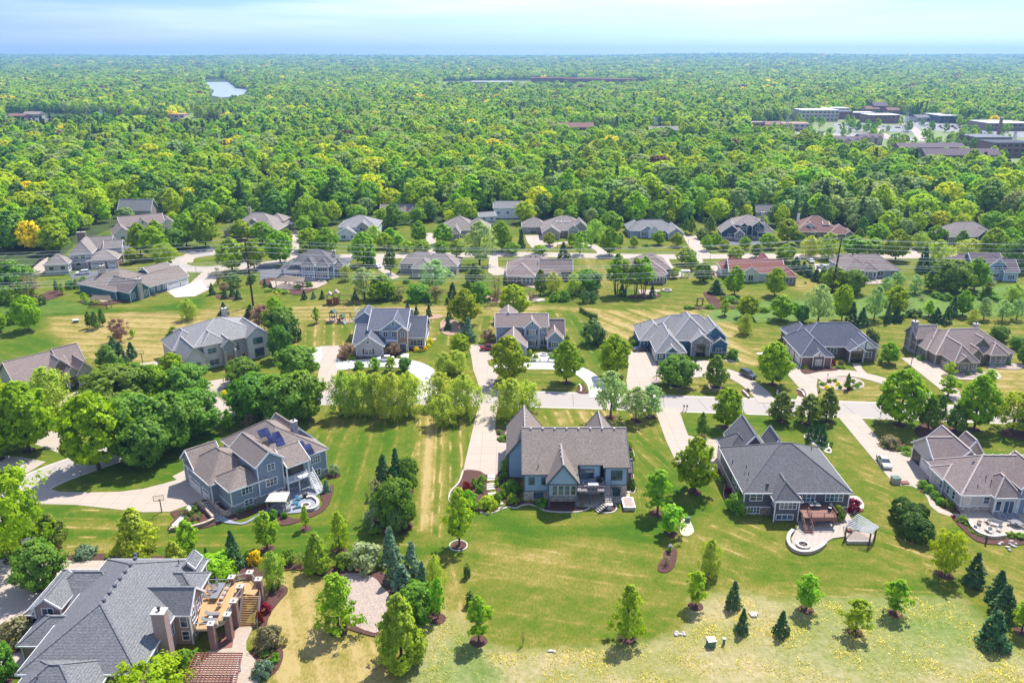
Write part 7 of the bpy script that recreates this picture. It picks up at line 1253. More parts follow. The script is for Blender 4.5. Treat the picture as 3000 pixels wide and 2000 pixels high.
# patios
sheet('patio',[(2330,1508),(2345,1503),(2460,1502),(2482,1500),(2500,1535),(2500,1570),(2440,1578),(2420,1590),(2400,1604),(2370,1614),(2340,1612),(2322,1600),(2318,1580),(2328,1560),(2338,1540)],M['paver']); sheet('patio',[(2470,1545),(2545,1550),(2560,1575),(2554,1590),(2482,1588),(2474,1570)],M['tan'],z=.5)
sheet('patio',[(2245,1495),(2350,1503),(2350,1512),(2290,1510),(2245,1505)],M['paver'])
sheet('patio',[(640,1510),(690,1530),(720,1530),(770,1500),(800,1480),(830,1440),(900,1405),(945,1425),(952,1440),(925,1455),(935,1490),(900,1500),(850,1505),(800,1503),(770,1508),(720,1535),(690,1536),(650,1530)],M['slate'],sm=True,k=3)
sheet('patio',[(628,1905),(700,1840),(728,1837),(742,1838),(722,1880),(722,1905),(748,1935),(760,1990),(735,2040),(545,2040),(560,1960),(575,1915)],M['tan']); sheet('patio',[(625,1860),(690,1850),(680,1900),(625,1905)],M['redbrick'])
sheet('patio',[(1560,1040),(1593,1032),(1625,1040),(1625,1062),(1560,1062)],M['bright']); sheet('patio',[(270,850),(330,845),(335,880),(300,886),(268,870)],M['tan']); sheet('patio',[(790,825),(900,822),(945,815),(960,830),(930,845),(850,850),(800,845)],M['tan']); sheet('patio',[(1870,850),(1935,850),(1925,865),(1875,862)],M['tan']); sheet('patio',[(2520,822),(2600,820),(2590,832),(2530,834)],M['tan']); sheet('patio',[(2290,833),(2310,830),(2315,835),(2295,838)],M['tan']); sheet('patio',[(1528,834),(1590,832),(1600,842),(1560,845)],M['tan']); sheet('swimming_pool_deck',[(85,790),(130,750),(142,755),(130,800),(95,806)],M['tan']); sheet('patio',[(70,795),(115,785),(130,800),(75,802)],M['tan']); sheet('play_sand',[(955,935),(990,930),(1028,938),(1032,945),(1000,949),(960,944)],M['ltmulch'],sm=True)
sheet('stone_pad',[(2214,1036),(2240,1033),(2252,1045),(2232,1050)],M['bright']); sheet('tarp_patch',[(2192,1795),(2215,1793),(2218,1806),(2202,1808)],M['sand'])
# stepping slabs right of the garden of the blue walkout house
cpts=smooth([(1440,1394),(1438,1412),(1438,1432),(1444,1452),(1456,1470),(1472,1488)],False,3)
st=empty('garden_steps',(0,0,0),0,'curved flight of pale slab steps beside the blue walkout house','steps')
for i in range(12):
    a=P(*cpts[int(i*(len(cpts)-1)/11)]); q=MB(); q.obox((a[0],a[1],.06),(1,0.1+.03*i,0),(-.1-.03*i,1,0),1.5,.62,.12); q.build('step',M['curb'],st)
st=empty('stone_steps',(0,0,0),0,'straight flight of pale stone steps down from the drive of the solar panel house','steps')
for i in range(10):
    t=i/9; a=P(596+t*50,1474+t*50); q=MB(); q.obox((a[0],a[1],.08),Vector((1,.55,0)).normalized(),Vector((-.55,1,0)).normalized(),2.,.5,.14); q.build('step',M['curb'],st)
# ------------------------------------------------------------------ pergolas
def pergola(cs,z,m,label,slats,wd=.1,posts=True,name='pergola',cross=0,pm=None,solid=None):
    """cs: four photo corners of the canopy at height z"""
    c=[Vector(P(x,y,z)+(z,)) for x,y in cs]; e=empty(name,(0,0,0),0,label,'pergola'); q=MB()
    if solid: q.poly(c+[v-Vector((0,0,.14)) for v in c],[(0,1,2,3),(7,6,5,4)]+[(i,4+i,4+(i+1)%4,(i+1)%4) for i in range(4)]); q.build('canopy',solid,e); q=MB()
    for i in range(slats): t=i/(slats-1); q.beam(c[0].lerp(c[3],t),c[1].lerp(c[2],t),wd,.14)
    for i in range(cross): t=i/(cross-1); q.beam(c[0].lerp(c[1],t)+Vector((0,0,.1)),c[3].lerp(c[2],t)+Vector((0,0,.1)),wd,.1)
    q.build('slat',M[m],e)
    cen=(c[0]+c[1]+c[2]+c[3])/4; pc=[v.lerp(cen,.14) for v in c]
    for i in range(4): q=MB(); q.beam(pc[i]-Vector((0,0,.15)),(pc[i].x,pc[i].y,0),.2); q.build('post',pm or M[m],e)
    q=MB(); q.beam(pc[0]-Vector((0,0,.15)),pc[3]-Vector((0,0,.15)),.16,.24); q.beam(pc[1]-Vector((0,0,.15)),pc[2]-Vector((0,0,.15)),.16,.24); q.build('beam',pm or M[m],e); return e
pergola([(2473,1541),(2556,1562),(2575,1544),(2511,1505)],2.7,'steel','grey slatted triangular pergola over the paver patio',10,.09,pm=M['bark'])
wallrib('seat_wall',[(2480,1591),(2553,1592)],.4,.5,'blockwall','straight low wall under the slatted pergola'); 
pergola([(574,1912),(711,1912),(690,2010),(528,2010)],2.7,'redwood','red lattice pergola over the tan patio at the bottom edge',16,.09,cross=14,pm=M['white'])
pergola([(776,1469),(837,1469),(849,1440),(793,1440)],2.5,'curb','small pale fabric topped pergola over the garden table',2,.1,solid=M['curb'],pm=M['palebark'])
pergola([(800,822),(890,826),(893,815),(835,806)],2.8,'palebark','weathered timber pergola on the terrace before the bay window house',12,.3,pm=M['redwood'],solid=None)
pergola([(262,876),(328,880),(322,866),(275,866)],2.6,'palebark','pale timber pergola on the terrace of the teal garage house',8,.2)
q0_=P(2050,893,0); e=empty('garden_arbor',(q0_[0],q0_[1],0),0,'small wooden arbor at the end of the garden bed','arbor'); q=MB()
for x in(-.9,.9):
    for y_ in(-.4,.4): q.beam((x,y_,0),(x,y_,2.2),.18)
q.build('post',M['redwood'],e); q=MB(); q.box(-1.2,1.2,-.6,.6,2.2,2.35); q.build('top',M['bark'],e)
X,Y=P(2007,812); e=empty('garden_arbor',(X,Y,0),0,'white garden arbor beside the drive of the arched sunroom house','arbor'); q=MB()
for x in(-1.3,1.3):
    for y_ in(-.5,.5): q.beam((x,y_,0),(x,y_,2.4),.2)
q.build('post',M['white'],e); q=MB(); q.box(-1.7,1.7,-.7,.7,2.4,2.7); q.build('top',M['white'],e)
# ------------------------------------------------------------------ garden furniture
def chair(x,y,z,rz,m,label,group=None,name='patio_chair',w=.55,ln=.55,recl=.2):
    e=empty(name,(x,y,z),rz,label,'chair',group); q=MB(); q.box(-w/2,w/2,-ln/2,ln/2,.40,.46); q.build('seat',M[m],e)
    q=MB(); q.poly([(-w/2,ln/2,.44),(w/2,ln/2,.44),(w/2,ln/2+recl,1.0),(-w/2,ln/2+recl,1.0),(-w/2,ln/2+.06,.44),(w/2,ln/2+.06,.44),(w/2,ln/2+recl+.06,1.0),(-w/2,ln/2+recl+.06,1.0)],[(0,1,2,3),(7,6,5,4),(0,4,5,1),(1,5,6,2),(2,6,7,3),(3,7,4,0)]); q.build('backrest',M[m],e)
    for sx in(-1,1):
        for sy in(-1,1): q=MB(); q.beam((sx*(w/2-.03),sy*(ln/2-.03),0),(sx*(w/2-.03),sy*(ln/2-.03),.4),.04); q.build('leg',M['steel' if m!='blue_furn' else m],e)
    q=MB()
    for sx in(-1,1): q.box(sx*w/2-.03,sx*w/2+.03,-ln/2,ln/2,.62,.66)
    q.build('armrest',M[m],e); return e
def table(px,py,z,w,d,h,m,label,round_=False,rot=0):
    X,Y=P(px,py,z+h); e=empty('patio_table',(X,Y,z),math.radians(rot),label,'table'); q=MB(); (q.cyl(0,0,h-.05,h,w/2,w/2,16) if round_ else q.box(-w/2,w/2,-d/2,d/2,h-.05,h)); q.build('tabletop',M[m],e)
    for sx in(-1,1):
        for sy in(-1,1): q=MB(); q.beam((sx*w*.33,sy*d*.33,0),(sx*w*.36,sy*d*.36,h-.05),.06); q.build('leg',M['steel'],e)
    return X,Y
def grill(px,py,z,label,rot=0):
    X,Y=P(px,py,z+.9); e=empty('gas_grill',(X,Y,z),math.radians(rot),label,'grill'); q=MB(); q.box(-.4,.4,-.28,.28,.1,.85); q.build('cart',M['black'],e); q=MB(); n=8; q.poly([(-.42,.32*math.cos(math.pi*i/n),.85+.3*math.sin(math.pi*i/n)) for i in range(n+1)]+[(.42,.32*math.cos(math.pi*i/n),.85+.3*math.sin(math.pi*i/n)) for i in range(n+1)],[tuple(range(n+1)),tuple(range(2*n+1,n,-1))]+[(i,n+1+i,n+2+i,i+1) for i in range(n)]); q.build('lid',M['black'],e); q=MB(); q.box(-.85,-.42,-.25,.25,.82,.87); q.box(.42,.85,-.25,.25,.82,.87); q.build('side_shelf',M['steel'],e)
names4=['near left','near right','far left','far right']
# deck of the brick house
zt=3.4; tx,ty=table(637,1728,zt,1.15,3.6,.74,'mesh','long dark dining table on the raised cedar deck')
for i in range(3):
    chair(tx-1.0,ty-1.1+i*1.1,zt,math.pi/2,'mesh',f'deck chair on the left side of the long dark table, {ORD[i]} from the front','chairs around the long deck table'); chair(tx+1.0,ty-1.1+i*1.1,zt,-math.pi/2,'wicker',f'pale cushioned chair on the right side of the long dark table, {ORD[i]} from the front','chairs around the long deck table')
X,Y=P(645,1768,zt+.4); chair(X,Y,zt,math.pi,'wicker','pale cushioned chair alone at the near end of the deck table')
e=empty('closed_parasol',(tx,ty+.2,zt),0,'closed grey parasol standing through the deck table','parasol'); q=MB(); q.cyl(0,0,0,2.9,.03,.03,6); q.build('pole',M['steel'],e); q=MB(); q.cyl(0,0,1.4,2.75,.24,.05,8); q.build('folded_canopy',M['steel'],e)
for k,(px,py,l) in enumerate(((622,1796,'farther'),(612,1814,'nearer'))):
    X,Y=P(px,py,zt+.4); e=empty('sun_lounger',(X,Y,zt),.05,f'grey sun lounger on the cedar deck, the {l} of two','lounger','sun loungers on the cedar deck'); q=MB(); q.box(-.5,1.0,-.33,.33,.32,.4); q.build('bed',M['mesh'],e); q=MB(); q.beam((-.5,0,.36),(-.95,0,.8),.64,.06); q.build('backrest',M['mesh'],e)
    for sx in(-.4,.9):
        for sy in(-.28,.28): q=MB(); q.beam((sx,sy,0),(sx,sy,.33),.04); q.build('leg',M['steel'],e)
table(617,1806,zt,.5,.5,.5,'white','small round white table between the sun loungers',True)
for i in range(3): X,Y=P(632+13*i,1832-8*i,zt+.3); e=empty('flower_pot',(X,Y,zt),0,f'small leafy pot by the deck railing, {ORD[i]} from left of three','pot','pots on the cedar deck'); q=MB(); q.cyl(0,0,0,.35,.16,.22,10); q.build('pot',M['tanstone'],e); q=MB(); q.blob((0,0,.5),(.26,.26,.22),i); q.build('leaves',M['green_box'],e)
# deck of the blue walkout house
ox,oy_=P(1527,1467); tx,ty=ox+13.2,oy_-.1; e=empty('patio_table',(tx,ty,2.98),0,'long white dining table on the grey deck','table'); q=MB(); q.box(-.95,.95,-.5,.5,.7,.75); q.build('tabletop',M['white'],e)
for sx in(-.8,.8):
    for sy in(-.4,.4): q=MB(); q.beam((sx,sy,0),(sx,sy,.7),.06); q.build('leg',M['steel'],e)
for i in range(3): chair(tx-.6+.6*i,ty-.85,2.98,math.pi,'mesh',f'grey chair on the near side of the white deck table, {ORD[i]} from left of three','chairs around the white deck table')
for i in range(2): chair(tx-.3+.6*i,ty+.9,2.98,0,'mesh',('left' if i==0 else 'right')+' grey chair on the far side of the white deck table','chairs around the white deck table')
chair(tx-1.35,ty,2.98,math.pi/2,'mesh','grey chair at the left end of the white deck table'); chair(tx+1.3,ty,2.98,-math.pi/2,'mesh','grey chair at the right end of the white deck table'); grill(1754,1399,2.98,'steel and black gas grill against the wall of the grey deck')
e=empty('raised_planter',(ox+19.6,oy_-1.6,0),0,'raised white edged stone planter box beside the lower terrace','planter'); q=MB(); q.box(-1.,1.,-1.8,1.6,0,.7); q.build('body',M['tanstone'],e); q=MB(); q.box(-1.1,1.1,-1.9,-1.65,.7,.8); q.box(-1.1,1.1,1.45,1.7,.7,.8); q.box(-1.1,-.85,-1.65,1.45,.7,.8); q.box(.85,1.1,-1.65,1.45,.7,.8); q.build('coping',M['white'],e); q=MB(); q.box(-.85,.85,-1.65,1.45,.7,.74); q.build('soil',M['gravel'],e)
# deck and patio of the charcoal house
tx,ty=table(2387,1476,2.2,1.9,1.,.74,'wicker','pale stone topped table with a plant on the red deck'); e=empty('table_plant',(tx,ty,2.94),0,'small green plant standing on the red deck table','plant'); q=MB(); q.cyl(0,0,0,.2,.12,.15,8); q.build('pot',M['tanstone'],e); q=MB(); q.blob((0,0,.38),(.3,.3,.25),3); q.build('leaves',M['green_box'],e)
grill(2434,1480,2.2,'black covered grill on the red deck beside the railing',60); grill(2428,1517,0,'black kettle grill on the pavers below the red deck'); cbox('side_cabinet',2490,1566,.7,.6,.8,'redwood','small brown cabinet beside the slatted pergola post','cabinet',10,z=.0); cbox('counter',2517,1560,.6,2.4,.95,'blockwall','stone counter under the slatted pergola','counter',20,'dgrey')
# patio of the solar panel house
table(820,1478,0,1.3,1.3,.74,'slate','round slate table under the pale fabric pergola',True); 
for i in range(4): X,Y=P(820,1482); a=i*1.57+.7; chair(X+1.1*math.cos(a),Y+1.1*math.sin(a),0,a-math.pi/2,'wicker',f'{["far right","far left","near left","near right"][i]} chair at the round table under the fabric pergola','chairs under the fabric pergola')
for i,(x,y,a,l) in enumerate(((878,1466,-1.9,'farther'),(870,1478,-1.6,'middle'),(876,1488,-1.2,'nearest'))): X,Y=P(x,y); chair(X,Y,0,a+math.pi,'blue_furn',f'{l} blue garden chair facing the pale fire pit','blue chairs by the fire pit','garden_chair',.7,.65,.35)
grill(893,1446,0,'black gas grill under the stair of the solar panel house',40); cbox('garden_chest',844,1500,1.1,.6,.6,'steel','grey storage chest beside the fabric pergola','chest',30,'mesh'); cbox('counter',868,1438,3.6,.8,.95,'greyb' if 'greyb' in M else 'bluestone','long grey counter under the porch of the solar panel house','counter',38,'steel')
# round patio at the right edge
for i,(x,y,a,l) in enumerate(((2868,1533,2.6,'upper left'),(2890,1528,3.2,'top'),(2862,1550,1.9,'left'),(2925,1555,-.9,'lower right'),(2902,1563,-.1,'bottom'))): X,Y=P(x,y); chair(X,Y,0,a,'wicker',f'{l} pale metal chair around the low table on the round patio','pale chairs on the round patio','patio_chair',.65,.6,.3)
X,Y=P(2918,1541); e=chair(X,Y,0,-.6,'wicker','pale metal bench facing the low table on the round patio',name='patio_bench',w=1.7,ln=.6,recl=.3); e['category']='bench'; table(2896,1548,0,1.0,1.0,.45,'wicker','low pale table in the middle of the round patio chairs')
table(2978,1529,0,1.9,1.2,.74,'mesh','oval grey dining table at the right edge patio',True)
for i in range(5): X,Y=P(2978,1533); a=-2.9+i*.75; chair(X+1.35*math.cos(a),Y+1.1*math.sin(a),0,a-math.pi/2,'wicker',f'grey chair around the dining table at the right edge, {ORD[i]} from left of five','chairs around the right edge dining table')
cbox('steel_planter',2843,1494,.6,.6,.6,'black','dark planter against the taupe patio house wall','planter'); X,Y=P(2891,1495); e=empty('covered_grill',(X,Y+.9,0),0,'large round dark covered grill beside the turret','grill'); q=MB(); q.blob((0,0,.7),(1.15,1.,.85),2); q.build('cover',M['mesh'],e,smooth=True); q=MB(); q.cyl(0,0,0,.3,.5,.6,10); q.build('base',M['black'],e)
X,Y=P(2887,1592); e=empty('garden_statue',(X,Y,0),0,'dark slender garden figure on the slope below the round patio','statue'); q=MB(); q.tube([(0,0,0),(.05,0,.6),(-.02,0,1.2),(.02,0,1.6)],[.22,.15,.2,.08],8); q.build('figure',M['bark'],e)
# terraces in the third row
for i in range(5):
    X,Y=P(836+14*i,833+2*(i%2)); chair(X,Y,0,i*1.3,'wicker',f'pale chair on the pergola terrace of the bay window house, {ORD[i]} from left of five','terrace chairs of the bay window house')
for i in range(4):
    X,Y=P(282+12*i,862+6*(i%2)); chair(X,Y,0,i*1.7,'mesh',f'terrace chair of the teal garage house, {ORD[i]} from left of four','terrace chairs of the teal garage house')
for i in range(3): X,Y=P(2536+16*i,828); chair(X,Y,0,i*2.,'wicker',f'terrace chair of the glazed bay house, {ORD[i]} from left of three','terrace chairs of the glazed bay house')
# courtyard picket fence
def fence(pts,h,m,label,step=2.4,name='fence'):
    e=empty(name,(0,0,0),0,label,'fence'); w=[Vector(P(x,y)+(0,)) for x,y in pts]; q=MB(); r=MB()
    for a,b_ in zip(w,w[1:]):
        n=max(1,int((b_-a).length/step)); u=(b_-a).normalized()
        for j in range(n+1): c=a.lerp(b_,j/n); q.box(c.x-.08,c.x+.08,c.y-.08,c.y+.08,0,h+.1)
        for z in(.25,h-.1): r.beam(a+Vector((0,0,z)),b_+Vector((0,0,z)),.06,.1)
        m_=int((b_-a).length/.18)
        for j in range(m_): c=a.lerp(b_,(j+.5)/m_); r.box(c.x-.035,c.x+.035,c.y-.02,c.y+.02,.1,h)
    q.build('post',m,e); r.build('panel',m,e)
fence([(1553,1061),(1582,1060),(1606,1060),(1632,1062)],.9,M['white'],'white picket fence along the front of the small courtyard')
fence([(150,748),(118,768),(92,790)],1.2,M['black'],'dark fence beside the pool left of the pool cottage'); wallrib('garden_wall',[(80,800),(100,803),(118,798)],.5,.8,'blockwall','low stone terrace wall by the pool')
# play equipment
X,Y=P(992,890); e=empty('play_tower',(X-1.2,Y,0),0,'wooden play set with two pink roofed towers and a swing beam','play set')
for k,(x,h_) in enumerate(((-1.6,3.2),(.6,3.9))):
    q=MB(); 
    for sx in(-.9,.9):
        for sy in(-.8,.8): q.beam((x+sx,sy,0),(x+sx,sy,h_),.14)
    q.box(x-.9,x+.9,-.86,-.8,.1,h_-1.4); q.box(x-.9,x+.9,-.8,.8,1.5,1.6); q.build('tower_frame',M['redwood'],e); q=MB(); q.poly([(x-1.15,-1,h_),(x+1.15,-1,h_),(x+1.15,1,h_),(x-1.15,1,h_),(x,-1,h_+1.),(x,1,h_+1.)],[(0,1,4),(2,3,5),(0,4,5,3),(1,2,5,4),(0,3,2,1)]); q.build('tower_roof',M['tan'],e)
q=MB(); q.beam((1.5,0,3.1),(7.2,0,3.1),.18); q.beam((5.6,-1,0),(5.4,0,3.1),.14); q.beam((5.6,1,0),(5.4,0,3.1),.14); q.build('swing_beam',M['palebark'],e)
for x,m_ in((4.2,'flame'),(6.8,'flame')): q=MB(); q.box(x-.3,x+.3,-.15,.15,.5,.56); q.beam((x-.2,0,.5),(x-.2,0,3.),.02); q.beam((x+.2,0,.5),(x+.2,0,3.),.02); q.build('swing_seat',M[m_],e)
X,Y=P(988,942); e=empty('play_set',(X,Y,0),math.radians(-12),'green roofed climbing frame with slide on an oval of wood chips','play set'); q=MB()
for sx in(-2,-.4):
    for sy in(-.8,.8): q.beam((sx,sy,0),(sx,sy,3.0),.14)
for sx in(1.2,2.4):
    for sy in(-.6,.6): q.beam((sx,sy,0),(sx,sy,2.2),.12)
q.box(-2,-.4,-.8,.8,1.4,1.5); q.box(1.2,2.4,-.6,.6,1.2,1.3); q.build('frame',M['bark'],e); q=MB()
q.poly([(-2.3,-1.,2.9),(-.1,-1.,2.9),(-.1,1.,2.9),(-2.3,1.,2.9),(-1.2,-1,4.),(-1.2,1,4.)],[(0,1,4),(2,3,5),(0,4,5,3),(1,2,5,4),(0,3,2,1)]); q.poly([(1.,-.8,2.1),(2.6,-.8,2.1),(2.6,.8,2.1),(1.,.8,2.1),(1.8,-.8,2.8),(1.8,.8,2.8)],[(0,1,4),(2,3,5),(0,4,5,3),(1,2,5,4),(0,3,2,1)]); q.build('roof',M['green_box'],e)
q=MB(); q.beam((2.2,-.6,1.3),(3.6,-2.2,.15),.55,.1); q.build('slide',flat('slide_teal',(.05,.2,.17),.4),e); q=MB(); q.beam((-.4,0,2.9),(4.,1.2,2.9),.14); q.beam((4.,.4,0),(3.9,1.2,2.9),.12); q.beam((4.2,2.1,0),(3.9,1.2,2.9),.12); q.build('swing_beam',M['bark'],e); q=MB(); q.box(.4,.9,-.7,.7,.3,1.2); q.build('climbing_panel',M['palebark'],e)
X,Y=P(1042,926); e=empty('soccer_goal',(X,Y,0),math.radians(70),'white ball net beside the left gable of the stone tower house','goal net'); q=MB()
for a_,b_ in (((0,0,0),(0,0,2.4)),((2.4,0,0),(2.4,0,2.4)),((0,0,2.4),(2.4,0,2.4))): q.beam(a_,b_,.08)
q.build('frame',M['white'],e); q=MB()
for i in range(9): q.beam((.3*i,0,.0),(.3*i,.4,2.4),.02); q.beam((0,.04*i,.3*i),(2.4,.04*i,.3*i),.02)
q.build('net',M['white'],e)
# ------------------------------------------------------------------ the town and single buildings beyond the wood
def far_b(x0,x1,base,top,d,wall,roof,kind,label,name='town_building',wins=2,rot=0,cat='building',gables=0,rh=0):
    X0_,Y_=P(x0,base);X1_,_=P(x1,base); w=X1_-X0_; ht=max(2.5,top_z(Y_,top)); e=empty(name,(X0_,Y_,0),math.radians(rot),label,cat)
    rr=rh or ht*.32; eh=ht if kind=='flat' else ht-rr
    q=MB(); q.box(0,w,0,d,-.1,eh); q.build('wall',wall,e); q=MB()
    if kind=='flat': q.box(-.4,w+.4,-.4,d+.4,eh,eh+.5)
    elif kind=='gx': q.poly([(-.8,-.8,eh),(w+.8,-.8,eh),(w+.8,d+.8,eh),(-.8,d+.8,eh),(-.8,d/2,ht),(w+.8,d/2,ht)],[(0,1,5,4),(2,3,4,5),(1,2,5),(3,0,4),(0,3,2,1)])
    else: r=min(w,d)/2*.95; q.poly([(-.8,-.8,eh),(w+.8,-.8,eh),(w+.8,d+.8,eh),(-.8,d+.8,eh),(r,d/2,ht),(w-r,d/2,ht)],[(0,1,5,4),(2,3,4,5),(1,2,5),(3,0,4),(0,3,2,1)])
    for g in range(gables):
        c=w*(g+.5)/gables; hw=w/gables*.33; q.poly([(c-hw,-1.4,eh),(c+hw,-1.4,eh),(c,-1.4,eh+hw*.9),(c-hw,d/2,eh),(c+hw,d/2,eh),(c,d/2,eh+hw*.9)],[(0,2,5,3),(1,4,5,2)])
    q.build('roof',roof,e)
    if gables:
        q=MB()
        for g in range(gables): c=w*(g+.5)/gables; hw=w/gables*.3; q.poly([(c-hw,-1.0,0),(c+hw,-1.0,0),(c+hw,-1.,eh),(c,-1.,eh+hw*.8),(c-hw,-1,eh),(c-hw,.1,0),(c+hw,.1,0),(c+hw,.1,eh),(c,.1,eh+hw*.8),(c-hw,.1,eh)],[(0,1,2,3,4),(0,5,6,1),(1,6,7,2),(4,9,5,0)])
        q.build('gable_bay',M['tanstone'],e)
    st=max(1,int(eh/3.6)); n=max(2,int(w/5)); q=MB(); k=0
    for s_ in range(st):
        zc=eh*(s_+.55)/st
        for i in range(n):
            if k<wins*30: q=MB(); c=w*(i+.5)/n; q.box(c-w/n*.3,c+w/n*.3,-.12-(1.0 if gables else 0)*0,.02,zc-.9,zc+.7); q.build('window',M['glass_dark'],e); k+=1
    return e
wh=flat('pale_roof',(.62,.62,.62),.8); lb=M['curb']
ROWS=[(2193,2240,382,360,16,M['pinkbrick'],R_['taupe'],'flat','two storey tan brick shop at the left end of the town'),(2243,2288,383,357,16,M['pinkbrick'],M['redbrick'],'gx','gabled tan brick shop with a red roof near the left end of the town'),(2294,2372,385,364,24,lb,M['pinkbrick'],'flat','low tan commercial building beside the green field'),
(2346,2455,356,324,30,M['curb'],wh,'flat','white three storey office block in the town'),(2402,2486,343,318,22,M['curb'],wh,'flat','farther white office block behind the first'),(2456,2496,350,328,20,M['redbrick'],M['dgrey'],'flat','red brick end of the white office block'),
(2496,2560,350,331,20,M['darkbrick'],wh,'flat','dark low shop between office and brick store'),(2502,2575,335,312,22,M['brownstone'],R_['rbrown'],'gx','brown barn roofed hall in the town'),(2558,2598,334,300,16,M['darkbrick'],R_['purple'],'gx','tallest dark red tower house behind the brown hall'),(2600,2634,338,316,16,M['brownstone'],R_['rbrown'],'gx','brown gabled annexe right of the dark red tower'),
(2545,2634,362,338,28,M['redbrick'],wh,'flat','red brick two storey store with a flat pale roof'),(2686,2738,358,338,22,M['steel'],R_['grey'],'gx','grey ribbed metal shed in the town'),(2752,2895,362,340,40,M['dgrey'],wh,'flat','long supermarket with a pale roof'),(2895,3020,385,362,40,M['brownstone'],wh,'flat','right edge market hall with pale roof'),(2925,2972,356,340,20,M['brownstone'],R_['red'],'gx','small red roofed shop above the market hall'),
(2443,2520,437,402,14,M['brownstone'],R_['purple'],'gx','left brown townhouse row with gables'),(2520,2584,425,394,14,M['brownstone'],R_['purple'],'gx','middle brown townhouse row with gables'),(2632,2822,455,421,13,M['brownstone'],R_['purple'],'gx','long farther townhouse row behind the near row'),(2707,2923,490,438,13,M['brownstone'],R_['purple'],'gx','long near townhouse row with pale stone gables'),
(2856,2960,432,404,30,M['redbrick'],M['dgrey'],'flat','red brick works with the tall stack'),(2905,3020,462,420,24,M['redbrick'],R_['slate'],'flat','red brick block at the right edge of the town'),
(1640,1738,400,361,18,M['brownstone'],R_['rbrown'],'gx','red brown roofed church hall in the middle of the wood'),(1300,1372,385,360,14,M['tanstone'],R_['pink'],'hip','tan house with rose roof left of the church hall'),(1491,1570,378,354,16,M['curb'],R_['lgrey'],'gx','long pale school roof behind the church hall'),(1888,1994,403,372,18,M['white'],R_['taupe'],'gx','white chapel with taupe roof right of the church hall'),(1752,1790,405,386,16,M['curb'],wh,'flat','low white building right of the church hall'),
(1556,1650,258,229,40,M['redbrick'],R_['red'],'flat','left wing of the long red brick school on the far plain'),(1650,1760,259,231,50,M['redbrick'],R_['red'],'flat','middle wing of the long red brick school on the far plain'),(1760,1870,258,233,60,M['redbrick'],R_['red'],'flat','right wing of the long red brick school on the far plain'),(1380,1500,258,240,40,M['curb'],wh,'flat','long pale building left of the red brick school'),
(26,72,352,334,14,M['redbrick'],R_['rbrown'],'gx','red brown roofed house in the left village'),(70,116,350,328,14,M['curb'],R_['taupe'],'gx','taupe roofed house in the left village'),(86,158,378,348,18,M['tstone'] if 'tstone' in M else M['tanstone'],R_['grey'],'gx','wide blue grey roofed hall in the left village'),(197,240,382,362,14,M['pinkbrick'],R_['taupe'],'hip','tan hip roofed house beside the village steeple'),(240,282,380,357,14,M['curb'],R_['taupe'],'gx','cream gabled house beside the village steeple'),(318,345,372,345,12,M['white'],R_['lgrey'],'gx','white house right of the village steeple'),(383,430,380,348,14,M['redbrick'],R_['rbrown'],'gx','red brick house by the golden tree'),(495,542,358,336,16,M['tanstone'],M['deck'],'flat','tan mill building beside the river weir'),(600,628,345,330,12,M['brownstone'],R_['taupe'],'gx','small brown house beside the lower river')]
for r in ROWS: far_b(*r,gables=5 if 'near row' in r[8] and 'farther' not in r[8] else 3 if 'left brown town' in r[8] or 'middle brown town' in r[8] else 0)
far_b(2250,2300,300,286,14,M['tanstone'],R_['slate'],'gx','far dark roofed hall above the town',wins=1); far_b(2920,3010,298,278,60,M['tanstone'],R_['purple'],'gx','large mauve roofed hall at the far right',wins=1)
for i,(x,y) in enumerate(((110,258),(455,205),(480,232),(1150,225),(1300,212),(1240,215),(1530,205),(1670,208),(1740,205),(1790,212),(2210,262),(2490,225),(2560,228),(2680,218),(2460,196),(2120,205),(330,225),(820,215),(940,260),(2000,225),(2350,212),(2850,225),(1900,208),(1450,225))):
    far_b(x,x+16+7*(i%3),y+6,y-5+2*(i%2),14,[M['white'],M['curb'],M['tanstone']][i%3],[R_['taupe'],R_['lgrey'],wh,R_['pink']][i%4],'gx',f'small far roof showing above the trees on the plain, {ORD[i]} of the scattered ones',wins=0)
# steeple and stack
X,Y=P(304,378); e=empty('church_steeple',(X,Y,0),0,'pale green church steeple above the left village','steeple'); q=MB(); q.box(-2.2,2.2,-2.2,2.2,0,15); q.build('tower',M['curb'],e); q=MB(); q.cyl(0,0,15,24,2.4,.1,4); q.build('spire',M['steel'],e)
X,Y=P(2922,410); e=empty('brick_stack',(X,Y,0),0,'tall tapering brick chimney stack at the right of the town','chimney'); q=MB(); q.cyl(0,0,0,20,2.0,1.4,12); q.build('shaft',M['redbrick'],e); q=MB(); q.cyl(0,0,20,21,1.7,1.7,12); q.build('rim',M['curb'],e)
def pylon(px,base,top,label):
    X,Y=P(px,base); h=top_z(Y,top); e=empty('power_pylon',(X,Y,0),0,label,'pylon','steel pylons beyond the wood'); q=MB(); b_=h*.11
    for sx in(-1,1):
        for sy in(-1,1): q.beam((sx*b_,sy*b_,0),(sx*.5,sy*.5,h),.28)
    for k in range(7):
        z0=h*k/7;z1=h*(k+1)/7; w0=b_+(0.5-b_)*k/7; w1=b_+(.5-b_)*(k+1)/7
        for sy in(-1,1): q.beam((-w0,sy*w0,z0),(w1,sy*w1,z1),.16); q.beam((w0,sy*w0,z0),(-w1,sy*w1,z1),.16)
    q.build('lattice_mast',M['steel'],e)
    for z in(.72,.84,.95): q=MB(); q.beam((-h*.13,0,h*z),(h*.13,0,h*z),.25); q.build('crossarm',M['steel'],e)
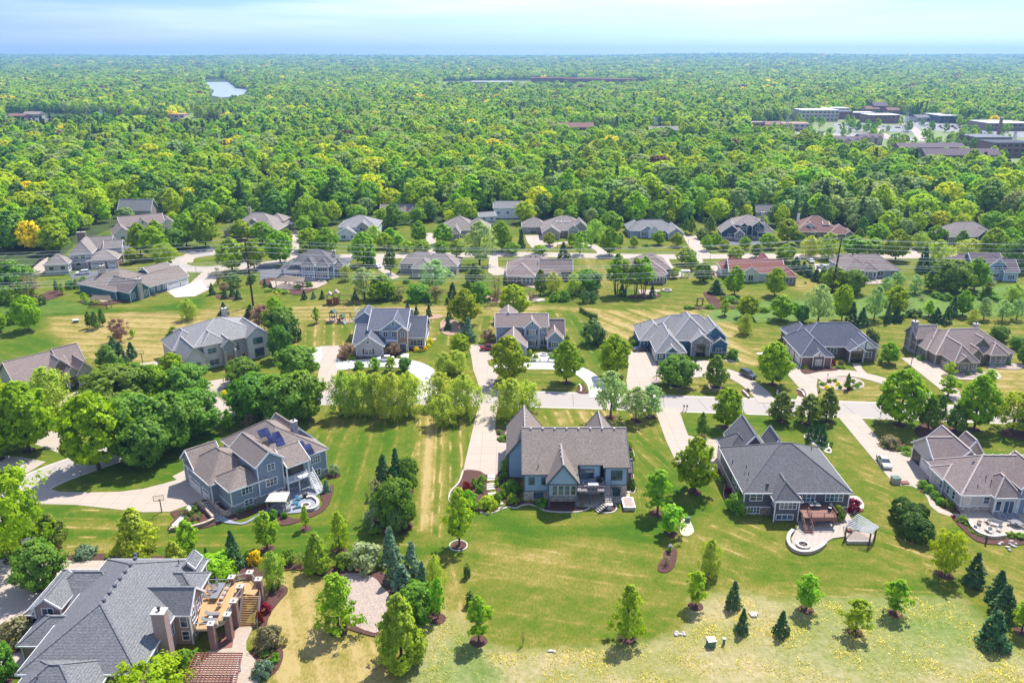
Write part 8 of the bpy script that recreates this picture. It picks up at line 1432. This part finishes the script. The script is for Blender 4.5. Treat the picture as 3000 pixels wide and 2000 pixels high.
for a in((1917,402,340,'steel lattice pylon left of the town'),(2303,392,338,'steel lattice pylon in front of the tan shops'),(2646,412,328,'steel lattice pylon in the middle of the town'),(2965,440,385,'steel lattice pylon at the right edge of the town'),(806,342,305,'thin pylon in the wood left of centre')): pylon(*a)
# streets, car parks and the green field
g_=concretemat('town_asphalt',(.27,.265,.26),40,.2,0)
sheet('town_ground',[(2190,400),(2290,360),(2600,332),(2850,366),(3150,372),(3150,516),(2950,512),(2700,502),(2600,476),(2330,440)],concretemat('town_verge',(.22,.27,.10),60,.5,0),z=.02)
for a in([(2640,345),(2760,355),(2910,372),(3100,395),(3100,412),(2850,395),(2660,375)],[(2290,388),(2460,385),(2640,400),(2880,418),(2880,426),(2640,412),(2440,398),(2290,396)],[(2440,362),(2540,362),(2545,385),(2450,385)],[(2560,365),(2680,372),(2690,392),(2590,385)]): sheet('car_park',a,g_)
ribbon('town_road',[(2200,386),(2330,392),(2480,396),(2640,408),(2800,416),(3000,420),(3200,424)],11,cm); ribbon('town_road',[(2640,360),(2680,380),(2700,410)],9,cm); ribbon('town_road',[(2560,372),(2590,396),(2600,402)],8,cm); ribbon('riverside_path',[(560,345),(580,338),(615,332)],8,cm)
sheet('playing_field',[(2330,412),(2310,398),(2440,396),(2445,412),(2400,418)],mulchmat('field_grass',(.26,.29,.08),.3)); sheet('riverside_lawn',[(505,345),(560,320),(640,300),(690,305),(620,335),(560,360)],mulchmat('park_grass',(.16,.24,.05),.3))
sheet('far_field',[(1290,262),(1300,240),(1560,238),(1560,262)],mulchmat('far_meadow',(.2,.25,.08),.1)); sheet('weir',[(530,352),(570,350),(565,358),(532,360)],M['white'])
# parked cars in the town, small shapes with body, window and wheels
def cmesh():
    q=MB(); q.box(-2.2,2.2,-.9,.9,.3,.95); a=q.mesh('body',M['white_car']); q=MB(); q.poly([(-1.5,-.8,.95),(1.1,-.8,.95),(1.1,.8,.95),(-1.5,.8,.95),(-1.1,-.65,1.45),(.5,-.65,1.45),(.5,.65,1.45),(-1.1,.65,1.45)],[(4,5,6,7),(0,1,5,4),(1,2,6,5),(2,3,7,6),(3,0,4,7)]); b_=q.mesh('window',M['carwin']); return a,b_
ca,cb=cmesh(); cbods=[]
for m_ in('white_car','dark_car','silver_car','red_car'): z=ca.copy(); z.materials.clear(); z.materials.append(M[m_]); cbods.append(z)
rc=random.Random(11); LOT=[((2660,352),(2900,380),3),((2690,362),(2930,392),3),((2460,368),(2540,370),1),((2580,372),(2680,380),1),((2300,385),(2440,389),1)]
LN=['upper rows of the supermarket car park','lower rows of the supermarket car park','lot below the white office block','lot below the red brick store','kerb behind the green field']; CN=['white','dark','silver','red']
for li,(a,b_,rows) in enumerate(LOT):
    for r in range(rows):
        n=11
        for i in range(n):
            if rc.random()<.3: continue
            t=(i+rc.uniform(-.2,.2))/n; X,Y=P(a[0]+(b_[0]-a[0])*t,a[1]+(b_[1]-a[1])*t+r*3.2); k=rc.choice([0,0,1,1,2,3]); e=empty('parked_car',(X,Y,.06),rc.choice([1.5,1.6,4.7]),f'tiny {CN[k]} car in the {LN[li]} of the town','car',f'{CN[k]} cars parked in the town, {LN[li]}'); 
            for me in(cbods[k],cb): o=bpy.data.objects.new(me.name.split('.')[0],me); COL.objects.link(o); o.parent=e
# town trees
TT=[]
for i in range(170):
    px=rc.uniform(2200,3010); py=rc.uniform(365,480) if px>2600 else rc.uniform(350,420); X,Y=P(px,py)
    if any(abs(px-(r[0]+r[1])/2)<(r[1]-r[0])/2+6 and -3<r[2]-py+0<10 for r in ROWS): continue
    o=bpy.data.objects.new('town_tree',FAR[(rc.choice([0,1,5]),0)]); COL.objects.link(o); o.location=(X,Y,0); s_=rc.uniform(.4,.75); o.scale=(s_,s_,s_); o['category']='tree'; o['group']='trees along the streets of the town'; TT.append((px,o))
TT.sort(key=lambda t:t[0])
for k_,(px,o) in enumerate(TT): o['label']='green street tree in the town, '+('left part' if px<2450 else 'middle part' if px<2700 else 'right part'); o['group']='street trees in the '+('left' if px<2450 else 'middle' if px<2700 else 'right')+' part of the town'
# ------------------------------------------------------------------ haze
def haze():
    q=MB(); q.box(-9500,9500,-400,9400,-60,150); m,n=newmat('haze'); v=n.nodes.new('ShaderNodeVolumePrincipled'); o=n.nodes.new('ShaderNodeOutputMaterial')
    v.inputs['Color'].default_value=(.34,.62,1,1); v.inputs['Density'].default_value=.00012; v.inputs['Anisotropy'].default_value=.2; n.links.new(v.outputs[0],o.inputs['Volume']); q.build('haze',m,kind='stuff')
haze()
